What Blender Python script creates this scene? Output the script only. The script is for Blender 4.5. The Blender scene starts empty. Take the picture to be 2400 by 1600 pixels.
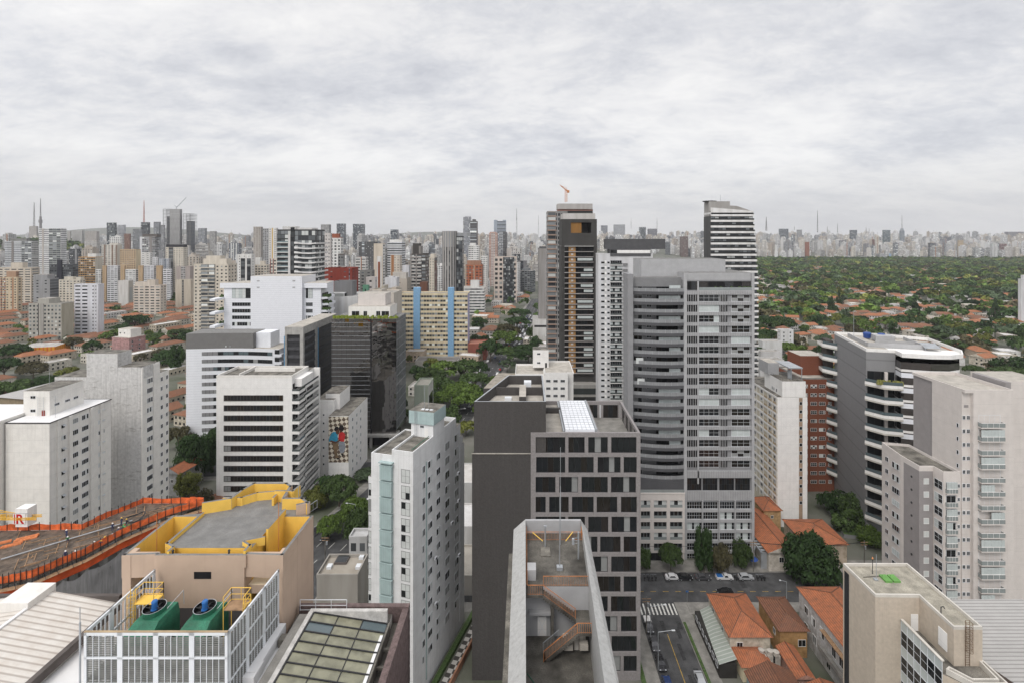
import bpy, bmesh, math, random
import numpy as np
from mathutils import Vector, Matrix
R = math.radians
S = bpy.context.scene
COL = S.collection
rnd = random.Random(7)
F, CX, HY, EYE = 1200.0, 1230.0, 560.0, 96.0
def gx(px, D): return (px - CX) / F * D
def gz(py, D): return EYE - (py - HY) / F * D
def gd(py, z=0.0): return (EYE - z) * F / (py - HY)
cam = bpy.data.objects.new('camera', bpy.data.cameras.new('camera'))
COL.objects.link(cam)
cam.location = (0, 0, EYE)
cam.rotation_euler = (R(90), 0, 0)
cam.data.sensor_width = 36.0
cam.data.lens = 18.0
cam.data.shift_x = -30 / 2400
cam.data.shift_y = -240 / 2400
cam.data.clip_start = 0.5
cam.data.clip_end = 30000
S.camera = cam
SUN_EL, SUN_AZ = 52.0, -155.0
w = bpy.data.worlds.new('World'); S.world = w; w.use_nodes = True
nt = w.node_tree; N = nt.nodes; L = nt.links
for n in list(N): N.remove(n)
out = N.new('ShaderNodeOutputWorld'); bg = N.new('ShaderNodeBackground')
L.new(bg.outputs[0], out.inputs[0]); bg.inputs['Strength'].default_value = 0.1
sky = N.new('ShaderNodeTexSky'); sky.sky_type = 'NISHITA'; sky.sun_disc = False
sky.sun_elevation = R(SUN_EL); sky.sun_rotation = R(SUN_AZ); sky.altitude = 800; sky.dust_density = 2.0
tc = N.new('ShaderNodeTexCoord')
sep = N.new('ShaderNodeSeparateXYZ'); L.new(tc.outputs['Generated'], sep.inputs[0])
def M(op, a=None, b=None, c=None, clamp=False):
 n = N.new('ShaderNodeMath'); n.operation = op; n.use_clamp = clamp
 for i, x in enumerate((a, b, c)):
  if x is None: continue
  if isinstance(x, (int, float)): n.inputs[i].default_value = x
  else: L.new(x, n.inputs[i])
 return n.outputs[0]
zz = M('MAXIMUM', M('ADD', sep.outputs[2], 0.28), 0.05)
cu = M('DIVIDE', sep.outputs[0], zz); cv = M('DIVIDE', sep.outputs[1], zz)
cmb = N.new('ShaderNodeCombineXYZ'); L.new(cu, cmb.inputs[0]); L.new(cv, cmb.inputs[1])
def cloud(scale, detail, rough, off, sx=1.0, sy=1.0):
 mp = N.new('ShaderNodeMapping'); mp.inputs['Location'].default_value = off
 mp.inputs['Scale'].default_value = (sx, sy, 1); mp.inputs['Rotation'].default_value = (0, 0, R(18))
 L.new(cmb.outputs[0], mp.inputs[0])
 n = N.new('ShaderNodeTexNoise'); n.inputs['Scale'].default_value = scale
 n.inputs['Detail'].default_value = detail; n.inputs['Roughness'].default_value = rough
 n.inputs['Distortion'].default_value = 0.25
 L.new(mp.outputs[0], n.inputs['Vector']); return n.outputs['Fac']
big = cloud(1.3, 9, 0.62, (3.1, 1.7, 0.4), 0.85, 1.1)
fine = cloud(6.5, 9, 0.7, (0.3, 5.2, 2.0), 0.8, 1.15)
mixv = M('ADD', M('MULTIPLY', big, 0.72), M('MULTIPLY', fine, 0.38))
ramp = N.new('ShaderNodeValToRGB'); L.new(mixv, ramp.inputs[0])
e = ramp.color_ramp.elements
e[0].position = 0.40; e[0].color = (5.2, 5.3, 5.7, 1)
e[1].position = 0.66; e[1].color = (8.5, 8.4, 8.3, 1)
m1 = e.new(0.50); m1.color = (6.5, 6.55, 6.8, 1)
m2 = e.new(0.57); m2.color = (7.6, 7.55, 7.6, 1)
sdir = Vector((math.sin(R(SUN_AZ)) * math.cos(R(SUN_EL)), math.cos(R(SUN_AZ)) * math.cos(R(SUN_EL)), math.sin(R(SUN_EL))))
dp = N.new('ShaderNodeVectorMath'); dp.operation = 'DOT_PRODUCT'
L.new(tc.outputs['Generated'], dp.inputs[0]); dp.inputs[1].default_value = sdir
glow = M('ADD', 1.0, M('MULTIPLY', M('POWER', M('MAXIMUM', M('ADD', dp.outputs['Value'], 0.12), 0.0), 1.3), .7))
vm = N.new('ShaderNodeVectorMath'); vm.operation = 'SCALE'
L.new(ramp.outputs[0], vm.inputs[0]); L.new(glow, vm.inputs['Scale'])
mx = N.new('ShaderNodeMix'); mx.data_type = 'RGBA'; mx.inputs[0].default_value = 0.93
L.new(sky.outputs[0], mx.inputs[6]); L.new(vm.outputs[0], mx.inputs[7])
hz = M('SUBTRACT', 1.0, M('MULTIPLY', M('ABSOLUTE', sep.outputs[2]), 7.0), clamp=True)
mx2 = N.new('ShaderNodeMix'); mx2.data_type = 'RGBA'; L.new(M('MULTIPLY', hz, 0.8), mx2.inputs[0])
L.new(mx.outputs[2], mx2.inputs[6]); mx2.inputs[7].default_value = (5.8, 5.75, 5.75, 1)
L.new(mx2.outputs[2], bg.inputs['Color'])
sun = bpy.data.objects.new('sun', bpy.data.lights.new('sun', 'SUN')); COL.objects.link(sun)
sun.data.energy = 1.5; sun.data.angle = R(24); sun.data.color = (1.0, 0.955, 0.9)
sun.rotation_euler = (-sdir).to_track_quat('-Z', 'Y').to_euler()
S.view_settings.view_transform = 'Standard'; S.view_settings.look = 'None'
S.view_settings.exposure = 0.22; S.view_settings.gamma = 1.0
S.render.engine = 'CYCLES'
cy = S.cycles
cy.max_bounces = 5; cy.diffuse_bounces = 2; cy.glossy_bounces = 3; cy.transmission_bounces = 3
cy.volume_bounces = 0; cy.transparent_max_bounces = 6; cy.caustics_reflective = False; cy.caustics_refractive = False
cy.use_denoising = True; cy.use_adaptive_sampling = True; cy.adaptive_threshold = 0.02
class MB:
 def __init__(s):
  s.v = []; s.f = []; s.m = []; s.uv = []; s.c = []; s.s = []; s.xf = None
 def face(s, pts, mat=0, uv=None, col=(.5, .5, .5), sty=(0, 0, 0)):
  if s.xf is not None: pts = [s.xf @ Vector(p) for p in pts]
  i = len(s.v); n = len(pts)
  s.v.extend([tuple(p) for p in pts]); s.f.append(tuple(range(i, i + n))); s.m.append(mat)
  if uv is None:
   a = Vector(pts[0]); e1 = Vector(pts[1]) - a; nn = e1.cross(Vector(pts[-1]) - a)
   if nn.length < 1e-9: uv = [(0, 0)] * n
   elif abs(nn.z) > 0.9 * nn.length: uv = [(p[0], p[1]) for p in pts]
   else:
    nn.normalize(); h = Vector((-nn.y, nn.x, 0)); h.normalize(); up = nn.cross(h)
    uv = [((Vector(p) - a).dot(h), (Vector(p) - a).dot(up)) for p in pts]
  s.uv.append(uv); s.c.append(col); s.s.append(sty)
 def wall(s, p, q, z0, z1, mat=0, cells=None, col=(.5, .5, .5), sty=(0, 0, 0), off=None):
  """vertical wall from p to q (outside is on the right hand walking p to q); cells = (bay, floor) in metres"""
  uv = None
  if cells:
   wd = math.hypot(q[0] - p[0], q[1] - p[1]); nx = max(1, round(wd / cells[0])); nz = max(1, round((z1 - z0) / cells[1]))
   o = off if off is not None else (rnd.randint(0, 400), rnd.randint(0, 400))
   uv = [(o[0], o[1]), (o[0] + nx, o[1]), (o[0] + nx, o[1] + nz), (o[0], o[1] + nz)]
  elif off == 'plain': uv = [(0, 0)] * 4
  s.face([(p[0], p[1], z0), (q[0], q[1], z0), (q[0], q[1], z1), (p[0], p[1], z1)], mat, uv, col, sty)
 def prism(s, poly, z0, z1, mat=0, top=None, bottom=False, cells=None, col=(.5, .5, .5), sty=(0, 0, 0), topcol=None, blank=(), plain=False):
  """poly counter-clockwise from above"""
  n = len(poly)
  for i in range(n):
   c = None if i in blank else cells
   s.wall(poly[i], poly[(i + 1) % n], z0, z1, mat, c, col, sty if c else (0, 0, 0), 'plain' if (plain and not c) else None)
  t = mat if top is None else top
  if t >= 0: s.face([(p[0], p[1], z1) for p in poly], t, [(0, 0)] * n if plain else None, topcol or col)
  if bottom: s.face([(p[0], p[1], z0) for p in reversed(poly)], mat, [(0, 0)] * n if plain else None, col)
 def box(s, x0, x1, y0, y1, z0, z1, mat=0, bottom=True, **k):
  s.prism([(x0, y0), (x1, y0), (x1, y1), (x0, y1)], z0, z1, mat, bottom=bottom, **k)
 def ring(s, poly, inner, z0, z1, mat=0, capmat=None):
  """parapet between two parallel outlines"""
  n = len(poly); cm = mat if capmat is None else capmat
  for i in range(n):
   j = (i + 1) % n
   s.wall(poly[i], poly[j], z0, z1, mat); s.wall(inner[j], inner[i], z0, z1, mat)
   s.face([(*poly[i], z1), (*poly[j], z1), (*inner[j], z1), (*inner[i], z1)], cm)
 def tube(s, p, q, r, mat=0, n=6, r2=None):
  p = Vector(p); q = Vector(q); d = (q - p)
  if d.length < 1e-6: return
  d.normalize(); a = d.orthogonal().normalized(); b = d.cross(a); r2 = r if r2 is None else r2
  A = [p + (a * math.cos(t) + b * math.sin(t)) * r for t in [2 * math.pi * k / n for k in range(n)]]
  B = [q + (a * math.cos(t) + b * math.sin(t)) * r2 for t in [2 * math.pi * k / n for k in range(n)]]
  for k in range(n):
   j = (k + 1) % n; s.face([A[k], A[j], B[j], B[k]], mat)
  s.face(list(reversed(A)), mat); s.face(B, mat)
 def bar(s, p, q, t, mat=0): s.tube(p, q, t * 0.7071, mat, 4)
 def cyl(s, cx, cy_, z0, z1, r0, r1=None, n=16, mat=0, top=True):
  s.tube((cx, cy_, z0), (cx, cy_, z1), r0, mat, n, r1)
 def hip(s, x0, x1, y0, y1, z, h, over=0.5, mat=0, gable=False, under=None, col=(.5, .5, .5)):
  x0 -= over; x1 += over; y0 -= over; y1 += over; wx = x1 - x0; wy = y1 - y0
  k = dict(col=col)
  if wx >= wy:
   i = 0 if gable else wy / 2; a = (x0 + i, (y0 + y1) / 2, z + h); b = (x1 - i, (y0 + y1) / 2, z + h)
   s.face([(x0, y0, z), (x1, y0, z), b, a], mat, **k); s.face([(x1, y1, z), (x0, y1, z), a, b], mat, **k)
   s.face([(x1, y0, z), (x1, y1, z), b], mat if not gable else (under if under is not None else mat), **k)
   s.face([(x0, y1, z), (x0, y0, z), a], mat if not gable else (under if under is not None else mat), **k)
  else:
   i = 0 if gable else wx / 2; a = ((x0 + x1) / 2, y0 + i, z + h); b = ((x0 + x1) / 2, y1 - i, z + h)
   s.face([(x1, y0, z), (x1, y1, z), b, a], mat, **k); s.face([(x0, y1, z), (x0, y0, z), a, b], mat, **k)
   s.face([(x0, y0, z), (x1, y0, z), a], mat if not gable else (under if under is not None else mat), **k)
   s.face([(x1, y1, z), (x0, y1, z), b], mat if not gable else (under if under is not None else mat), **k)
  s.face([(x0, y1, z), (x1, y1, z), (x1, y0, z), (x0, y0, z)], under if under is not None else mat, **k)
 def mesh(s, name, mats):
  me = bpy.data.meshes.new(name)
  me.from_pydata(s.v, [], s.f)
  for m_ in mats: me.materials.append(m_)
  me.polygons.foreach_set('material_index', s.m)
  uv = me.uv_layers.new(name='UVMap')
  flat = [c for u in s.uv for p in u for c in p]
  uv.data.foreach_set('uv', flat)
  if 'facade' in [m_.name for m_ in mats] or 'house_paint' in [m_.name for m_ in mats]:
   ca = me.attributes.new('col', 'FLOAT_COLOR', 'FACE'); ca.data.foreach_set('color', [x for c in s.c for x in (*c[:3], 1.0)])
   cs = me.attributes.new('sty', 'FLOAT_VECTOR', 'FACE'); cs.data.foreach_set('vector', [x for c in s.s for x in c])
  me.update(); return me
 def build(s, name, mats, parent=None, loc=None, rz=0):
  if not isinstance(mats, (list, tuple)): mats = [mats]
  return link(name, s.mesh(name, mats), parent, loc, rz)
def link(name, me, parent=None, loc=None, rz=0):
 o = bpy.data.objects.new(name, me); COL.objects.link(o)
 if parent is not None: o.parent = parent
 if loc is not None: o.location = loc
 if rz: o.rotation_euler = (0, 0, rz)
 return o
def tag(o, label, cat, group=None, kind=None):
 if label: o['label'] = label
 if cat: o['category'] = cat
 if group: o['group'] = group
 if kind: o['kind'] = kind
 return o
def thing(name, label, cat, loc=(0, 0, 0), rz=0, group=None):
 o = bpy.data.objects.new(name, None); COL.objects.link(o); o.empty_display_size = 0.5
 o.location = loc; o.rotation_euler = (0, 0, rz)
 return tag(o, label, cat, group)
FOOT = []
def foot(x0, x1, y0, y1): FOOT.append((min(x0, x1), max(x0, x1), min(y0, y1), max(y0, y1)))
MATS = {}
def nodes(name):
 m = bpy.data.materials.new(name); m.use_nodes = True
 return m, m.node_tree.nodes, m.node_tree.links, m.node_tree.nodes['Principled BSDF']
def mk(name, col, rough=0.85, metal=0.0, amt=0.18, scale=0.6, streak=0.0, streakcol=(.12, .11, .1), bump=0.0, spec=0.3, tint=None, speck=0.0, joints=0.0):
 if name in MATS: return MATS[name]
 m, n, l, b = nodes(name)
 b.inputs['Roughness'].default_value = rough; b.inputs['Metallic'].default_value = metal
 b.inputs['Specular IOR Level'].default_value = spec
 g = n.new('ShaderNodeNewGeometry')
 t = n.new('ShaderNodeTexNoise'); t.inputs['Scale'].default_value = scale; t.inputs['Detail'].default_value = 5
 l.new(g.outputs['Position'], t.inputs['Vector'])
 r = n.new('ShaderNodeValToRGB'); l.new(t.outputs['Fac'], r.inputs[0])
 lo = [c * (1 - amt) for c in col]; hi = [min(1, c * (1 + amt)) for c in col]
 r.color_ramp.elements[0].position = 0.3; r.color_ramp.elements[0].color = (*(tint or lo), 1)
 r.color_ramp.elements[1].position = 0.7; r.color_ramp.elements[1].color = (*hi, 1)
 o = r.outputs[0]
 if streak:
  mp = n.new('ShaderNodeMapping'); mp.inputs['Scale'].default_value = (2.0, 2.0, 0.055); l.new(g.outputs['Position'], mp.inputs[0])
  t2 = n.new('ShaderNodeTexNoise'); t2.inputs['Scale'].default_value = 1.0; t2.inputs['Detail'].default_value = 6
  t2.inputs['Roughness'].default_value = 0.7; l.new(mp.outputs[0], t2.inputs['Vector'])
  r2 = n.new('ShaderNodeValToRGB'); l.new(t2.outputs['Fac'], r2.inputs[0])
  r2.color_ramp.elements[0].position = 0.5; r2.color_ramp.elements[0].color = (0, 0, 0, 1)
  r2.color_ramp.elements[1].position = 0.75; r2.color_ramp.elements[1].color = (streak, streak, streak, 1)
  x = n.new('ShaderNodeMix'); x.data_type = 'RGBA'; l.new(r2.outputs[0], x.inputs[0]); l.new(o, x.inputs[6]); x.inputs[7].default_value = (*streakcol, 1)
  o = x.outputs[2]
 if speck:
  t3 = n.new('ShaderNodeTexNoise'); t3.inputs['Scale'].default_value = 9; t3.inputs['Detail'].default_value = 3; l.new(g.outputs['Position'], t3.inputs['Vector'])
  r3 = n.new('ShaderNodeValToRGB'); l.new(t3.outputs['Fac'], r3.inputs[0])
  r3.color_ramp.elements[0].position = 0.45; r3.color_ramp.elements[0].color = (0, 0, 0, 1)
  r3.color_ramp.elements[1].position = 0.62; r3.color_ramp.elements[1].color = (speck, speck, speck, 1)
  x = n.new('ShaderNodeMix'); x.data_type = 'RGBA'; l.new(r3.outputs[0], x.inputs[0]); l.new(o, x.inputs[6]); x.inputs[7].default_value = (*[c * .45 for c in col], 1)
  o = x.outputs[2]
 if joints:
  sz = n.new('ShaderNodeSeparateXYZ'); l.new(g.outputs['Position'], sz.inputs[0])
  q = n.new('ShaderNodeMath'); q.operation = 'WRAP'; l.new(sz.outputs[2], q.inputs[0]); q.inputs[1].default_value = 3.05; q.inputs[2].default_value = 0
  q2 = n.new('ShaderNodeMath'); q2.operation = 'LESS_THAN'; l.new(q.outputs[0], q2.inputs[0]); q2.inputs[1].default_value = .09
  q3 = n.new('ShaderNodeMath'); q3.operation = 'MULTIPLY'; l.new(q2.outputs[0], q3.inputs[0]); q3.inputs[1].default_value = joints
  x = n.new('ShaderNodeMix'); x.data_type = 'RGBA'; l.new(q3.outputs[0], x.inputs[0]); l.new(o, x.inputs[6]); x.inputs[7].default_value = (*[c * .5 for c in col], 1); o = x.outputs[2]
 l.new(o, b.inputs['Base Color'])
 if bump:
  bp = n.new('ShaderNodeBump'); bp.inputs['Strength'].default_value = bump; bp.inputs['Distance'].default_value = 0.2
  l.new(t.outputs['Fac'], bp.inputs['Height']); l.new(bp.outputs[0], b.inputs['Normal'])
 MATS[name] = m; return m
def mk_glass(name, col, rough=0.06, wav=0.015, spec=0.7, metal=0.0, scale=0.5):
 m, n, l, b = nodes(name); MATS[name] = m
 b.inputs['Base Color'].default_value = (*col, 1); b.inputs['Roughness'].default_value = rough
 b.inputs['Specular IOR Level'].default_value = spec; b.inputs['Metallic'].default_value = metal
 g = n.new('ShaderNodeNewGeometry'); t = n.new('ShaderNodeTexNoise'); t.inputs['Scale'].default_value = scale; t.inputs['Detail'].default_value = 1
 l.new(g.outputs['Position'], t.inputs['Vector'])
 bp = n.new('ShaderNodeBump'); bp.inputs['Strength'].default_value = 0.6; bp.inputs['Distance'].default_value = wav
 l.new(t.outputs['Fac'], bp.inputs['Height']); l.new(bp.outputs[0], b.inputs['Normal'])
 return m
def mk_bands(name, c1, c2, period, duty=0.5, axis=1, rough=0.7, bump=0.5, metal=0.0, noise=0.2, c3=None, scale=0.5):
 """two-tone ridges along u or v of the metre UVs (tiles, corrugated sheet, louvres)"""
 m, n, l, b = nodes(name); MATS[name] = m
 b.inputs['Roughness'].default_value = rough; b.inputs['Metallic'].default_value = metal; b.inputs['Specular IOR Level'].default_value = 0.25
 u = n.new('ShaderNodeUVMap'); sp = n.new('ShaderNodeSeparateXYZ'); l.new(u.outputs[0], sp.inputs[0])
 def mm(op, a, bb):
  q = n.new('ShaderNodeMath'); q.operation = op
  for i, x in enumerate((a, bb)):
   if isinstance(x, (int, float)): q.inputs[i].default_value = x
   else: l.new(x, q.inputs[i])
  return q.outputs[0]
 fr = mm('PINGPONG', mm('MULTIPLY', sp.outputs[axis], 1.0 / period), 0.5)
 rr = n.new('ShaderNodeValToRGB'); l.new(fr, rr.inputs[0])
 rr.color_ramp.elements[0].position = duty * .5 - .06; rr.color_ramp.elements[0].color = (*c2, 1)
 rr.color_ramp.elements[1].position = duty * .5 + .06; rr.color_ramp.elements[1].color = (*c1, 1)
 g = n.new('ShaderNodeNewGeometry'); t = n.new('ShaderNodeTexNoise'); t.inputs['Scale'].default_value = scale; t.inputs['Detail'].default_value = 6
 t.inputs['Roughness'].default_value = 0.65
 l.new(g.outputs['Position'], t.inputs['Vector'])
 r2 = n.new('ShaderNodeValToRGB'); l.new(t.outputs['Fac'], r2.inputs[0])
 r2.color_ramp.elements[0].position = 0.35; r2.color_ramp.elements[1].position = 0.72
 r2.color_ramp.elements[0].color = (0, 0, 0, 1); r2.color_ramp.elements[1].color = (noise, noise, noise, 1)
 x = n.new('ShaderNodeMix'); x.data_type = 'RGBA'; l.new(r2.outputs[0], x.inputs[0]); l.new(rr.outputs[0], x.inputs[6])
 x.inputs[7].default_value = (*(c3 or [c * .4 for c in c1]), 1); l.new(x.outputs[2], b.inputs['Base Color'])
 if bump:
  bp = n.new('ShaderNodeBump'); bp.inputs['Strength'].default_value = bump; bp.inputs['Distance'].default_value = 0.08
  l.new(fr, bp.inputs['Height']); l.new(bp.outputs[0], b.inputs['Normal'])
 return m
def mk_facade():
 """window grid read from cell UVs; wall colour and window proportions come from face attributes"""
 m, n, l, b = nodes('facade'); MATS['facade'] = m
 def mm(op, a, bb=None, clamp=False):
  q = n.new('ShaderNodeMath'); q.operation = op; q.use_clamp = clamp
  for i, x in enumerate((a, bb)):
   if x is None: continue
   if isinstance(x, (int, float)): q.inputs[i].default_value = x
   else: l.new(x, q.inputs[i])
  return q.outputs[0]
 u = n.new('ShaderNodeUVMap'); sp = n.new('ShaderNodeSeparateXYZ'); l.new(u.outputs[0], sp.inputs[0])
 ac = n.new('ShaderNodeAttribute'); ac.attribute_name = 'col'
 ast = n.new('ShaderNodeAttribute'); ast.attribute_name = 'sty'
 ss = n.new('ShaderNodeSeparateXYZ'); l.new(ast.outputs['Vector'], ss.inputs[0])
 dx = mm('ABSOLUTE', mm('SUBTRACT', mm('FRACT', sp.outputs[0]), 0.5)); dy = mm('ABSOLUTE', mm('SUBTRACT', mm('FRACT', sp.outputs[1]), 0.5))
 win = mm('MULTIPLY', mm('LESS_THAN', dx, ss.outputs[0]), mm('LESS_THAN', dy, ss.outputs[1]))
 fl = n.new('ShaderNodeVectorMath'); fl.operation = 'FLOOR'; l.new(u.outputs[0], fl.inputs[0])
 wn = n.new('ShaderNodeTexWhiteNoise'); wn.noise_dimensions = '2D'; l.new(fl.outputs[0], wn.inputs['Vector'])
 rr = n.new('ShaderNodeValToRGB'); l.new(wn.outputs['Value'], rr.inputs[0]); rr.color_ramp.interpolation = 'CONSTANT'
 E = rr.color_ramp.elements; E[0].position = 0; E[0].color = (.022, .024, .027, 1); E[1].position = .45; E[1].color = (.06, .066, .07, 1)
 q = E.new(.68); q.color = (.13, .14, .145, 1); q = E.new(.88); q.color = (.34, .35, .34, 1)
 gl = n.new('ShaderNodeMix'); gl.data_type = 'RGBA'; gl.blend_type = 'MULTIPLY'; gl.inputs[0].default_value = 1
 l.new(rr.outputs[0], gl.inputs[6])
 cg = n.new('ShaderNodeCombineXYZ')
 for i in range(3): l.new(ss.outputs[2], cg.inputs[i])
 l.new(cg.outputs[0], gl.inputs[7])
 g = n.new('ShaderNodeNewGeometry'); mp = n.new('ShaderNodeMapping'); mp.inputs['Scale'].default_value = (.35, .35, .05); l.new(g.outputs['Position'], mp.inputs[0])
 t = n.new('ShaderNodeTexNoise'); t.inputs['Scale'].default_value = 1; t.inputs['Detail'].default_value = 5; l.new(mp.outputs[0], t.inputs['Vector'])
 r2 = n.new('ShaderNodeValToRGB'); l.new(t.outputs['Fac'], r2.inputs[0])
 r2.color_ramp.elements[0].position = .3; r2.color_ramp.elements[0].color = (.78, .77, .75, 1); r2.color_ramp.elements[1].position = .65; r2.color_ramp.elements[1].color = (1, 1, 1, 1)
 wl = n.new('ShaderNodeMix'); wl.data_type = 'RGBA'; wl.blend_type = 'MULTIPLY'; wl.inputs[0].default_value = 1
 l.new(ac.outputs['Color'], wl.inputs[6]); l.new(r2.outputs[0], wl.inputs[7])
 fin = n.new('ShaderNodeMix'); fin.data_type = 'RGBA'; l.new(win, fin.inputs[0]); l.new(wl.outputs[2], fin.inputs[6]); l.new(gl.outputs[2], fin.inputs[7])
 l.new(fin.outputs[2], b.inputs['Base Color'])
 l.new(mm('SUBTRACT', 0.85, mm('MULTIPLY', win, 0.7)), b.inputs['Roughness'])
 b.inputs['Specular IOR Level'].default_value = 0.35
 return m
FAC = mk_facade()
def mk_paint():
 m, n, l, b = nodes('house_paint'); MATS['house_paint'] = m
 ac = n.new('ShaderNodeAttribute'); ac.attribute_name = 'col'
 g = n.new('ShaderNodeNewGeometry'); t = n.new('ShaderNodeTexNoise'); t.inputs['Scale'].default_value = .7; t.inputs['Detail'].default_value = 6; t.inputs['Roughness'].default_value = .7
 l.new(g.outputs['Position'], t.inputs['Vector'])
 r2 = n.new('ShaderNodeValToRGB'); l.new(t.outputs['Fac'], r2.inputs[0])
 r2.color_ramp.elements[0].position = .32; r2.color_ramp.elements[0].color = (.55, .52, .48, 1); r2.color_ramp.elements[1].position = .6; r2.color_ramp.elements[1].color = (1, 1, 1, 1)
 x = n.new('ShaderNodeMix'); x.data_type = 'RGBA'; x.blend_type = 'MULTIPLY'; x.inputs[0].default_value = 1
 l.new(ac.outputs['Color'], x.inputs[6]); l.new(r2.outputs[0], x.inputs[7]); l.new(x.outputs[2], b.inputs['Base Color'])
 b.inputs['Roughness'].default_value = .9; b.inputs['Specular IOR Level'].default_value = .2
 return m
PAINT = mk_paint()
white = mk('white_paint', (.79, .775, .75), amt=.05, joints=.2, streak=.25, streakcol=(.4, .38, .35))
bluewhite = mk('white_tile_cladding', (.75, .765, .80), amt=.04, rough=.45, streak=.08, streakcol=(.45, .46, .5))
offwhite = mk('offwhite_plaster', (.745, .722, .68), amt=.06, joints=.25, streak=.3, streakcol=(.4, .37, .33))
coolwhite = mk('cool_white_plaster', (.73, .732, .73), amt=.06, joints=.2, streak=.45, streakcol=(.42, .41, .39))
greywall = mk('pale_grey_render', (.38, .38, .385), amt=.08, streak=.2, streakcol=(.3, .29, .28))
midgrey = mk('mid_grey_render', (.21, .21, .212), amt=.08)
darkwall = mk('charcoal_textured_render', (.068, .063, .06), amt=.12, scale=3, bump=.3, rough=.95, streak=.35, streakcol=(.105, .1, .095))
dark = mk('dark_metal', (.03, .03, .032), rough=.5, amt=.1)
black = mk('shadow_black', (.012, .012, .013), rough=.9, amt=.05)
granite = mk('lilac_grey_granite', (.27, .25, .246), amt=.12, scale=2.5, speck=.25, rough=.6)
stone = mk('grey_stone_tile', (.26, .26, .262), amt=.06, scale=.4, rough=.6)
concrete = mk('concrete', (.36, .35, .33), amt=.2, streak=.5, streakcol=(.12, .115, .1), bump=.1)
oldroof = mk('stained_roof_concrete', (.185, .172, .148), amt=.5, scale=.5, speck=.6, tint=(.05, .046, .04))
paleroof = mk('pale_roof_screed', (.42, .39, .345), amt=.22, scale=.5, speck=.25)
greyroof = mk('grey_roof_felt', (.20, .197, .19), amt=.2, scale=.8, speck=.25)
whiteroof = mk('white_membrane', (.72, .715, .71), amt=.06, scale=.4)
tan = mk('tan_mineral_render', (.50, .375, .285), amt=.06, streak=.22, streakcol=(.3, .21, .15))
sand = mk('sand_textured_render', (.50, .43, .35), amt=.08, streak=.25, streakcol=(.3, .25, .2), scale=2)
yellow = mk('yellow_paint', (.78, .5, .10), amt=.1, streak=.2, streakcol=(.5, .3, .07))
beige = mk('warm_beige_render', (.61, .565, .53), amt=.05, joints=.2, streak=.25, streakcol=(.42, .38, .35))
mauve = mk('mauve_grey_render', (.29, .27, .265), amt=.06, streak=.1, streakcol=(.2, .19, .18))
teal = mk('teal_paint', (.38, .475, .47), amt=.08, streak=.4, streakcol=(.2, .3, .29))
brick = mk('red_brick', (.20, .07, .04), amt=.25, scale=4, speck=.3)
brickred = mk('brick_red_render', (.27, .05, .035), amt=.1, streak=.15, streakcol=(.15, .03, .02))
blue = mk('blue_tile', (.22, .40, .60), amt=.15, scale=1.5, streak=.3, streakcol=(.3, .35, .4))
cream = mk('cream_panel', (.72, .63, .44), amt=.06, streak=.15, streakcol=(.5, .42, .3))
orange_net = mk('orange_safety_net', (.70, .14, .04), amt=.4, scale=.9, rough=.7)
rust = mk('rusty_orange_rail', (.48, .19, .07), amt=.3, rough=.7)
steel = mk('galvanised_steel', (.42, .44, .46), rough=.45, metal=.5, amt=.12)
alu = mk('white_aluminium', (.66, .68, .70), rough=.4, amt=.05)
green = mk('green_fibreglass', (.03, .15, .09), speck=.35, streak=.3, streakcol=(.1, .16, .1), amt=.4, scale=.8, rough=.55)
bluemotor = mk('blue_motor', (.03, .13, .36), amt=.15, rough=.4)
limegreen = mk('lime_lid', (.13, .30, .08), amt=.2)
timber = mk('timber', (.3, .19, .11), amt=.3, scale=2)
asphalt = mk('asphalt', (.07, .07, .071), amt=.4, scale=.35, speck=.4, rough=.9)
pavement = mk('pavement_concrete', (.24, .23, .21), amt=.25, scale=.6, speck=.25)
roadpaint = mk('road_paint', (.62, .61, .57), amt=.3, scale=2)
roadyellow = mk('road_paint_yellow', (.38, .25, .05), amt=.4, scale=2)
earth = mk('city_ground', (.14, .135, .12), amt=.4, scale=.05, speck=.35, tint=(.06, .075, .04))
leafgreen = mk('clipped_hedge', (.06, .10, .03), amt=.5, scale=3, bump=.5)
rubber = mk('tyre_rubber', (.02, .02, .02), rough=.9)
skin = mk('skin', (.30, .17, .11), amt=.05)
glass = mk_glass('window_glass', (.014, .016, .018), spec=.5)
glass2 = mk_glass('window_glass_brown', (.018, .015, .013), wav=.03, spec=.5)
glasscool = mk_glass('cool_glass', (.09, .12, .13), rough=.1)
blind = mk('white_blind', (.58, .60, .585), amt=.06, rough=.35, spec=.5)
blindgreen = mk('pale_green_glazed_screen', (.49, .53, .52), amt=.08, rough=.15, spec=.6)
blindgrey = mk('grey_blind', (.26, .265, .26), amt=.1, rough=.35, spec=.5)
railglass = mk('pale_glass_rail', (.25, .275, .272), amt=.08, rough=.15, spec=.6)
mirror = mk_glass('black_mirror_glass', (.24, .232, .228), rough=.03, wav=.1, metal=1.0, scale=.11)
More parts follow.
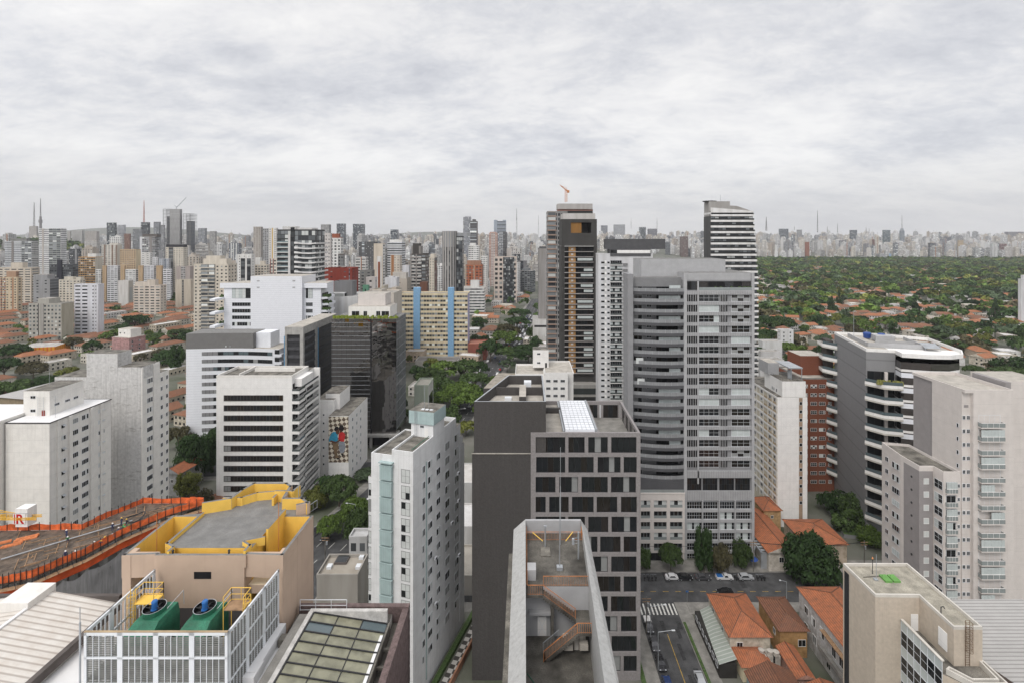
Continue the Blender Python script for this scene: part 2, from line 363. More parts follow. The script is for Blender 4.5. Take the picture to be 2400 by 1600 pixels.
def facets(m):
 n, l = m.node_tree.nodes, m.node_tree.links; b = n['Principled BSDF']; bp = b.inputs['Normal'].links[0].from_socket
 g = n.new('ShaderNodeNewGeometry'); d = n.new('ShaderNodeVectorMath'); d.operation = 'DIVIDE'; l.new(g.outputs['Position'], d.inputs[0]); d.inputs[1].default_value = (2.2, 2.2, 2.05)
 f = n.new('ShaderNodeVectorMath'); f.operation = 'FLOOR'; l.new(d.outputs[0], f.inputs[0]); w = n.new('ShaderNodeTexWhiteNoise'); l.new(f.outputs[0], w.inputs['Vector'])
 s = n.new('ShaderNodeVectorMath'); s.operation = 'SUBTRACT'; l.new(w.outputs['Color'], s.inputs[0]); s.inputs[1].default_value = (.5, .5, .5); k = n.new('ShaderNodeVectorMath'); k.operation = 'MULTIPLY_ADD'; l.new(s.outputs[0], k.inputs[0]); k.inputs[1].default_value = (.07, .07, .05); l.new(bp, k.inputs[2])
 nz = n.new('ShaderNodeVectorMath'); nz.operation = 'NORMALIZE'; l.new(k.outputs[0], nz.inputs[0]); l.new(nz.outputs[0], b.inputs['Normal'])
facets(mirror)
tile = mk_bands('orange_clay_tile', (.45, .155, .07), (.24, .075, .035), .42, .3, 0, noise=.75, c3=(.13, .07, .045), scale=.9)
tileold = mk_bands('weathered_brown_tile', (.24, .105, .06), (.10, .045, .03), .42, .35, 0, noise=.6, c3=(.06, .045, .035), scale=1.1)
corr = mk_bands('pale_corrugated_sheet', (.60, .57, .52), (.36, .33, .30), .55, .3, 0, noise=.35, c3=(.30, .25, .19))
corrgrey = mk_bands('grey_corrugated_sheet', (.36, .34, .315), (.22, .21, .195), .5, .3, 0, noise=.4)
louvre = mk_bands('white_louvre', (.62, .64, .655), (.06, .055, .05), .17, .5, 1, noise=.06)
tileclad = mk_bands('white_tile_grid', (.75, .76, .79), (.6, .61, .65), 1.2, .08, 1, noise=.1, rough=.4, bump=.05)
panelgrey = mk_bands('grey_panel_joints', (.25, .25, .253), (.18, .18, .183), 5.2, .02, 1, noise=.12, rough=.6, bump=.03)
_wc = {}
def win_mesh(w, h, glz=('d',), nx=2, ny=1, fr=0.07, frame=None, out=0.05):
 """framed window, origin at the lower left corner, facing -y"""
 key = (round(w, 2), round(h, 2), glz, nx, ny, fr, frame.name if frame else None, out)
 if key in _wc: return _wc[key]
 b = MB(); G = {'d': 1, 'b': 2, 'g': 3, 'c': 4, 'n': 5, 'k': 6}
 for (x0, x1, z0, z1) in ((0, w, 0, fr), (0, w, h - fr, h), (0, fr, fr, h - fr), (w - fr, w, fr, h - fr)):
  b.box(x0, x1, -out, 0.02, z0, z1, 0)
 iw = (w - 2 * fr) / nx; ih = (h - 2 * fr) / ny; k = 0
 for j in range(ny):
  for i in range(nx):
   x = fr + i * iw; z = fr + j * ih
   b.face([(x, -.015, z), (x + iw, -.015, z), (x + iw, -.015, z + ih), (x, -.015, z + ih)], G[glz[k % len(glz)]]); k += 1
   if i: b.box(x - .022, x + .022, -out * .8, 0, z, z + ih, 0)
  if j: b.box(fr, w - fr, -out * .7, 0, fr + j * ih - .022, fr + j * ih + .022, 0)
 _wc[key] = b.mesh('window', [frame or alu, glass, blind, blindgrey, blindgreen, glass2, black])
 return _wc[key]
def put(parent, name, me, x, y, z, face='F'):
 return link(name, me, parent, (x, y, z), {'F': 0, 'L': R(-90), 'R': R(90), 'B': R(180)}[face])
GL = [('d',), ('d', 'd', 'g'), ('d', 'b'), ('d', 'n'), ('g', 'd'), ('b', 'b', 'd'), ('d',), ('n', 'd')]
def wins(parent, face, at, cols, z0, nf, fh, h, w=None, name='window', kinds=GL, nx=2, ny=1, frame=None, skip=None, out=.05, top=True):
 """cols: list of (start, width) along the face; rows counted from the top floor down; at = the fixed coordinate"""
 for k in range(nf):
  for c in cols:
   s, ww = (c, w) if isinstance(c, (int, float)) else c[:2]
   n_ = c[2] if not isinstance(c, (int, float)) and len(c) > 2 else nx
   if skip and rnd.random() < skip: continue
   me = win_mesh(ww, h, rnd.choice(kinds), n_, ny, frame=frame, out=out)
   if face == 'F': put(parent, name, me, s, at, z0 - k * fh, 'F')
   elif face == 'L': put(parent, name, me, at, s, z0 - k * fh, 'L')
   else: put(parent, name, me, at, s, z0 - k * fh, 'R')
def parapet(b, poly, z, h, t=.2, mat=0, cap=None):
 c = Vector((sum(p[0] for p in poly) / len(poly), sum(p[1] for p in poly) / len(poly), 0)); n = len(poly); inner = []
 for i in range(n):
  p0 = Vector((*poly[i - 1], 0)); p1 = Vector((*poly[i], 0)); p2 = Vector((*poly[(i + 1) % n], 0))
  a = (p1 - p0).normalized(); d = (p2 - p1).normalized()
  na = Vector((-a.y, a.x, 0)); nd = Vector((-d.y, d.x, 0)); bis = (na + nd)
  bis = bis / max(.35, bis.length_squared / 2) if bis.length > 1e-6 else na
  q = p1 + bis * t; inner.append((q.x, q.y))
 b.ring(poly, inner, z, z + h, mat, cap)
 return inner
def rect(x0, x1, y0, y1): return [(x0, y0), (x1, y0), (x1, y1), (x0, y1)]
def rail(b, p, q, h=1.05, step=.14, t=.02, mat=0, top=.03):
 p = Vector(p); q = Vector(q); n = max(1, int((q - p).length / step)); up = Vector((0, 0, h))
 b.bar(p + up, q + up, top, mat); b.bar(p + Vector((0, 0, .1)), q + Vector((0, 0, .1)), t, mat)
 for i in range(n + 1):
  a = p + (q - p) * (i / n); b.bar(a + Vector((0, 0, 0)), a + up, t if i not in (0, n) else top, mat)
def ac_mesh():
 if 'ac' in _wc: return _wc['ac']
 b = MB(); b.box(0, .9, -.38, 0, 0, .62, 0)
 b.tube((.33, -.381, .31), (.33, -.41, .31), .25, 1, 14); b.box(.62, .86, -.39, -.38, .08, .55, 1)
 b.box(.05, .12, -.3, -.05, -.08, 0, 1); b.box(.78, .85, -.3, -.05, -.08, 0, 1)
 _wc['ac'] = b.mesh('air_conditioner', [alu, dark]); return _wc['ac']
def grid_office():
 D = 111.5; x0 = gx(1244, D); W = 23.9; Dp = 22.1; zt = 53.9
 t = thing('office_block', 'charcoal blank-walled office block with lilac-grey stone window grid beside the avenue junction', 'office building', (x0, D, 0))
 foot(x0 - 13, x0 + W, D, D + Dp)
 b = MB()
 b.prism([(0, .55), (14.8, .55), (14.8, Dp), (0, Dp)], 0, 53.0, 0, top=1)
 b.prism([(14.8, .55), (W, .55), (W, Dp), (14.8, Dp)], 0, 49.55, 0, top=2)
 b.prism([(-12.8, .0), (-.02, .0), (-.02, Dp - .1), (-6.0, Dp - .1)], 0, 49.45, 0)
 b.prism([(-12.4, .25), (3.3, .25), (3.35, Dp - .2), (-5.65, Dp - .2)], 49.45, 58.3, 0, top=1)
 b.build('wall', [darkwall, paleroof, pavement], t)
 b = MB(); poly = [(-12.4, .25), (3.3, .25), (3.35, Dp - .2), (-5.65, Dp - .2)]
 parapet(b, poly, 58.3, 2.3, .35, 0, 1)
 b.box(-2.6, -1.0, 6, 15.5, 58.3, 59.9, 0, top=2); b.box(-1.0, 3.0, 12.2, 12.6, 58.3, 60.2, 0); b.box(-8.3, -2.6, 12.2, 12.6, 58.3, 60.2, 0)
 b.build('roof_parapet', [darkwall, steel, paleroof], t)
 for q_ in ((-6.0, -4.4, 8.2, 9.6, 58.9), (-1.5, .3, 16, 18, 60.4)): b = MB(); b.box(*q_[:4], 58.3, q_[4], 0); b.build('roof_hatch', [alu], t)
 b = MB()
 b.box(-12.9, -.02, -.14, .0, 49.3, 49.5, 0); b.build('ledge', [paleroof], t)
 px = lambda c: (c - 760) * .02362
 rows = [[(805, 1078), (1107, 1257), (1290, 1470), (1502, 1735)], [(810, 1078), (1107, 1340), (1377, 1588), (1617, 1738)],
   [(805, 988), (1023, 1196), (1228, 1470), (1500, 1730)], [(805, 898), (930, 1110), (1140, 1340), (1368, 1558), (1592, 1738)],
   [(805, 1080), (1105, 1260), (1290, 1475), (1505, 1738)], [(805, 990), (1020, 1130), (1160, 1375), (1400, 1588), (1617, 1738)]]
 g = MB(); zc = zt
 for r in range(13):
  zb = 49.45 - 4.33 * r; wz0 = zb + .0; wz1 = zb + 3.5
  if zb < 0: break
  g.box(0, W, 0, .55, wz1, zc, 0); zc = wz0
  iv = rows[r % 6]; e = 0.0
  for (a, c) in iv:
   a, c = px(a), px(c); g.box(e, a, 0, .55, wz0, wz1, 0); e = c
   put(t, 'window', win_mesh(c - a, wz1 - wz0, rnd.choice([('d', 'd', 'n'), ('n', 'd', 'k'), ('d', 'n', 'd', 'k'), ('d', 'g', 'd') if r < 2 else ('n', 'n', 'd'), ('k', 'd', 'g', 'd', 'n'), ('d',)]), max(2, round((c - a) / 1.3)), 1, frame=dark, out=.12), a, .42, wz0)
  g.box(e, W, 0, .55, wz0, wz1, 0)
 g.box(0, W, 0, .55, 0, zc, 0)
 g.box(-.0, W, Dp - .45, Dp, 53.0, zt, 0); g.box(W - .5, W, .55, Dp - .45, 53.2, zt, 0); g.box(14.6, 15.0, .55, Dp - .45, 49.6, zt, 0)
 for x in (15.0, 17.6, 18.6, 22.9): g.box(x, x + .5, Dp - .45, Dp, 49.6, 53.0, 0)
 for y in (.6, 5.4, 10.2, 15.0, 20.6): g.box(W - .5, W, y, y + .5, 49.6, 53.2, 0)
 g.build('facade_grid', [granite], t)
 for (a, c) in ((15.5, 17.6), (19.1, 22.9)):
  put(t, 'window', win_mesh(c - a, 3.3, ('n', 'd'), max(2, round((c - a) / 1.1)), 1, frame=dark), a, Dp - .3, 49.62)
 for y in (1.1, 5.9, 10.7, 15.5): put(t, 'window', win_mesh(4.2, 3.4, ('n', 'd', 'n'), 4, 1, frame=dark), W - .25, y + 4.2, 49.62, 'L')
 b = MB(); b.box(7.6, 14.1, .8, Dp - .8, 53.0, 54.25, 0)
 for i in range(8): b.box(7.6 + i * .93 - .03, 7.6 + i * .93 + .03, .8, Dp - .8, 54.25, 54.31, 1)
 for j in range(14): b.box(7.6, 14.1, .8 + j * 1.55, .86 + j * 1.55, 54.25, 54.30, 1)
 b.build('roof_glazing', [bluewhite, steel], t)
 b = MB(); b.box(3.6, 7.4, 15, 16, 53.0, 54.2, 0); b.box(7.1, 7.45, .8, Dp - .8, 53, 54.0, 1); b.box(14.2, 14.6, .8, Dp - .8, 53, 54.4, 1); b.build('roof_curb', [darkwall, steel], t)
grid_office()
BLK = mk('blackened_roof_concrete', (.115, .107, .093), amt=.55, scale=.45, speck=.6, tint=(.04, .037, .032))
def stair_tower():
 t = thing('concrete_tower', 'raw concrete tower top with sloping side walls and rusty railed outside stairs', 'tower block', (3, 58, 0))
 foot(-3, 9, 30, 70)
 ox, oy = 3.0, 58.0
 def P(x, y): return (x - ox, y - oy)
 def bx(b, x0, x1, y0, y1, z0, z1, m=0, **k): b.box(x0 - ox, x1 - ox, y0 - oy, y1 - oy, z0, z1, m, **k)
 b = MB()
 bx(b, -1.5, 8.2, 38, 69, 0, 51.1, 0, top=1)
 bx(b, .1, 7.7, 58, 68.5, 51.1, 56.7, 0, top=1)
 bx(b, .1, 7.5, 68.5, 68.85, 51.1, 58.4, 0)
 b.build('wall', [greywall, BLK], t)
 for nm, a in (('side_wall', [(.1, 58.4), (-1.5, 57.0), (-1.55, 30), (.1, 30)]), ('side_wall', None)):
  b = MB()
  if a:
   y0, y1 = 34 - oy, 68.85 - oy
   A = [(x - ox, y0, z) for x, z in a]; B = [(x - ox, y1, z) for x, z in a]
  else:
   y0, y1 = 34 - oy, 68.85 - oy
   A = [(6.5 - ox, y0, 58.2), (6.5 - ox, y0, 30), (8.25 - ox, y0, 30), (8.25 - ox, y0, 56.9)]
   B = [(7.55 - ox, y1, 58.3), (7.55 - ox, y1, 30), (8.4 - ox, y1, 30), (8.4 - ox, y1, 57.0)]
  for i in range(4):
   j = (i + 1) % 4; b.face([A[i], A[j], B[j], B[i]], 0)
  b.face(list(reversed(A)), 0); b.face(B, 0)
  b.build(nm, [mk('pale_board_marked_concrete', (.40, .40, .39), amt=.1, scale=3, streak=.55, streakcol=(.22, .21, .19), bump=.04)], t)
 b = MB(); bx(b, -2.1, -1.56, 34, 67.5, 0, 54.6); b.build('side_ledge', [oldroof], t)
 b = MB()
 bx(b, .1, 2.0, 56.5, 58, 56.45, 56.7); bx(b, 5.6, 7.4, 54.4, 57.9, 53.85, 54.1)
 n = 15
 for i in range(n):
  x = 2.0 + 3.6 * i / n; z = 56.7 - 2.6 * (i + 1) / n; bx(b, x, x + 3.6 / n, 56.5, 57.7, z - .32, z)
 for i in range(16):
  x = 5.6 - 3.6 * (i + 1) / 16; z = 54.1 - 3.0 * (i + 1) / 16; bx(b, x, x + 3.6 / 16, 54.4, 55.6, max(51.1, z - .35), z)
 bx(b, 2.9, 3.2, 56.5, 57.9, 51.1, 55.6)
 b.build('stairs', [BLK], t)
 b = MB()
 for p, q in (((2.1, 58.1, 56.7), (7.45, 58.1, 56.7)), ((.25, 56.6, 56.7), (2.0, 56.6, 56.7)), ((.25, 56.6, 56.7), (.25, 68.2, 56.7)), ((7.45, 58.1, 56.7), (7.5, 68.2, 56.7)),
                 ((.25, 66.9, 56.7), (7.5, 66.9, 56.7)), ((2.0, 56.6, 56.7), (5.6, 56.6, 54.1)), ((5.6, 54.45, 54.1), (7.3, 54.45, 54.1))):
  rail(b, (p[0] - ox, p[1] - oy, p[2]), (q[0] - ox, q[1] - oy, q[2]), 1.1, .19, .022, 0, .05)
 b.build('stair_railing', [rust], t)
 b = MB()
 rail(b, (2.0 - ox, 54.45 - oy, 51.1), (5.6 - ox, 54.45 - oy, 54.1), 1.1, .2, .022, 1, .06); rail(b, (2.0 - ox, 55.6 - oy, 51.1), (3.7 - ox, 55.6 - oy, 52.5), 1.1, .2, .022, 0, .06)
 b.build('handrail', [steel, rust], t)
 b = MB(); bx(b, 1.45, 2.45, 57.93, 58, 51.15, 53.3); d = b.build('door', [white], t)
 b = MB(); b.bar((1.5 - ox, -.09, 51.2), (2.4 - ox, -.09, 53.25), .04); b.bar((2.4 - ox, -.09, 51.2), (1.5 - ox, -.09, 53.25), .04); b.build('brace', [alu], d)
 b = MB(); bx(b, .5, 3.2, 57.3, 58, 53.9, 54.15); b.build('canopy', [greywall], t)
 b = MB(); bx(b, 4.1, 5.25, 55.75, 55.9, 51.3, 53.0); bx(b, 5.35, 6.6, 55.75, 55.9, 51.3, 53.0); b.build('shutter', [corr], t)
 for x in (4.25, 5.9):
  b = MB(); bx(b, x, x + .9, 54.9, 55.6, 51.9, 52.5); b.build('condenser', [paleroof], t)
 b = MB(); bx(b, .3, 1.3, 59.0, 60.4, 56.7, 57.9); b.build('water_box', [greywall], t)
 b = MB(); bx(b, 2.0, 3.2, 63.4, 65.2, 56.7, 56.85); b.build('hatch', [oldroof], t)
 b = MB(); b.tube((2.6 - ox, 65.4 - oy, 56.7), (2.6 - ox, 65.4 - oy, 59.2), .09, 0, 8); b.box(2.4 - ox, 2.8 - ox, 65.3 - oy, 65.5 - oy, 59.2, 59.45, 0); b.build('vent_pipe', [steel], t)
 b = MB(); b.tube((6.6 - ox, 63 - oy, 56.7), (6.6 - ox, 63 - oy, 60), .1, 0, 8)
 for k in range(3): b.bar((6.6 - ox, 63 - oy, 58.6 + k * .35), (5.9 - ox + .1 * k, 62.6 - oy, 58.9 + k * .3), .05)
 b.cyl(5.9 - ox, 62.5 - oy, 58.8, 59.5, .16, n=8); b.build('antenna_post', [steel], t)
 for (x, y, z, h) in ((4.15, 61, 56.7, 8.6), (4.6, 66, 56.7, 12.5)):
  b = MB(); b.tube((x - ox, y - oy, z), (x - ox, y - oy, z + h * .6), .05, 0, 6); b.tube((x - ox, y - oy, z + h * .6), (x - ox, y - oy, z + h), .03, 0, 5)
  if h < 10: b.box(x - ox - .35, x - ox + .35, y - oy - .3, y - oy + .3, z, z + .4, 0)
  b.build('lightning_rod', [steel], t)
 b = MB(); b.tube((1.0 - ox, 65.9 - oy, 58.3), (2.3 - ox, 65.2 - oy, 57.6), .05, 0, 6); b.tube((5.2 - ox, 65.2 - oy, 57.6), (6.2 - ox, 65.9 - oy, 58.4), .05, 0, 6)
 b.build('yellow_strut', [yellow], t)
 b = MB(); b.tube((.25 - ox, 52.9 - oy, 51.15), (2.1 - ox, 50.0 - oy, 51.15), .05, 0, 6); b.build('green_hose', [green], t)
stair_tower()
def teal_slab():
 t = thing('apartment_slab', 'slender white apartment slab with teal balcony boxes and teal rooftop tank room', 'apartment building', (-22.7, 104, 0), R(-16.7))
 foot(-34, -14, 100, 131)
 b = MB()
 b.box(-9.75, -4.9, .0, 14, 0, 51.2, 0, top=1); b.box(-4.9, 0, 0, 9.2, 0, 52.3, 0, top=1)
 b.box(-11.1, -9.75, 1.0, 14, 0, 46, 0, top=1)
 b.box(-4.9, 0, 9.2, 21, 0, 51.8, 0, top=1); b.box(-9.75, -4.9, 14, 24, 0, 50.6, 0, top=1)
 b.box(-4.9, 0, 21, 23.6, 0, 50.5, 0, top=1); b.box(-4.9, 0, 23.6, 25, 0, 47.2, 0, top=1); b.box(-4.9, 0, 25, 26, 0, 45, 0, top=1)
 b.build('wall', [coolwhite, oldroof], t)
 b = MB(); parapet(b, rect(-9.75, -4.9, 0, 14), 51.2, .35, .2); parapet(b, rect(-4.9, 0, 0, 9.2), 52.3, .45, .22); parapet(b, rect(-4.9, 0, 14.4, 21), 51.8, 1.0, .2)
 b.build('parapet', [coolwhite], t)
 b = MB(); b.box(-5.4, 0.02, 8.9, 14.4, 51.8, 55.2, 0); h = b.build('stair_head', [coolwhite], t)
 b = MB(); b.box(-5.8, .3, 8.6, 14.7, 55.2, 58, 0, top=1); b.build('tank_room', [teal, oldroof], t)
 b = MB()
 for x in (-4.3, -3.8): b.bar((x, 8.5, 52.3), (x, 8.5, 58), .05)
 for k in range(18): b.bar((-4.3, 8.5, 52.5 + k * .31), (-3.8, 8.5, 52.5 + k * .31), .03)
 b.build('ladder', [steel], t)
 b = MB(); b.box(-2.1, -1.2, 8.85, 8.9, 52.3, 54.2); b.build('door', [white], t)
 put(t, 'window', win_mesh(1.0, .6, ('d',)), -3.2, 8.88, 54.3)
 b = MB(); b.tube((-3.2, 11, 58), (-3.2, 11, 63), .06, 0, 6); b.tube((-2.4, 11.5, 58), (-2.4, 11.5, 60.5), .04, 0, 6); b.build('mast', [steel], t)
 b = MB()
 for k in range(3): b.box(-3.4 + k, -2.7 + k, 9.6 + .1 * k, 10.4, 58.0, 58.12)
 b.build('roof_panel', [alu], t)
 b = MB(); b.bar((-.9, 1, 52.75), (-.9, 8.6, 52.75), .1); b.build('gutter', [green], t)
 for k in range(14):
  z = 46.6 - 3.34 * k
  if z < 1: break
  m = MB(); m.box(-7.3, -4.6, -.75, 0, z, z + 2.85, 0); m.box(-7.4, -4.5, -.8, 0, z + 2.85, z + 2.97, 0)
  for i in range(1, 6): m.box(-7.3 + i * .45 - .015, -7.3 + i * .45 + .015, -.77, -.75, z, z + 2.85, 1)
  m.build('balcony_box', [teal, mk('teal_joint', (.24, .37, .37))], t)
 b = MB(); b.box(-7.5, -4.4, -.9, 0, 50.0, 50.25, 0); b.build('canopy', [teal], t)
 wk = [('b', 'b', 'd', 'b'), ('b',), ('b', 'd', 'b', 'b'), ('g', 'b'), ('d', 'b', 'b', 'b')]
 wins(t, 'F', 0, [(-2.7, 2.0)], 46.3, 14, 3.34, 2.75, kinds=wk, nx=2, ny=2, frame=midgrey)
 wins(t, 'F', .95, [(-11.0, 1.2)], 42.0, 12, 3.34, 2.6, kinds=wk, nx=2, ny=2, frame=midgrey)
 b = MB(); b.box(.0, .12, 5.5, 5.85, 2, 48.5); b.build('downpipe', [teal], t)
 wins(t, 'R', 0.02, [(3.9, 1.1), (6.4, 2.0), (10.4, 1.9)], 46.6, 13, 3.34, 1.5, kinds=[('d',), ('g', 'd'), ('d', 'b')], nx=2)
 wins(t, 'R', 0.02, [(14.8, 2.4), (20.0, 2.4)], 47.0, 13, 3.34, 1.8, kinds=[('d',), ('g', 'd'), ('d', 'b'), ('g',)], nx=2)
 for (y, k) in ((8.4, 6), (20.5, 2), (8.5, 9), (21, 8), (16.8, 5), (20.6, 4)):
  put(t, 'air_conditioner', ac_mesh(), .45, y, 46.2 - 3.34 * k - .4, 'R')
 b = MB(); b.tube((.12, 23, 2), (.12, 23, 46), .07, 0, 6); b.build('pipe', [alu], t)
teal_slab()
TZ = 66.4
def U(px, py, z=TZ):
 D = gd(py, z); return (gx(px, D), D)
def yellow_block():
 t = thing('tan_office_block', 'tan rendered block with grey roof deck and bright yellow inner parapets', 'office building', (-30, 52, 0))
 O = Vector((-30, 52, 0))
 def q(p): return (p[0] + 30, p[1] - 52)
 W0, W1 = -37.75, -22.7; Df, Db = 48.0, 55.0
 foot(W0, W1, 40, 64)
 zr = TZ - .1
 out_poly = [(W0, Df), (W1, Df), (W1, Db), (-24.4, Db), *[U(a_, b_, TZ + 1.1) for a_, b_ in ((724, 1176), (710, 1165), (667, 1165), (684, 1137), (673, 1130), (595, 1130), (566, 1146), (540, 1165), (478, 1175))], (W0, Db)]
 b = MB()
 P = [q(p) for p in out_poly]
 bx = lambda x0, x1, y0, y1, z0, z1, m=0, **k: b.box(x0 + 30, x1 + 30, y0 - 52, y1 - 52, z0, z1, m, **k)
 b.prism(P[2:], 0, zr, 0, top=1)
 xl, xr = -34.6, -26.3
 bx(xl, xr, Df + 1.3, Db - .01, 57, zr, 4, top=1); bx(xl, xr, Df, Df + 1.3, 57, TZ - 1.15, 0, top=2)
 bx(W0 + .3, xl - .01, Df + 4.2, Db - .02, 57, TZ - 4, 0); bx(xr + .01, W1 - .3, Df + 4.2, Db - .02, 57, TZ - 4, 0); bx(W0 + .3, xl - .01, Df + .62, Db - .02, TZ - 4, TZ - 3.6, 0, top=2); bx(xr + .01, W1 - .3, Df + .62, Db - .02, TZ - 4, TZ - 3.2, 0, top=3); bx(W0, W0 + .2, Df + 1.2, Db - .02, 57, TZ - .03, 0); bx(W1 - .2, W1, Df + 1.2, Db - .02, 57, TZ - .03, 0)
 bx(W0, W0 + .8, Df, Df + 1.2, 57, TZ - .03, 0); bx(W1 - .55, W1, Df, Df + 1.2, 57, TZ - .03, 0)
 bx(W0 + .8, xl, Df + .25, Df + .6, TZ - 2.2, TZ - .03, 0); bx(xr, W1 - .55, Df + .25, Df + .6, TZ - 2.2, TZ - .03, 0)
 bx(W0, W1, Df + .6, Db - .02, 0, 57, 0)
 b.build('wall', [tan, greyroof, oldroof, mk('pale_roof_sheet', (.62, .52, .38), amt=.15, scale=1), yellow], t)
 b = MB()
 def run(pts, z0, z1, th, closed=False, mi=0, mo=1):
  n = len(pts); seg = range(n if closed else n - 1)
  for i in seg:
   p = Vector((*pts[i], 0)); r = Vector((*pts[(i + 1) % n], 0)); d = (r - p)
   if d.length < .05: continue
   d.normalize(); nn = Vector((-d.y, d.x, 0)) * th; e = d * th * .5
   p = p - nn * .03; r = r - nn * .03; A = [p - e, r + e, r + e + nn, p - e + nn]
   b.wall(A[0], A[1], z0, z1, mo); b.wall(A[2], A[3], z0, z1, mi); b.wall(A[1], A[2], z0, z1, mo); b.wall(A[3], A[0], z0, z1, mo)
   b.face([(a.x, a.y, z1) for a in A], 2)
 run([q(p) for p in out_poly[3:-1]], zr, TZ + 1.1, .28)
 run([q((W0, Db - .2)), q((W0, Df + .2))], TZ - 3.6, TZ, .28); run([q((W1, Df + .2)), q((W1, Db - .2))], TZ - 3.2, TZ, .28)
 run([q((W0 + .1, Df)), q((xl, Df + .2))], TZ - 2.15, TZ, .28); run([q((xr, Df + .2)), q((W1 - .1, Df))], TZ - 2.15, TZ, .28)
 run([q((xl, Df)), q((xr, Df))], TZ - 1.15, TZ, .28)
 run([q((xl - .1, Db)), q((xl - .1, Df + 1.5)), q((xl + .9, Df + .9)), q((xl + .9, Df + .3))], TZ - 3.5, zr + .35, .22, mi=0, mo=0)
 run([q((xr, Df + .3)), q((xr, Df + 1.2)), q((xr - .9, Df + 1.8)), q((xr + .6, Df + 2.4))], zr - .4, zr + .4, .22, mi=0, mo=0)
 run([q((xr + .6, Df + 3.4)), q((xr + .6, Db))], TZ - 3.2, zr + .7, .22, mi=0, mo=0)
 run([q((W0 + .3, Db - .3)), q((xl, Db - .3))], TZ - 3.5, TZ, .22, mi=0, mo=0); run([q((xr + .6, Db - .3)), q((W1 - .3, Db - .3))], TZ - 3.2, TZ, .22, mi=0, mo=0)
 run([q((-33.6, 57.1)), q((-31.6, 57.1)), q((-30.4, 58.2)), q((-28.2, 58.6)), q((-28.2, 57.2))], zr, zr + .9, .22, mi=0, mo=0)
 run([q((-28.2, 57.9)), q((-26.2, 57.9)), q((-26.0, 59.2))], zr, zr + 1.25, .22, mi=0, mo=0)
 b.build('parapet', [yellow, tan, greyroof], t)
 b = MB(); b.box(-1.0, .6, -4.03, -3.99, 64.2, 64.85); b.build('vent_window', [black], t)
 for (x, y, h) in ((-36.3, 50.5, 5.5), (-24.9, 51.8, 6.2), (-25.4, 57.5, 5.0), (-26.6, 57.4, 1.2)):
  b = MB(); X_, Y_ = q((x, y)); b.tube((X_, Y_, TZ - 3.2), (X_, Y_, TZ - 3.2 + h), .035, 0, 5); b.build('lightning_rod', [rust if h > 5.4 else steel], t)
 b = MB(); b.box(*[q((-26.4, 0))[0], q((-25.2, 0))[0]], 56.4 - 52, 57.2 - 52, zr, zr + .35); b.build('hatch', [greyroof], t)
 b = MB()
 for s in ((-26.0, 48.9, -25.0, 49.9), (-25.5, 48.6, -24.6, 49.4)):
  p0 = q(s[:2]); p1 = q(s[2:]); rail(b, (*p0, TZ - 1.7), (*p1, TZ - 2.9), .9, .9, .03, 0, .05)
 p0 = q((-35.0, 52.5)); p1 = q((-35.4, 48.9)); rail(b, (*p0, TZ - 2.6), (*p1, TZ - 3.4), .9, .9, .03, 0, .05)
 p0 = q((-23.6, 56)); p1 = q((-23.2, 57.2)); rail(b, (*p0, TZ - .4), (*p1, TZ - .4), .9, .6, .03, 0, .05)
 b.build('handrail', [steel], t)
 for x in (-33.2, -27.9):
  b = MB(); X_, Y_ = q((x, 48.3)); b.cyl(X_, Y_, TZ, TZ + .25, .09, n=8); b.cyl(X_, Y_, TZ + .25, TZ + .38, .13, .03, n=8); b.build('lamp', [dark], t)
 b = MB(); b.box(7.3, 7.32, -3.9, 2.8, 40, 65.5); b.box(7.3, 7.33, -.9, -.8, 40, TZ); b.build('pipe', [tan], t)
yellow_block()
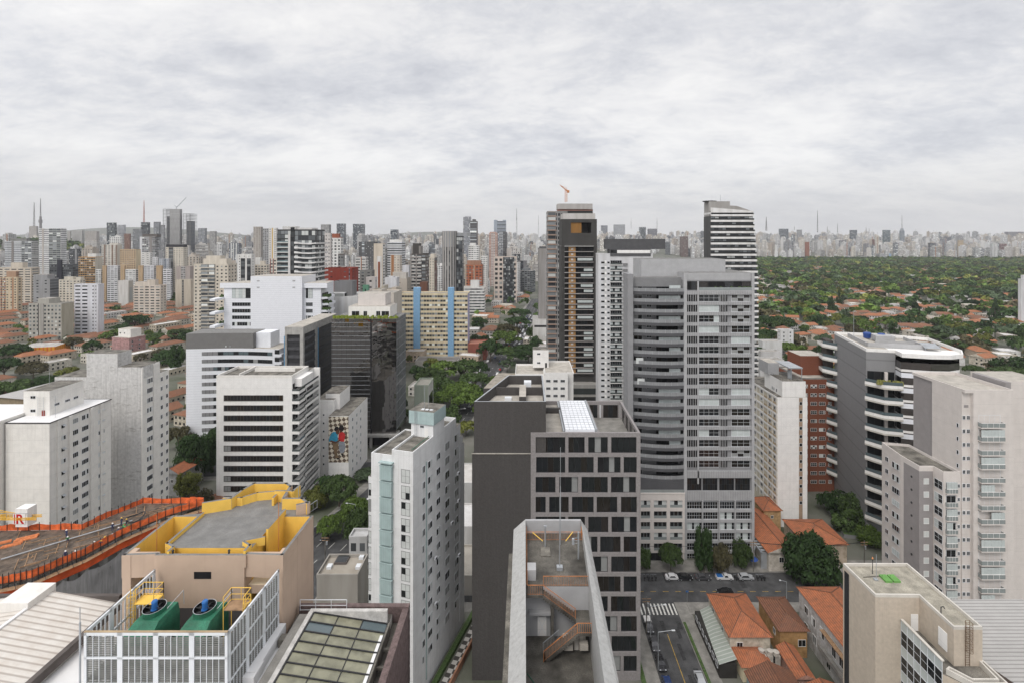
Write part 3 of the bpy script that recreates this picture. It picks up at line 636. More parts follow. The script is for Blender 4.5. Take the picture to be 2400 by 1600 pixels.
def front_roof():
 z0 = 59.3
 t = thing('podium_building', 'near roof with white deck, long glazed skylight and brown coping', 'building', (-30, 40, 0))
 foot(-60, -11, 20, 52)
 L_ = lambda x, y: (x + 30, y - 40)
 b = MB()
 bx = lambda x0, x1, y0, y1, za, zb, m=0, **k: b.box(x0 + 30, x1 + 30, y0 - 40, y1 - 40, za, zb, m, **k)
 bx(-48, -13.1, 24, 47.49, 0, z0, 0, top=1); bx(-13.1, -11.6, 24, 50.6, 0, z0 - 1.2, 2, top=3)
 bx(-22.4, -13.1, 47.5, 50.6, 0, z0 - .3, 0, top=3)
 b.build('wall', [offwhite, whiteroof, glass2, oldroof], t)
 b = MB()
 bx = lambda x0, x1, y0, y1, za, zb, m=0, **k: b.box(x0 + 30, x1 + 30, y0 - 40, y1 - 40, za, zb, m, **k)
 bx(-12.1, -11.5, 24, 51.0, 50, z0 + .15, 0); bx(-22.4, -11.5, 50.7, 51.2, 50, z0 + .35, 0); bx(-13.1, -12.9, 24, 49, z0 - 1.2, z0 + .0, 1)
 for k in range(12): bx(-12.9, -12.1, 24.5 + 2.0 * k, 24.75 + 2.0 * k, z0 - .8, z0 - .55, 1)
 b.build('coping', [mk('brown_stone_coping', (.145, .105, .1), amt=.35, scale=2, speck=.45), oldroof], t)
 b = MB()
 bx(-21.5, -20.6, 24, 48.9, z0, z0 + .95, 0); bx(-20.6, -20.2, 24, 48.9, z0, z0 + 1.2, 1); bx(-20.6, -13.2, 48.95, 49.35, z0 - .3, z0 + 1.15, 1); bx(-19, -13.6, 49.4, 50.0, z0 - .3, z0 + .4, 1)
 b.build('gutter', [pavement, mk('weathered_gutter', (.5, .485, .46), amt=.2, scale=1.5, speck=.2)], t)
 b = MB(); g = MB(); ys = [25.9 + 1.15 * k for k in range(21)]; xs = [-20.1, -17.77, -15.43, -13.1]
 zs = lambda x: z0 + 1.05 - (x + 20.1) / 7.0 * 1.1
 sk = thing_part = None
 f = MB()
 for i in range(3):
  for j in range(20):
   xa, xb, ya, yb = xs[i], xs[i + 1], ys[j], ys[j + 1]
   g.face([(xa + 30, ya - 40, zs(xa)), (xb + 30, ya - 40, zs(xb)), (xb + 30, yb - 40, zs(xb)), (xa + 30, yb - 40, zs(xa))], 1 if (i, j) in ((0, 18), (2, 19)) else 0)
 for x in xs: f.bar((x + 30, ys[0] - 40, zs(x) + .03), (x + 30, ys[-1] - 40, zs(x) + .03), .07)
 for y in ys: f.bar((xs[0] + 30, y - 40, zs(xs[0]) + .05), (xs[3] + 30, y - 40, zs(xs[3]) + .05), .1)
 s_ = g.build('skylight', [mk('olive_skylight_glass', (.20, .195, .135), rough=.22, amt=.3, scale=.9, spec=.6, streak=.3, streakcol=(.3, .29, .22)), glasscool], t)
 f.build('frame', [dark], s_)
 b = MB(); rail(b, (-22.2 + 30, 10.6, z0), (-17.6 + 30, 10.6, z0), 1.1, 1.5, .04, 0, .05); b.bar((7.8, 10.6, z0 + .55), (12.4, 10.6, z0 + .55), .04); b.build('handrail', [alu], t)
 b = MB(); bx(-23.4, -22.3, 42.4, 47.8, z0, z0 + .9, 0)
 b.prism([L_(-24.4, 43.6), L_(-23.2, 43.6), L_(-23.2, 47.6), L_(-24.0, 47.6)], z0, z0 + 1.9, 0); bx(-25.4, -22.2, 41.9, 43.6, z0, z0 + .85, 0); b.build('duct', [steel and whiteroof], t)
 b = MB(); bx(-22.2, -21.2, 46.0, 46.8, z0, z0 + .7); b.build('plinth', [oldroof], t)
 y = thing('louvre_enclosure', 'white louvred screen enclosing the green cooling towers', 'louvre screen', (-28, 40, z0))
 zl = 65.35 - z0
 def panels(p, q, n, name):
  p = Vector(p); q = Vector(q); d = (q - p) / n; wdt = d.length; a = math.atan2(d.y, d.x)
  m = MB(); ff = MB()
  for (u0, u1, v0, v1) in ((0, wdt, 0, .12), (0, wdt, zl / 3 - .07, zl / 3 + .07), (0, wdt, 2 * zl / 3 - .07, 2 * zl / 3 + .07), (0, wdt, zl - .25, zl), (0, .2, 0, zl), (wdt - .2, wdt, 0, zl)):
   ff.box(u0, u1, -.07, .07, v0, v1, 0)
  for i in range(1, 5): ff.box(.2 + (wdt - .4) * i / 5 - .02, .2 + (wdt - .4) * i / 5 + .02, -.05, .05, .1, zl - .1, 0)
  ns = int((zl - .3) / .17)
  for i in range(ns):
   z = .1 + i * .17
   m.face([(.2, -.04, z), (wdt - .2, -.04, z), (wdt - .2, .05, z + .07), (.2, .05, z + .07)], 0)
  mf = ff.mesh('louvre_panel', [alu]); ms = m.mesh('slats', [mk('louvre_slat', (.17, .17, .16), amt=.25, scale=1.5)])
  for i in range(n):
   o = link('louvre_panel', mf, y, tuple(p + d * i), a); link('slats', ms, o)
 xl, xr = -34.4, -23.2
 panels((xl + 28, .0, 0), (xr + 28, .0, 0), 4, 'F')
 panels((xr + 28, .1, 0), (-22.9 + 28, 7.6, 0), 3, 'R'); panels((xl + 28, 7.6, 0), (xl + 28, .1, 0), 3, 'L')
 b = MB(); b.box(xl + 28, xr + 28, -.08, .08, zl, zl + .06); b.build('cap', [mk('rust_stained_cap', (.36, .27, .17), amt=.3)], y)
 b = MB(); b.box(xl + 28.1, xr + 27.9, .1, 7.8, 2.2, 2.3); b.build('yard_floor', [dark], y)
 for k, (px, lab) in enumerate(((-31.6, 'green cooling tower beside the lower yellow platform, fan open'), (-27.3, 'green cooling tower reached by the caged yellow ladder'))):
  c = thing('cooling_tower', lab, 'cooling tower', (px, 43.2, z0 + 2.3), 0, 'cooling towers behind the louvres'); c.scale = (.8, .9, .8)
  m = MB(); zc = 3.3
  A = [(-1.6, -2.4, 2.3), (1.6, -2.4, 2.3), (1.6, 2.0, 2.3), (-1.6, 2.0, 2.3)]; B_ = [(-1.05, -.6, zc), (1.4, -.6, zc), (1.5, 1.9, zc), (-.95, 1.9, zc)]
  m.box(-1.6, 1.6, -2.4, 2.0, 0, 2.3, 0, bottom=False, top=-1)
  for i in range(4): m.face([A[i], A[(i + 1) % 4], B_[(i + 1) % 4], B_[i]], 0)
  m.face(B_, 0); m.build('casing', [green], c)
  m = MB(); n = 22; cx, cy_ = .0, .55
  for i in range(n):
   a0, a1 = 2 * math.pi * i / n, 2 * math.pi * (i + 1) / n
   pt = lambda r, a, z: (cx + r * math.cos(a), cy_ + r * math.sin(a), z)
   m.face([pt(1.02, a0, zc - .15), pt(1.02, a1, zc - .15), pt(1.06, a1, zc + .55), pt(1.06, a0, zc + .55)], 0)
   m.face([pt(.98, a1, zc + .01), pt(.98, a0, zc + .01), pt(1.0, a0, zc + .55), pt(1.0, a1, zc + .55)], 1)
   m.face([pt(1.06, a0, zc + .55), pt(1.06, a1, zc + .55), pt(1.0, a1, zc + .55), pt(1.0, a0, zc + .55)], 2)
  m.face([(cx + .98 * math.cos(2 * math.pi * i / n), cy_ + .98 * math.sin(2 * math.pi * i / n), zc + .02) for i in range(n)], 1)
  m.build('fan_stack', [green, black, steel], c)
  m = MB()
  for i in range(5):
   a = 2 * math.pi * i / 5 + .3; e = Vector((math.cos(a), math.sin(a), 0)); s = Vector((-e.y, e.x, 0))
   p = Vector((cx, cy_, zc + .25)); m.face([p + e * .2 - s * .1, p + e * .92 - s * .16 + Vector((0, 0, .05)), p + e * .92 + s * .16 - Vector((0, 0, .05)), p + e * .2 + s * .1], 0)
  m.bar((cx - 1, cy_, zc + .42), (cx + 1, cy_, zc + .42), .07); m.build('fan', [dark], c)
  m = MB(); m.cyl(cx, cy_, zc + .3, zc + 1.05, .26, n=14); m.cyl(cx, cy_, zc + 1.05, zc + 1.2, .3, .24, n=14); m.cyl(cx, cy_, zc + .25, zc + .35, .34, n=14); m.build('motor', [bluemotor], c)
  m = MB(); m.tube((1.3, .6, zc + .3), (2.3, 1.6, zc + 1.5), .03, 0, 6); m.tube((2.3, 1.6, zc + 1.5), (2.35, 1.62, zc), .03, 0, 6); m.build('guy_rod', [steel], c)
  m = MB(); m.tube((1.6, -.6, 1.6), (2.3, -.6, 1.6), .16, 0, 10); m.tube((2.3, -.6, 1.6), (2.45, -.6, 1.2), .16, 0, 10); m.tube((2.45, -.6, 1.2), (2.45, -.6, .0), .16, 0, 10); m.build('pipe', [steel], c)
 for k, (x, yy, lab) in enumerate(((-33.0, 44.6, 'yellow access platform with guard rail beside the left cooling tower'), (-24.9, 43.9, 'yellow caged ladder with landing beside the right cooling tower'))):
  a = thing('access_platform', lab, 'access platform', (x, yy, z0 + 2.3))
  m = MB(); m.box(-.6, 1.1, -.6, .6, 3.0, 3.07, 0); m.build('platform', [yellow if k == 0 else timber], a)
  m = MB()
  for p, q in (((-.6, .6), (1.1, .6)), ((-.6, -.6), (-.6, .6)), ((1.1, -.6), (1.1, .6))): 
   rail(m, (*p, 3.05), (*q, 3.05), 1.1, .8, .035, 0, .045); m.bar((*p, 3.6), (*q, 3.6), .035)
  for p in ((-.6, -.6), (1.1, -.6), (-.6, .6), (1.1, .6)): m.bar((*p, 0), (*p, 3.05), .05)
  m.build('guard_rail', [yellow], a)
  m = MB(); lx = -.9 if k == 0 else 1.35
  for d in (-.22, .22): m.bar((lx + d, -.3, 0), (lx + d, -.3, 4.2), .045)
  for r_ in range(13): m.bar((lx - .22, -.3, .2 + r_ * .3), (lx + .22, -.3, .2 + r_ * .3), .03)
  for r_ in range(4):
   z = 1.2 + r_ * .85; pr = None
   for i in range(9):
    a_ = math.pi * i / 8; p = (lx + .33 * math.cos(a_), -.3 - .55 * math.sin(a_), z)
    if pr: m.bar(pr, p, .03)
    pr = p
  for i in (2, 4, 6):
   a_ = math.pi * i / 8; m.bar((lx + .33 * math.cos(a_), -.3 - .55 * math.sin(a_), 1.2), (lx + .33 * math.cos(a_), -.3 - .55 * math.sin(a_), 3.75), .025)
  m.build('ladder', [yellow], a)
 b = MB(); b.tube((0, 0, 0), (0, 0, 7.2), .07, 0, 8); b.tube((0, 0, 7.2), (0, 0, 8.4), .03, 0, 6)
 tag(b.build('mast', [steel], None, (-34.75, 40.0, z0 - .4)), 'thin grey mast standing at the corner of the louvre screen', 'mast')
 s = thing('metal_shed', 'low shed under a pale rust-streaked ribbed metal roof beside the louvre screen', 'shed', (-42, 40, 0))
 b = MB(); b.box(-14, 2.0, -18, 10.8, 40, 59.9, 0); b.build('wall', [offwhite], s)
 b = MB()
 xg = 1.9; xr_ = -4.8; xo = -14
 b.face([(xr_, -18, 61.3), (xg, -18, 60.1), (xg, 10.6, 60.1), (xr_, 10.6, 61.3)], 0, [(0, 0), (6.8, 0), (6.8, 28.6), (0, 28.6)])
 b.face([(xo, -18, 59.9), (xr_, -18, 61.3), (xr_, 10.6, 61.3), (xo, 10.6, 59.9)], 0, [(0, 0), (9, 0), (9, 28.6), (0, 28.6)])
 rf = b.build('roof', [mk_bands('ribbed_shed_roof', (.66, .63, .585), (.42, .385, .35), .62, .28, 1, noise=.32, c3=(.33, .24, .17), scale=.8)], s)
 b = MB(); b.box(xr_ - .15, xr_ + .15, -18, 10.6, 61.28, 61.42); b.build('ridge', [whiteroof], rf)
 b = MB(); b.box(xg, xg + .45, -18, 10.8, 59.7, 60.45); b.box(xo, xg, 10.6, 11.0, 59.7, 60.75); b.box(xr_ - 2.6, xr_ + .2, 8.0, 10.9, 60.2, 61.9, 1); b.build('gutter', [mk('dark_gutter', (.11, .095, .088), amt=.3), offwhite], s)
front_roof()
def arc_slab(x0, x1, yf, y_back, z0, z1, b, mat, n=8):
 pts = [(x0 + (x1 - x0) * i / n, yf(i / n)) for i in range(n + 1)]
 b.prism(pts + [(x1, y_back), (x0, y_back)], z0, z1, mat, bottom=True)
def grey_tower():
 D = 154.0; s = 1200 / D; X0 = 31.0
 t = thing('apartment_tower', 'big grey apartment tower with curved balconies on one half and finned windows on the other', 'apartment tower', (X0, D, 0))
 foot(X0 - 3, X0 + 42, D - 4, D + 24)
 zt = 85.7; fh = 3.106
 b = MB()
 b.prism([(0, 0), (1.6, 0), (1.6, 2.6), (16.7, 2.6), (16.7, .3), (37.9, .3), (37.9, 20), (6, 20), (0, 7)], 0, 83.6, 0, top=1)
 b.box(16.75, 37.85, .32, 18, 83.6, zt, 2, top=1); b.box(5.4, 31.7, 6, 18, 83.6, 89.6, 2, top=1); b.box(1.6, 16.7, 2.0, 6, 83.6, 84.2, 3, top=1)
 b.box(-.03, 1.62, -.05, 7, 83.6, 85.4, 0)
 b.build('wall', [mk('ash_grey_render', (.25, .25, .255), amt=.06, streak=.1, streakcol=(.25, .25, .25)), greyroof, greywall, midgrey], t)
 b = MB(); b.box(16.7, 17.7, -.35, .3, 0, zt); b.box(20.9, 21.35, -.12, .3, 22.5, zt - 2.5); b.box(37.2, 38.0, -.2, .3, 0, zt + .1); b.build('pier', [greywall], t)
 b = MB(); b.box(1.62, 16.7, 2.0, 2.6, 81.4, 83.6, 0); b.build('attic', [midgrey], t)
 yf = lambda u: 1.3 - 2.2 * math.sin(math.pi * min(1, u * .62 + .06)) ** 1.2
 m = MB(); arc_slab(1.6, 16.7, yf, 2.6, -.75, .15, m, 0); slab = m.mesh('balcony', [mk('dark_grey_fascia', (.085, .085, .09), amt=.06)])
 m = MB(); n = 8
 for i in range(n):
  xa, xb = 1.6 + 15.1 * i / n, 1.6 + 15.1 * (i + 1) / n
  m.wall((xa, yf(i / n) + .05), (xb, yf((i + 1) / n) + .05), .15, 1.15, 0); m.wall((xb, yf((i + 1) / n) + .12), (xa, yf(i / n) + .12), .15, 1.15, 0)
  m.box(xb - .04, xb + .04, yf((i + 1) / n), yf((i + 1) / n) + .1, .15, 1.2, 1)
 rl = m.mesh('railing', [mk('pale_rail_panel', (.25, .255, .26), amt=.1, rough=.3), steel])
 zs = []
 for k in range(19):
  z = 80.0 - fh * k; zs.append(z)
  o = link('balcony', slab, t, (0, 0, z)); link('railing', rl, o)
  for (x, wdt, kinds) in ((2.3, 2.6, [('d', 'n'), ('n',), ('g', 'd')]), (6.2, 1.6, [('d',), ('k', 'd')]), (9.2, 6.6, [('d', 'n', 'd', 'k'), ('k', 'd', 'k', 'k'), ('n', 'd')])):
   put(t, 'window', win_mesh(wdt, 1.9 if x != 6.2 else .8, rnd.choice(kinds), 2 if wdt < 4 else 4, 1, frame=dark if x > 8 else None), x, 2.58, z + .2 + (1.1 if x == 6.2 else 0))
  if k in (0, 3, 5, 8, 11, 13, 14, 15, 1, 6, 10, 12):
   g0 = rnd.choice([9.4, 9.4, 12.5]); m2 = MB(); w2 = 15.9 - g0
   m2.box(0, w2, 0, .06, 0, 1.75, 0)
   for i in range(1, 6): m2.box(w2 * i / 6 - .02, w2 * i / 6 + .02, -.02, 0, 0, 1.75, 1)
   m2.build('glazed_screen', [blindgreen, alu], t, (g0, .35 if g0 < 12 else .2, z + .2))
  elif k in (7, 9):
   m2 = MB(); m2.box(0, 2.2, 0, .06, 0, 1.75, 0); m2.build('glazed_screen', [blind, alu], t, (2.6 if k == 7 else 3.0, .6, z + .2))
 m = MB(); arc_slab(1.6, 16.7, yf, 2.6, 0, 3.3, m, 0); m.build('curved_band', [mk('dark_grey_fascia', (.2, .2, .2))], t, (0, 0, 20.0))
 for k in range(17):
  z1 = 79.2 - fh * k; z0 = z1 - 2.1
  m = MB(); m.box(17.7, 37.2, -.1, .3, z1, z1 + 1.0, 0)
  for i in range(38): x = 17.9 + i * .515; m.box(x - .035, x + .035, -.16, -.1, z1, z1 + 1.0, 1)
  m.build('spandrel', [greywall, midgrey], t)
  m = MB()
  for x in (18.2, 18.9, 19.6, 20.3, 27.9, 28.4, 28.9, 29.4): m.box(x - .05, x + .05, -.15, .1, z0, z1, 0)
  m.build('fin', [greywall], t)
  put(t, 'window', win_mesh(3.1, 2.1, rnd.choice([('k', 'd', 'n'), ('d', 'k'), ('n', 'k', 'd', 'n')]), 4, 1, frame=dark), 17.75, .28, z0)
  put(t, 'window', win_mesh(6.1, 2.1, rnd.choice([('c',), ('d', 'n', 'd', 'n'), ('d',), ('k', 'd', 'n', 'c'), ('c', 'c', 'd', 'd'), ('k',)]), 4, 2), 21.4, .26, z0)
  put(t, 'window', win_mesh(2.2, 2.1, ('n', 'k'), 2, 1, frame=dark), 27.8, .28, z0)
  put(t, 'window', win_mesh(5.6, 2.1, rnd.choice([('n', 'n', 'g', 'd'), ('n', 'n', 'n', 'n', 'd', 'd'), ('c',), ('g', 'n'), ('n',)]), 3, 2), 31.2, .26, z0)
 b = MB(); b.box(21.4, 37.2, -.1, .2, 80.2, 80.5); b.build('ledge', [greywall], t)
 put(t, 'window', win_mesh(4.0, 2.6, ('k', 'd', 'n'), 3, 1, frame=dark), 17.8, .27, 80.6); put(t, 'window', win_mesh(15.6, 2.6, ('n', 'k', 'k', 'd', 'k'), 6, 1, frame=dark), 21.5, .27, 80.6)
 m = MB(); m.box(21.4, 37.2, -.12, -.06, 80.5, 81.4, 0); m.build('glass_rail', [railglass], t)
 m = MB()
 for i in range(26): x = 26 + rnd.random() * 11; m.box(x, x + .5, -.05, .2, 80.5, 81 + rnd.random() * .7, 0)
 m.build('planting', [leafgreen], t)
 for z0, z1 in ((24.3, 26.4), (17.5, 20.4)):
  m = MB(); m.box(17.7, 37.2, -.12, .3, z0, z1, 0)
  for i in range(38): x = 17.9 + i * .515; m.box(x - .035, x + .035, -.18, -.12, z0, z1, 1)
  m.build('spandrel', [greywall, midgrey], t)
 for x in (17.8, 22.6, 27.6, 32.4): put(t, 'window', win_mesh(4.4, 3.6, ('k', 'd', 'n', 'd'), 6, 2, frame=dark), x, .26, 20.5)
 for k in range(6):
  z = 14.9 - fh * k
  m = MB(); m.box(17.7, 37.2, -.1, .3, z - .9, z, 0); m.build('spandrel', [greywall], t)
  for x in (17.8, 22.6, 27.6, 32.4): put(t, 'window', win_mesh(4.5, 2.15, rnd.choice([('d', 'n'), ('d', 'k', 'n'), ('c', 'c', 'd'), ('d',)]), 6, 2), x, .27, z)
 b = MB()
 for x in (22.35, 27.35, 32.2): b.box(x - .12, x + .25, -.3, .3, 0, 17.5)
 b.build('pier', [greywall], t)
 p = thing('podium_block', 'beige gridded podium block at the foot of the grey tower', 'building', (X0 + 3.4, D - 1.4, 0))
 b = MB(); b.box(-1.5, 13.3, .4, 4, 0, 20.1, 0, top=1); b.build('wall', [beige, paleroof], p)
 g = MB(); xs = [(.2, 3.0), (4.1, 7.9), (8.9, 12.6)]
 for k in range(5):
  z = 16.1 - 3.2 * k; g.box(-1.5, 13.3, 0, .4, z + 2.1, z + 3.2 if k else 20.1, 0); e = -1.5
  for (a, c) in xs:
   g.box(e, a, 0, .4, z, z + 2.1, 0); e = c
   put(p, 'window', win_mesh(c - a, 2.1, rnd.choice([('d', 'n', 'd'), ('b', 'd', 'b'), ('n',), ('k', 'd')]), 3, 1), a, .37, z)
   m = MB(); m.box(a, c, .02, .08, z, z + .8, 0); m.build('balcony_rail', [railglass], p)
  g.box(e, 13.3, 0, .4, z, z + 2.1, 0)
 g.box(-1.5, 13.3, 0, .4, 2.6, 3.3, 0); g.build('facade_grid', [beige], p)
 put(p, 'window', win_mesh(11, 2.4, ('k', 'd', 'd'), 8, 1, frame=dark), .5, .35, .1)
 b = MB(); b.box(-1.5, 13.3, -.1, 3, 20.1, 20.5, 0); b.build('ledge', [beige], p)
 put(p, 'window', win_mesh(2.6, 2.5, ('d', 'n'), 4, 1), .1, 2.0, 20.6); put(p, 'window', win_mesh(4.6, 2.5, ('k', 'd', 'n'), 6, 1), 3.6, 2.0, 20.6); put(p, 'window', win_mesh(4.4, 2.5, ('n', 'k'), 4, 1), 8.8, 2.0, 20.6)
 m = MB(); m.box(-1.0, 13.2, .1, .16, 20.5, 21.4, 0); m.build('balcony_rail', [railglass], p)
grey_tower()
def sand_block():
 t = thing('sand_block', 'sand rendered block with flat roof, green hatch lids and caged wall ladder', 'building', (49.3, 66, 0))
 ox, oy = 49.3, 66
 foot(49, 100, 60, 82)
 Q = lambda x, y: (x - ox, y - oy)
 zr = 46.1; r0 = 45.7
 up = [Q(52.0, 66 + 6), Q(55.5, 72), Q(55.2, 66.2), Q(58.8, 66), Q(59.0, 79), Q(49.1, 79), Q(49.3, 72)]
 P = [Q(49.3, 72), Q(55.4, 71.9), Q(55.3, 66), Q(59.0, 66), Q(59.0, 79), Q(49.1, 79)]
 b = MB(); b.prism(P, 0, r0, 0, top=1); b.prism([Q(52.9, 64.8), Q(55.0, 62.6), Q(59.2, 62.6), Q(59.2, 66.2), Q(55.3, 66.2), Q(55.4, 71.9), Q(52.9, 71.9)], 0, 41.0, 0, top=2)
 b.build('wall', [sand, mk('worn_buff_roof', (.33, .305, .25), amt=.35, scale=.7, speck=.4), oldroof], t)
 b = MB(); parapet(b, P, r0, .4, .22); parapet(b, [Q(53.3, 64.8), Q(55.0, 62.6), Q(59.2, 62.6), Q(59.2, 66.1), Q(58.6, 66.1), Q(58.4, 63.4), Q(55.4, 63.4), Q(54.0, 65.2)], 41.0, .7, .2)
 b.build('parapet', [mk('pale_coping', (.56, .53, .48), amt=.1)], t)
 b = MB()
 b.box(49.05 - ox, 49.3 - ox, 77.6 - oy, 78.6 - oy, 0, 45.2); b.build('groove', [dark], t)
 x = 52.85 - ox; y0, y1 = 64.8 - oy, 71.9 - oy
 for k in range(6):
  zt = 42.6 - 3.5 * k
  for j in range(6):
   w_ = (y1 - y0) / 6; put(t, 'window', win_mesh(w_, 1.35, ('c',), 1, 1, fr=.04), x, y1 - j * w_, zt - 1.35, 'L')
   put(t, 'window', win_mesh(w_, 2.1, ('d',) if k or j < 5 else ('k',), 1, 2, fr=.04), x, y1 - j * w_, zt - 3.48, 'L')
 b = MB(); b.box(x - .12, x + .25, y0, y1, 42.6, 42.75); b.build('coping', [mk('pale_coping', (.5, .5, .5))], t)
 b = MB(); b.box(54.2 - ox, 55.2 - ox, 71.84 - oy, 71.9 - oy, 41.1, 43.4); b.build('door', [white], t)
 b = MB(); b.box(55.22 - ox, 55.3 - ox, 67.0 - oy, 68.4 - oy, 42.0, 44.4); b.build('shutter', [white], t)
 b = MB(); lx, ly = 57.0 - ox, 65.9 - oy
 for d in (-.27, .27): b.bar((lx + d, ly, 41.1), (lx + d, ly, 47.0), .05)
 for i in range(20): b.bar((lx - .27, ly, 41.3 + i * .3), (lx + .27, ly, 41.3 + i * .3), .03)
 for i in range(7):
  z = 43.2 + i * .6; pr = None
  for k in range(9):
   a_ = math.pi * k / 8; p = (lx + .38 * math.cos(a_), ly - .7 * math.sin(a_), z)
   if pr: b.bar(pr, p, .035)
   pr = p
 for k in (1, 3, 5, 7):
  a_ = math.pi * k / 8; b.bar((lx + .38 * math.cos(a_), ly - .7 * math.sin(a_), 43.2), (lx + .38 * math.cos(a_), ly - .7 * math.sin(a_), 46.8), .03)
 b.build('caged_ladder', [mk('rusted_ladder', (.16, .1, .06), amt=.3)], t)
 for (x_, y_) in ((52.9, 75.0), (54.1, 75.0)):
  b = MB(); b.box(x_ - ox, x_ + 1.0 - ox, y_ - oy, y_ + 1.5 - oy, r0, r0 + .28); b.bar((x_ - ox - .05, y_ + .7 - oy, r0), (x_ - ox - .05, y_ + .7 - oy, r0 + .7), .05); b.build('hatch_lid', [limegreen], t)
 b = MB(); b.tube((51.9 - ox, 75.6 - oy, r0), (51.9 - ox, 75.6 - oy, r0 + 3.8), .04, 0, 6); b.box(51.6 - ox, 52.1 - ox, 75.4 - oy, 75.9 - oy, r0, r0 + .2, 0); b.build('antenna', [steel], t)
 b = MB(); b.tube((52.3 - ox, 77 - oy, r0), (52.3 - ox, 77 - oy, r0 + 2.3), .05, 0, 6); b.build('lamp_post', [dark], t)
 b = MB(); b.cyl(52.3 - ox, 77 - oy, r0 + 2.3, r0 + 2.55, .12, .05, n=8); b.build('lamp', [mk('orange_lamp', (.7, .3, .12))], t)
 b = MB(); b.tube((50.4 - ox, 76.2 - oy, r0 + .06), (55.0 - ox, 76.6 - oy, r0 + .06), .06, 0, 6); b.build('pipe', [oldroof], t)
 b = MB(); b.tube((55.6 - ox, 68.4 - oy, r0), (55.6 - ox, 68.4 - oy, r0 + 1.2), .06, 0, 8); b.tube((55.6 - ox, 68.4 - oy, r0 + 1.2), (55.85 - ox, 68.3 - oy, r0 + 1.35), .06, 0, 8); b.tube((55.85 - ox, 68.3 - oy, r0 + 1.35), (55.95 - ox, 68.25 - oy, r0 + 1.1), .06, 0, 8); b.build('vent_pipe', [dark], t)
 s = thing('sheet_roofed_annex', 'low annex with pale corrugated roofs behind the sand coloured block', 'building', (60, 66, -4.3))
 b = MB(); b.box(0, 30, 0, 17, 0, 40.2, 0, top=1); b.box(-.4, 30, -6, -.02, 0, 38, 0, top=1); b.build('wall', [offwhite, mk('pinkish_deck', (.46, .38, .33), amt=.15)], s)
 b = MB()
 b.face([(2.4, 6, 40.6), (30, 6, 40.6), (30, 17, 42), (4.5, 17, 42)], 0, [(0, 0), (0, 27), (11, 27), (11, 0)]); b.face([(5.4, 1, 41.3), (30, 1, 41.3), (30, 6, 41.9), (3.0, 6, 41.9)], 0, [(0, 0), (0, 25), (5, 25), (5, 0)])
 b.face([(.6, -6, 38.3), (30, -6, 38.3), (30, -1.2, 39.2), (.6, -1.2, 39.2)], 0, [(0, 0), (0, 29), (4.8, 29), (4.8, 0)])
 b.build('roof', [corrgrey and mk_bands('light_sheet', (.40, .39, .375), (.26, .25, .24), .6, .3, 0, noise=.2)], s)
 b = MB(); b.box(1.9, 2.4, 3.5, 16.5, 40.2, 41.0); b.box(0, 30, -1.2, -.7, 38, 39.6); b.build('gutter', [alu], s)
 for i, y in enumerate((13.4, 10.9, 8.2, 5.2)): link('air_conditioner', ac_mesh(), s, (.55 + .12 * i, y + .3, 40.25), R(-78)).scale = (1.7, 1.7, 1.9)
 b = MB(); rail(b, (-.3, -.8, 41.0), (.9, -3.4, 40.5), 1.3, .2, .02, 0, .04); b.box(-.6, .9, -3.2, -.6, 40.0, 40.1); b.build('gangway', [dark], s)
sand_block()
def balc_mesh(w_, d_, kind='rail'):
 k = ('balc', w_, d_, kind)
 if k in _wc: return _wc[k]
 b = MB(); b.box(0, w_, -d_, 0, -.28, .0, 0); b.box(0, w_, -d_, -d_ + .05, .0, .95, 1); b.box(-.02, .04, -d_, 0, .0, .95, 1); b.box(w_ - .04, w_ + .02, -d_, 0, .0, .95, 1)
 b.box(0, w_, -d_ - .02, -d_ + .07, .95, 1.03, 2)
 for i in range(1, 4): b.box(w_ * i / 4 - .025, w_ * i / 4 + .025, -d_ - .015, -d_, 0, .95, 2)
 if kind != 'rail':
  n = 7; a, c = (0, n) if kind == 'full' else (0, 4) if kind == 'left' else (3, n)
  for i in range(a, c): b.box(w_ * i / n + .02, w_ * (i + 1) / n - .02, -d_ + .08, -d_ + .11, 1.03, 2.55, 3)
 _wc[k] = b.mesh('balcony', [beige, railglass, white, blindgreen]); return _wc[k]
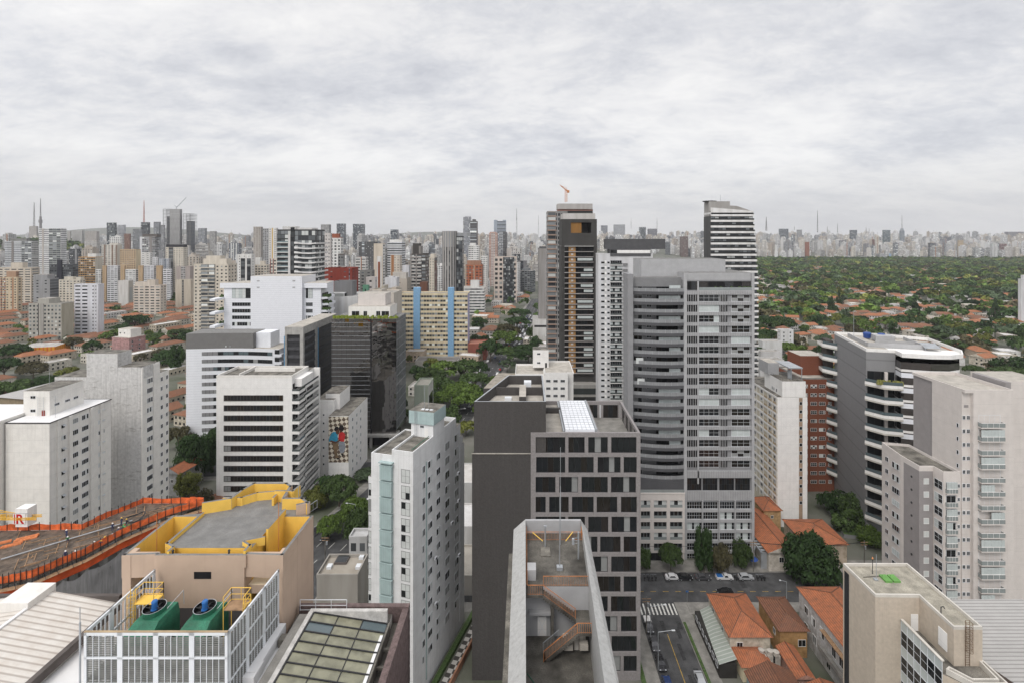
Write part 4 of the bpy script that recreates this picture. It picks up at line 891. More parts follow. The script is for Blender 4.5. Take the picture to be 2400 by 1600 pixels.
def warm_tower():
 X0, D = 101.4, 118.0; zt = 60.6
 t = thing('apartment_tower', 'warm beige-grey apartment tower with a glazed balcony stack, at the right edge', 'apartment tower', (X0, D, 0))
 foot(93, 130, 116, 140)
 b = MB(); b.box(0, 2.0, .8, 9.5, 0, zt, 0, top=1); b.box(2.0, 11.3, 0, 16, 0, zt, 0, top=1); b.box(.3, 2.0, 9.5, 16, 0, zt, 2, top=1)
 b.build('wall', [beige, paleroof, mauve], t)
 b = MB(); parapet(b, rect(.0, 11.3, 0, 16), zt, .7, .2); b.build('parapet', [beige], t)
 b = MB(); b.box(.5, 1.5, .75, .85, 57, 57.6, 0); b.box(5, 7, .0, .0, 0, 0, 0); b.build('vent', [mauve], t)
 kinds = ['rail', 'full', 'rail', 'left', 'rail', 'right', 'rail', 'full']
 for k in range(17):
  z = 53.0 - 3.146 * k
  link('balcony', balc_mesh(5.4, 1.0, kinds[(k * 5 + 2) % 8]), t, (3.0, -.02, z))
  put(t, 'window', win_mesh(5.0, 2.5, rnd.choice([('k', 'd', 'n'), ('d', 'k', 'b', 'd'), ('n', 'd')]), 4, 1), 3.2, .03, z + .05)
  put(t, 'window', win_mesh(.7, .95, ('d',), 2, 1), .1, .77, z + 1.2); put(t, 'window', win_mesh(.75, .95, ('d', 'n'), 2, 1), 1.1, .77, z + 1.2)
 wins(t, 'L', -.02, [(2.2, .6)], 52, 4, 3.146, 1.0, nx=1, kinds=[('d',)])
 w_ = thing('apartment_wing', 'lower beige and mauve wing stepping forward from the warm grey tower', 'apartment building', (X0 - 7.4, D, 0))
 zw = 41.4
 b = MB(); b.prism([(0, 4), (3.3, 4), (3.3, 1), (7.38, 1), (7.38, 17), (1.2, 18.5), (0, 10)], 0, zw, 0, top=1); b.box(-.02, 3.28, 3.98, 9, 0, zw - .6, 2, bottom=False, top=-1)
 b.build('wall', [beige, oldroof, mauve], w_)
 b = MB(); parapet(b, [(0, 4), (3.3, 4), (3.3, 1), (7.3, 1), (7.3, 17), (1.2, 18.5), (0, 10)], zw, .6, .22); b.build('parapet', [beige], w_)
 for k in range(14):
  z = 37.2 - 3.146 * k
  if z < 1: break
  put(w_, 'window', win_mesh(1.25, 1.4, rnd.choice([('b',), ('b',), ('b', 'd')]), 1 if k % 4 else 3, 1, frame=white), 1.0, 3.95, z + .5)
  link('balcony', balc_mesh(2.5, .5, ['full', 'rail', 'full', 'left'][k % 4]), w_, (3.75, .98, z)); put(w_, 'window', win_mesh(2.3, 2.4, ('k', 'd'), 2, 1), 3.85, .97, z + .05)
  put(w_, 'window', win_mesh(.6, .9, ('d',), 2, 1), 6.5, .97, z + 1.1)
  put(w_, 'window', win_mesh(2.4, 2.0, rnd.choice([('k', 'd'), ('c', 'd'), ('d',)]), 2, 2), 3.27, 3.6, z + .3, 'L')
  put(w_, 'window', win_mesh(3.2, 1.5, rnd.choice([('c',), ('n', 'c'), ('d', 'n')]), 4, 1), .1, 13.2, z + .6, 'L'); put(w_, 'window', win_mesh(1.2, 1.2, ('n', 'd'), 2, 1), .75, 16.6, z + .7, 'L')
  b = MB(); b.tube((-.02, 6.4, z + 1.2), (-.08, 6.4, z + 1.2), .28, 0, 10); b.build('porthole', [dark], w_)
 n = thing('apartment_tower', 'plain grey-sided tower cut off by the right edge beside the warm grey tower', 'apartment tower', (113.6, 121, 0))
 b = MB(); b.box(0, 1.3, 0, 9, 0, 62.2, 1); b.box(1.3, 12, 1.5, 11, 0, 62.0, 0, top=2); b.build('wall', [beige, mauve, paleroof], n)
warm_tower()
def stone_office():
 t = thing('stone_office', 'grey stone-clad office with white balcony bands and a rounded black glass corner', 'office building', (110, 165, 0), R(-14.5))
 foot(104, 150, 160, 205)
 zt = 59.8
 b = MB(); b.prism([(0, 0), (8.2, 0), (8.2, 30.5), (0, 30.5)], 0, zt, 0, top=1); b.prism([(8.2, .6), (26, 2), (28, 9), (28, 26), (8.2, 30.5)], 0, zt - .4, 2, top=1)
 b.build('wall', [panelgrey, paleroof, mirror], t)
 b = MB()
 roof = [(0, 0), (8.2, 0), (8.2, -4.5), (16, -5.0), (21.5, -4.0), (26, -1.0), (28.6, 5), (28.8, 26), (15, 31), (0, 30.5)]
 parapet(b, roof, zt - .1, 1.0, .35); b.prism([(8.25, 0), (8.25, -4.5), (16, -5.0), (21.5, -4.0), (26, -1.0), (28.6, 5), (28.6, 9), (8.25, 9)], zt - .4, zt - .1, 0, bottom=True)
 b.build('roof_band', [white, paleroof], t)
 b = MB()
 for (x0, x1, y0, y1, h) in ((3, 20, 8, 8.4, 1.4), (3, 3.4, 8, 26, 1.4), (20, 20.4, 8, 24, 1.2), (8, 26, 15, 15.3, 1.0), (10, 16, 20, 24, 1.8), (20, 26, 12, 12.3, .8)): b.box(x0, x1, y0, y1, zt, zt + h)
 b.build('roof_kerb', [greywall], t)
 for (x, y) in ((13.2, 24), (9.2, 25.5)):
  b = MB(); b.cyl(x, y, zt, zt + 1.7, 1.15, 1.35, n=18); b.cyl(x, y, zt + 1.7, zt + 2.1, 1.42, .9, n=18); b.build('water_tank', [mk('blue_tank', (.03, .07, .25), amt=.1, rough=.4)], t)
 b = MB(); b.face([(19, 6, zt + .8), (23.4, 6, zt + .8), (23.4, 10, zt + 1.8), (19, 10, zt + 1.8)], 0)
 for x in (19.1, 23.3): b.bar((x, 6, zt), (x, 6, zt + .8), .08); b.bar((x, 10, zt), (x, 10, zt + 1.8), .08)
 b.build('solar_panel', [steel], t)
 b = MB(); b.tube((6, 29, zt), (6, 29, zt + 9), .06, 0, 6); b.build('mast', [steel], t)
 arc = [(8.3, -3.6), (16, -4.2), (21.2, -3.3), (25.3, -.4), (27.8, 5), (27.9, 12)]
 for k in range(7):
  z = zt - 2.0 - 4.75 * k
  for nm, a, c, mt in (('glass_band', z - 2.2, z, mirror), ('white_band', z - 2.9, z - 2.2, white), ('glass_strip', z - 3.3, z - 2.9, mirror), ('white_band', z - 4.75, z - 3.3, bluewhite)):
   m = MB(); off = .12 if nm == 'white_band' else 0
   for i in range(5):
    p, q = arc[i], arc[i + 1]; m.wall((p[0], p[1] - off), (q[0], q[1] - off), a, c, 0)
    if off: m.face([(p[0], p[1] - off, c), (q[0], q[1] - off, c), (q[0], q[1] + .4, c), (p[0], p[1] + .4, c)], 0); m.face([(p[0], p[1] - off, a), (p[0], p[1] + .4, a), (q[0], q[1] + .4, a), (q[0], q[1] - off, a)], 0)
   m.wall((arc[0][0], arc[0][1] + 4.2), arc[0], a, c, 0)
   m.build(nm, [mt], t)
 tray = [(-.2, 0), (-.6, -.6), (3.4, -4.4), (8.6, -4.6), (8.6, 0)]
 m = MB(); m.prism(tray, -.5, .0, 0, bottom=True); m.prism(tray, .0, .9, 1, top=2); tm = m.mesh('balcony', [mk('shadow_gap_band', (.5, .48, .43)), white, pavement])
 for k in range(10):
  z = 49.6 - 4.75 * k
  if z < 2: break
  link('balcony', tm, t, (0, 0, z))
  m = MB(); m.wall((3.5, -4.3), (8.5, -4.5), .9, 1.9, 0); m.wall((-.4, -.7), (3.5, -4.3), .9, 1.9, 0); m.build('glass_rail', [glasscool], t, (0, 0, z))
  put(t, 'window', win_mesh(7.6, 3.2, ('d', 'k', 'd', 'd'), 4, 1, frame=dark), .3, -.04, z + .9)
  m = MB(); m.box(4.8, 5.6, -1.4, -.6, z + .9, z + 4.2); m.build('column', [beige], t)
 m = MB()
 for i in range(70): x = 1.5 + rnd.random() * 7; m.box(x, x + .5, -4.2 + rnd.random() * .6, -3.4, 50.4, 51.0 + rnd.random() * .9, 0)
 m.build('planting', [mk('yellow_green_shrub', (.2, .2, .06), amt=.5, scale=3)], t)
 tray2 = [(-3.8, 31.5), (-.1, 27.0), (-.1, 38), (-3.8, 38)]
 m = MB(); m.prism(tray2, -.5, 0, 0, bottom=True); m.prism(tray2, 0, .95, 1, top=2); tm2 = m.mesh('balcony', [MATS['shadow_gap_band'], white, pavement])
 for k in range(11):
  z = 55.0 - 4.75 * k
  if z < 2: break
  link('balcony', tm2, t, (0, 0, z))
  m = MB(); m.wall((-3.7, 31.6), (-.1, 27.1), .95, 2.0, 0); m.build('glass_rail', [glasscool], t, (0, 0, z))
 b = MB(); b.box(-2.4, -.1, 31.5, 38, 0, 57, 0); b.build('rear_core', [mk('bronze_dark', (.06, .05, .045))], t)
 b = MB(); b.box(-7, -.3, -2, 24, 0, 1.2, 0, top=1); b.build('garden_wall', [midgrey, leafgreen], t)
stone_office()
def white_slab():
 D = 171.0; X0 = gx(1822, D); zt = 43.3
 t = thing('apartment_slab', 'white slab with blank end wall, brown window strip and beige gridded long side', 'apartment building', (X0, D, 0))
 foot(X0 - 1, X0 + 11, D - 1, D + 30)
 b = MB(); b.box(0, 10, 0, 26, 0, zt, 0, top=1); b.box(1.8, 9.6, -.0 + .3, 13, zt, zt + 5.2, 0, top=1); b.build('wall', [white, oldroof], t)
 b = MB(); b.box(7.2, 8.4, -.05, 0, 2, zt - .2); b.build('window_strip', [mk('brown_strip', (.33, .24, .17))], t)
 wins(t, 'F', -.06, [(7.3, 1.0)], zt - 2.6, 13, 2.76, 1.1, nx=1, kinds=[('d',), ('n',)])
 b = MB(); b.box(-.06, 0, 0, 26, 2, zt - .5); b.build('side_face', [mk('pale_beige_panel', (.55, .5, .4), amt=.08)], t)
 for k in range(15):
  z = zt - 2.7 - 2.76 * k
  if z < 2: break
  m = MB(); m.box(-.2, -.06, 0, 26, z + 2.1, z + 2.76, 0); m.box(-.14, -.06, 0, 9.4, z, z + .75, 1)
  for y in (.2, 3.1, 6.3, 9.5, 12.2, 14.8, 17.6, 20.2, 23): m.box(-.2, -.06, y, y + .25, z, z + 2.1, 0)
  m.build('floor_band', [white, mk('tan_spandrel', (.42, .33, .22))], t)
 wins(t, 'L', -.07, [(2.3, 1.1), (5.8, 1.4), (12.0, 1.6), (17.4, 1.6), (22.8, 1.5)], zt - 1.9, 14, 2.76, 1.2, kinds=[('d',), ('n',), ('d', 'b')])
 wins(t, 'L', 1.76, [(7.5, .8), (6.2, .6), (4.5, .8)], zt + .6, 1, 2, 1.1, nx=1)
 b = MB(); b.box(1.2, 5.0, 9, 16, zt + 5.2, zt + 9.2, 0, top=1); b.build('tank_room', [greywall, paleroof], t)
 b = MB()
 for x in (5.6, 9.2):
  for y in (2.0, 11): b.bar((x, y, zt + 5.2), (x, y, zt + 9), .2)
 b.box(5.0, 9.6, 2, 11.4, zt + 8.9, zt + 9.3); b.cyl(6.2, 4, zt + 5.2, zt + 8, .7, n=12); b.build('tank_frame', [steel], t)
 b = MB()
 for p, q in (((1.9, .4), (9.5, .4)), ((1.9, .4), (1.9, 12.9))): rail(b, (*p, zt + 5.2), (*q, zt + 5.2), 1.0, 1.2, .04)
 b.build('railing', [dark], t)
 Db = 195.0; Xb = gx(1880, Db)
 s = thing('brick_block', 'dark red brick apartment block behind the white slab', 'apartment building', (Xb, Db, 0))
 foot(Xb - 1, Xb + 14, Db, Db + 20)
 b = MB(); b.box(0, 14, 0, 18, 0, 42.7, 0, top=1); b.box(2.6, 12, 6, 16, 42.7, 50.2, 0, top=1); b.build('wall', [brick, paleroof], s)
 b = MB(); parapet(b, rect(0, 14, 0, 18), 42.7, .5, .2); b.build('parapet', [pavement], s)
 wins(s, 'F', -.03, [(1.2, .9), (3.2, 2.4), (6.4, 2.4), (10, 1.2)], 39.4, 12, 3.3, 1.3, nx=3, ny=2, frame=white)
white_slab()
def flap():
 if 'flap' in _wc: return _wc['flap']
 b = MB(); b.face([(0, -.02, .9), (.9, -.02, .9), (.9, -.62, .55), (0, -.62, .55)], 0); b.face([(0, -.62, .55), (.9, -.62, .55), (.9, -.02, .9), (0, -.02, .9)], 0)
 b.box(0, .9, -.03, 0, 0, .9, 1, bottom=False); _wc['flap'] = b.mesh('awning_window', [alu, glass]); return _wc['flap']
def left_slabs():
 D = 128.0; X0 = gx(13, D) ; X1 = gx(116, D); W = X1 - X0; zt = 96 - 430 / 1200 * D; dep = 19.0
 t = thing('apartment_slab', 'off-white apartment slab with tilted awning windows and white flat roof, left edge', 'apartment building', (X0, D, 0))
 foot(X0 - 12, X1, D, D + dep)
 b = MB(); b.box(0, W, 0, dep, 0, zt, 0, top=1); b.box(-.6, 6.2, 5.2, 15.5, zt, zt + 6.4, 0, top=2); b.build('wall', [offwhite, whiteroof, oldroof], t)
 b = MB()
 for p in (rect(-.12, W + .2, -.12, dep + .1),): parapet(b, p, zt - .15, .22, .2)
 b.build('coping', [dark], t)
 b = MB()
 for y, d in ((5.2, .5), (11.8, .5), (2.0, .3), (15.2, .35)): b.box(W, W + d, y, y + .9, 0, zt - .2)
 b.build('pilaster', [offwhite], t)
 for k in range(15):
  z = zt - 2.7 - 3.0 * k
  put(t, 'window', win_mesh(1.8, 1.3, rnd.choice([('d', 'b'), ('d',), ('g',), ('d', 'n', 'd')]), 3, 1), W + .02, 6.4, z, 'R')
  put(t, 'window', win_mesh(2.1, 1.3, rnd.choice([('d', 'd', 'b', 'd'), ('d',), ('n', 'd')]), 4, 1), W + .02, 9.3, z, 'R')
  for y in (2.4, 14.6):
   put(t, 'window', win_mesh(.6, 1.1, rnd.choice([('b',), ('n',)]), 1, 1), W + .02, y, z, 'R')
   if rnd.random() < .55: put(t, 'awning_window', flap(), W + .03, y + .9, z + .1, 'R')
   else: put(t, 'window', win_mesh(1.2, 1.1, rnd.choice([('b', 'd'), ('n', 'b'), ('d',)]), 2, 1), W + .02, y + .9, z, 'R')
 put(t, 'window', win_mesh(1.4, .8, ('n',)), 1.2, 5.17, zt + 4.4); put(t, 'window', win_mesh(1.4, .8, ('n',)), 1.2, 5.17, zt + .9)
 for y in (6.5, 9.6, 12.2): put(t, 'window', win_mesh(1.5, .7, ('d', 'n'), 3, 1), 6.22, y, zt + 2.0, 'R')
 b = MB()
 for x in (3.4, 4.9): b.bar((x, 4.9, zt), (x, 4.9, zt + 5), .05)
 for k in range(11): b.bar((3.4, 4.9, zt + .4 + k * .42), (4.9, 4.9, zt + .4 + k * .42), .03)
 b.build('ladder_cage', [steel], t)
 b = MB(); b.box(4.2, 5.0, 5.1, 5.2, zt, zt + 1.4); b.build('door', [brickred], t)
 for (x, y, h) in ((8.8, 4, 5.5), (2.6, 9, 12)):
  b = MB(); b.tube((x, y, zt), (x, y, zt + h), .035, 0, 5)
  if h < 8:
   for k in range(4): b.bar((x - .8 + .1 * k, y, zt + h - .4 * k), (x + .8 - .1 * k, y, zt + h - .4 * k), .025)
  b.build('antenna', [steel], t)
 b = MB(); b.box(3.9, 6.3, -.03, 0, 19, 23.5); b.build('loading_opening', [black], t)
 s = thing('apartment_slab', 'white roofed apartment slab cut off by the left edge, with brown window bands', 'apartment building', (X0 - 14, D - 2, 0))
 b = MB(); b.box(0, 13.6, 0, 14, 0, zt + .8, 0, top=1); b.build('wall', [offwhite, whiteroof], s)
 wins(s, 'F', -.02, [(9.4, 3.6)], zt - 2, 13, 3.0, 1.3, nx=4, kinds=[('d', 'n'), ('n',), ('d',)])
 D = 155.0; X0 = gx(128, D); X1 = gx(331, D); W = X1 - X0; z = lambda py: 96 - (py - 560) / 1200 * D
 t = thing('apartment_slab', 'weather-stained peeling blank-walled apartment slab with a taller stair block on top', 'apartment building', (X0, D, 0))
 foot(X0, X1, D, D + 13)
 wx = mk('peeling_plaster', (.55, .54, .525), amt=.15, scale=1.2, streak=.6, streakcol=(.13, .12, .11), bump=.2)
 n_, l_ = wx.node_tree.nodes, wx.node_tree.links; bs = n_['Principled BSDF']; src = bs.inputs['Base Color'].links[0].from_socket
 g_ = n_.new('ShaderNodeNewGeometry'); tn = n_.new('ShaderNodeTexNoise'); tn.inputs['Scale'].default_value = .5; tn.inputs['Detail'].default_value = 9; tn.inputs['Roughness'].default_value = .78
 mp_ = n_.new('ShaderNodeMapping'); mp_.inputs['Scale'].default_value = (.35, 1, 1.3); l_.new(g_.outputs['Position'], mp_.inputs[0]); l_.new(mp_.outputs[0], tn.inputs['Vector'])
 rp = n_.new('ShaderNodeValToRGB'); l_.new(tn.outputs['Fac'], rp.inputs[0]); rp.color_ramp.elements[0].position = .56; rp.color_ramp.elements[0].color = (0, 0, 0, 1); rp.color_ramp.elements[1].position = .62; rp.color_ramp.elements[1].color = (.5, .5, .5, 1)
 xx = n_.new('ShaderNodeMix'); xx.data_type = 'RGBA'; l_.new(rp.outputs[0], xx.inputs[0]); l_.new(src, xx.inputs[6]); xx.inputs[7].default_value = (.17, .155, .135, 1); l_.new(xx.outputs[2], bs.inputs['Base Color'])
 a, c = gx(203, D) - X0, gx(276, D) - X0
 b = MB(); b.box(0, a, 0, 9, 0, z(883), 0, top=2); b.box(a, W, 0, 7.6, 0, z(860), 0, top=2); b.box(a, c, -.05, 5.5, z(862), z(828), 0, top=2); b.box(2, W, 7.6, 12, 0, z(889), 1, top=2)
 b.box(W - .01, W + .02, .0, 12, 0, z(889), 1)
 b.build('wall', [wx, offwhite, oldroof], t)
 b = MB(); b.box(W, W + .3, 0, .6, 0, z(862)); b.box(W, W + .25, 5.0, 7.6, 0, z(862)); b.build('pilaster', [offwhite], t)
 wins(t, 'R', W + .04, [(2.3, 2.4)], z(862) - 5.4, 14, 3.0, 1.5, nx=4, kinds=[('d',), ('g', 'd'), ('n', 'd'), ('d', 'b')])
 wins(t, 'R', W + .04, [(8.2, 1.0), (10.6, 1.0)], z(889) - 2.8, 14, 3.0, 1.3, nx=2, kinds=[('d',), ('n',), ('d', 'g')])
left_slabs()
def ribbon_office():
 D = 183.0; X0 = gx(507, D); W = gx(684.5, D) - X0; zt = 96 - 325 / 1200 * D; dep = 19
 t = thing('ribbon_office', 'white office slab with ten dark ribbon windows and stacked balconies on its side', 'office building', (X0, D, 0))
 foot(X0, X0 + W, D, D + dep)
 b = MB(); b.box(0, W, 0, 14, 0, zt, 0, top=1); b.box(2, W - .0, 14, dep, 0, zt - 1, 0, top=1); b.box(-.8, 0, 6, 13, 0, zt - 6, 0); b.build('wall', [white, oldroof], t)
 b = MB(); parapet(b, rect(0, W, 0, 14), zt, .9, .3); b.box(7, 7.4, 2, 13, zt, zt + 1.0); b.box(9, W - 3, 9, 9.3, zt, zt + 1.2); b.build('parapet', [offwhite], t)
 for k in range(11):
  z = zt - 8.2 - 3.6 * k
  if z < 1: break
  o = put(t, 'ribbon_window', win_mesh(21.2, 2.1, rnd.choice([('d', 'n', 'd', 'd', 'n', 'n', 'd'), ('d', 'd', 'd', 'n', 'd'), ('g', 'g', 'n', 'n', 'n', 'd', 'd', 'd', 'd', 'd', 'k', 'd', 'd', 'd', 'd', 'd', 'n', 'n'), ('n', 'n', 'd', 'd', 'd', 'd', 'k', 'd', 'n')]), 18, 1, fr=.16, frame=MATS['dark_gutter'], out=.1), 2.7, -.02, z)
 m = MB(); m.box(0, 2.6, 0, 5, -.5, .55, 0); m.box(.0, 2.6, .0, .06, .55, 1.3, 1); m.box(2.55, 2.6, 0, 5, .55, 1.3, 1)
 m.box(.6, 2.0, 5.2, 18.6, -.5, .55, 0); m.box(1.95, 2.0, 5.2, 18.6, .55, 1.3, 1)
 bm_ = m.mesh('balcony', [white, mk('dark_glass_rail', (.09, .1, .1), rough=.15, spec=.6)])
 for k in range(12):
  z = zt - 5.2 - 3.6 * k
  if z < 1: break
  link('balcony', bm_, t, (W, 0, z))
  for y, ww in ((.5, 4), (6, 5.5), (12.4, 5.5)): put(t, 'window', win_mesh(ww, 2.3, rnd.choice([('k', 'd'), ('d', 'n')]), 3, 1, frame=dark), W + .02, y, z + .6, 'R')
  put(t, 'side_balcony', bal_l(), -.85, 12, z)
 b = MB(); b.box(W, W + 2.6, 2, 12, zt - 3.6, zt - .8); b.box(W, W + 2.4, 18.6, 19.2, 0, zt - 1); b.build('side_block', [white], t)
def bal_l():
 if 'bl' in _wc: return _wc['bl']
 b = MB(); b.box(-.9, 0, -5, 0, 0, .9, 0); _wc['bl'] = b.mesh('side_balcony', [offwhite]); return _wc['bl']
ribbon_office()
def curved_office():
 D = 242.0; X0 = gx(436, D); W = gx(655, D) - X0; zt = 44; fh = 3.6
 t = thing('curved_office', 'white tile-clad office with a gently curved front and grey attic', 'office building', (X0, D, 0))
 foot(X0, X0 + W, D - 1, D + 16)
 n = 12; yf = lambda u: 1.9 * math.sin(math.pi * min(1, max(0, (u - .05) / .9)))
 pts = [(W * i / n, yf(i / n)) for i in range(n + 1)]
 b = MB(); b.prism(pts + [(W, 15), (0, 15)], 0, zt, 0, top=1); b.build('wall', [tileclad, paleroof], t)
 b = MB(); p2 = [(W * .70 * i / n, yf(i / n * .7) + .05) for i in range(n + 1)]; b.prism(p2 + [(W * .70, 13), (0, 13)], zt, zt + 7.2, 0, top=1); b.build('attic', [midgrey and mk('warm_dark_grey', (.17, .165, .16), amt=.06), greyroof], t)
 b = MB(); b.box(W * .69, W * .86, 4, 13, zt, zt + 7.0, 0); b.build('lift_head', [bluewhite], t)
 for i in range(4): put(t, 'window', win_mesh(.55, .6, ('b',) if i < 3 else ('k',), 1, 1), W * .31 + i * 1.9, yf(.45) - .03, zt + .6)
 for k in range(11):
  z = zt - 3.2 - fh * k
  if z < .5: break
  m = MB(); g = 14
  for i in range(g):
   u0, u1 = .16 + .55 * i / g, .16 + .55 * (i + 1) / g
   if k < 2: u0, u1 = .16 + .76 * i / g, .16 + .76 * (i + 1) / g
   m.wall((W * u0, yf(u0) - .12), (W * u1, yf(u1) - .12), z, z + 1.75, (3 if i < 3 else (0 if rnd.random() < .6 else (1 if rnd.random() < .7 else 2))))
   m.box(W * u1 - .04, W * u1 + .04, yf(u1) - .2, yf(u1), z, z + 1.75, 4)
  m.build('ribbon_window', [glass, glasscool, blindgrey, midgrey, dark], t)
 m = MB(); m.box(0, 3.4, -1.3, 2, 0, 1.2, 0); cb = m.mesh('balcony', [bluewhite])
 for k in range(11):
  if zt - 3.4 - fh * k > 1: link('balcony', cb, t, (W - 2.4, 1.2, zt - 3.6 - fh * k)); put(t, 'window', win_mesh(2.2, 2.0, ('k', 'd'), 2, 1, frame=dark), W - 2.2, yf(.98) - .05, zt - 2.3 - fh * k)
curved_office()
def white_h():
 D = 298.0; X0 = gx(525, D); W = gx(752, D) - X0; zt = 70; zc = 73.7; a, c = gx(592.5, D) - X0, gx(712, D) - X0; fh = 3.8
 t = thing('white_office', 'tall white office with blank central shaft and planted side balconies', 'office building', (X0, D, 0))
 foot(X0 - 3, X0 + W + 5, D - 2, D + 22)
 b = MB(); b.box(0, W, 0, 20, 0, zt, 0, top=1); b.box(a, c, -2.4, 17, 0, zc + .7, 0, top=1); b.box(-2.0, a, -.7, 3, zt - 2.6, zt + .3, 0, top=1); b.box(c, W + 4, -.9, 8, zt - 2.6, zt + .3, 0, top=1)
 b.build('wall', [tileclad, paleroof], t)
 for (x, y) in ((a + 3.6, zc - 2.4), (c - 5.5, zc - 2.4), (a + 3.6, zc - 6.2), (c - 5.5, zc - 6.2)):
  m = MB(); m.box(x, x + 1.6, -2.45, -2.4, y, y + .8); m.build('vent', [greywall], t)
 for (x0, x1) in ((gx(544, D) - X0, a - .15), (c + 1.2, gx(733, D) - X0)):
  put(t, 'window', win_mesh(x1 - x0, 5.8, ('c', 'b', 'c', 'b', 'd', 'd') if x0 < a else ('d', 'd', 'b', 'c', 'b', 'c'), 6, 3, frame=dark), x0, -.04, zt - 8.6)
  for k in range(14):
   z = zt - 13.2 - fh * k
   if z < 3: break
   put(t, 'window', win_mesh(x1 - x0, 2.2, rnd.choice([('d', 'n', 'd'), ('d', 'b', 'n', 'd', 'd'), ('d',)]), 8, 1), x0, -.04, z)
 m = MB(); m.prism([(0, 0), (3.4, 1.5), (4.2, 6), (3.0, 14), (0, 14)], -.3, .25, 0, bottom=True); m.prism([(0, 0), (3.4, 1.5), (4.2, 6), (3.0, 14), (0, 14)], .25, .9, 0); tr = m.mesh('planted_balcony', [bluewhite])
 r2 = random.Random(3)
 for k in range(16):
  z = zt - 8.9 - fh * k
  if z < 1: break
  o = link('planted_balcony', tr, t, (W - .1, .2 + 1.2 * (k % 2), z))
  m = MB()
  for i in range(34): x, y = r2.random() * 3.4, 1 + r2.random() * 5; m.box(x, x + .7, y, y + .7, .6, 1.0 + r2.random() * 1.5, 0)
  m.build('plants', [leafgreen], o)
  put(t, 'window', win_mesh(9, 2.6, ('d', 'k'), 6, 1, frame=dark), W + .04, 2, z + .4, 'R')
  if k % 2 == 0:
   o = link('planted_balcony', tr, t, (.1, 5, z), R(180)); 
   m = MB()
   for i in range(20): x, y = r2.random() * 3, 1 + r2.random() * 4; m.box(x, x + .7, y, y + .7, .6, 1.0 + r2.random() * 1.5, 0)
   m.build('plants', [leafgreen], o)
white_h()
def frame_office():
 D = 226.0; X0 = gx(668, D); W = gx(711, D) - X0; zt = 96 - 206 / 1200 * D; W2 = 3.0
 t = thing('frame_office', 'dark louvred office held in pale concrete frames with a blue corner pipe', 'office building', (X0, D, 0))
 dep = D * (gx(711, D) * 0 + 1) * .24
 foot(X0, X0 + W, D, D + 40)
 b = MB(); b.box(.3, W - .3, .6, 40, 0, zt - 2, 0, top=1); b.build('wall', [mk('very_dark_facade', (.035, .035, .038), rough=.5), oldroof], t)
 b = MB(); b.box(0, W, -.2, 40, zt - 3.4, zt, 0, top=1); b.box(0, .8, -.3, .6, 0, zt - 3.4); b.box(W - 1.4, W, -.3, 1.2, 0, zt - 3.4); b.box(W - .9, W + .1, 13, 16, 0, zt - 3.4); b.box(W - .9, W + .1, 38, 40, 0, zt - 3.4)
 b.build('frame', [concrete, paleroof], t)
 for k in range(14):
  z = zt - 6.6 - 3.6 * k
  if z < 1: break
  m = MB(); m.box(.8, W - 1.4, .2, .6, z, z + 1.3, 0); m.box(W - .35, W - .0, 1.2, 38, z, z + 1.3, 0); m.build('sunshade', [mk('charcoal_louvre', (.07, .07, .075), amt=.2)], t)
 b = MB(); b.box(-.3, 0, -.4, 0, 0, zt - 4); b.build('pipe', [mk('sky_blue_pipe', (.1, .27, .45))], t)
 b = MB(); b.box(W + .1, W + .3, 15.5, 16, 0, zt - 3); b.build('pipe', [MATS['sky_blue_pipe']], t)
frame_office()
def mirror_tower():
 D = 237.0; X0 = gx(777, D); X1 = gx(929, D); W = X1 - X0; zt = 59.0; dep = 19
 t = thing('mirror_glass_tower', 'black mirror glass office with thin bright floor lines and a planted roof edge', 'office building', (X0, D, 0))
 foot(X0, X1, D - 2, D + dep)
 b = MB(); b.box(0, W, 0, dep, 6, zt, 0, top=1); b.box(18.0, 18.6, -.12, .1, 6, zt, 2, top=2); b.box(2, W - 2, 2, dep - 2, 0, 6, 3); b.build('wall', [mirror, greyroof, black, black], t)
 for k in range(25):
  z = 8 + 2.05 * k
  m = MB(); m.box(0, 18, -.07, 0, z, z + (.10 if k % 2 else .16)); m.build('floor_line', [steel], t)
 m = MB()
 for i in range(16): m.box(W, W + .1, .4 + i * 1.18, .5 + i * 1.18, 8, zt)
 for k in range(13): m.box(W, W + .08, 0, dep, 8 + 4.1 * k, 8.14 + 4.1 * k)
 m.build('mullions', [steel], t)
 m = MB()
 for i in range(15): m.box(i * 2.2 + .3, i * 2.2 + .35, -.06, 0, 8, zt)
 m.build('mullions', [dark], t)
 b = MB(); b.box(-.8, W + .6, -2.2, 4, 5.2, 6.2); 
 for x in (1, 10, 18, 27): b.box(x, x + 1.1, -1.4, -.3, 0, 5.2)
 b.build('entrance_canopy', [concrete], t)
 p = MB(); p.box(6.5, W - 4, 4, 17, zt, zt + 5.2, 0, top=1); p.box(10, W - 7, 7, 17, zt + 5.2, zt + 10.8, 2, top=1); p.build('roof_pavilion', [cream and offwhite, paleroof, tileclad and beige], t)
 for x, ww in ((8, 3.6), (13.5, 1.8), (19.5, 2), (22, 3.6)): put(t, 'window', win_mesh(ww, 2.4, ('d', 'n'), 2, 1), x, 3.97, zt + .6)
 m = MB(); r2 = random.Random(5)
 for i in range(160): x = r2.random() * W; m.box(x, x + .5, .1 + r2.random() * 1.6, 1.0 + r2.random(), zt, zt + .4 + r2.random() * 1.1, 0)
 m.build('roof_planting', [mk('bright_planting', (.17, .21, .03), amt=.5, scale=2)], t)
mirror_tower()
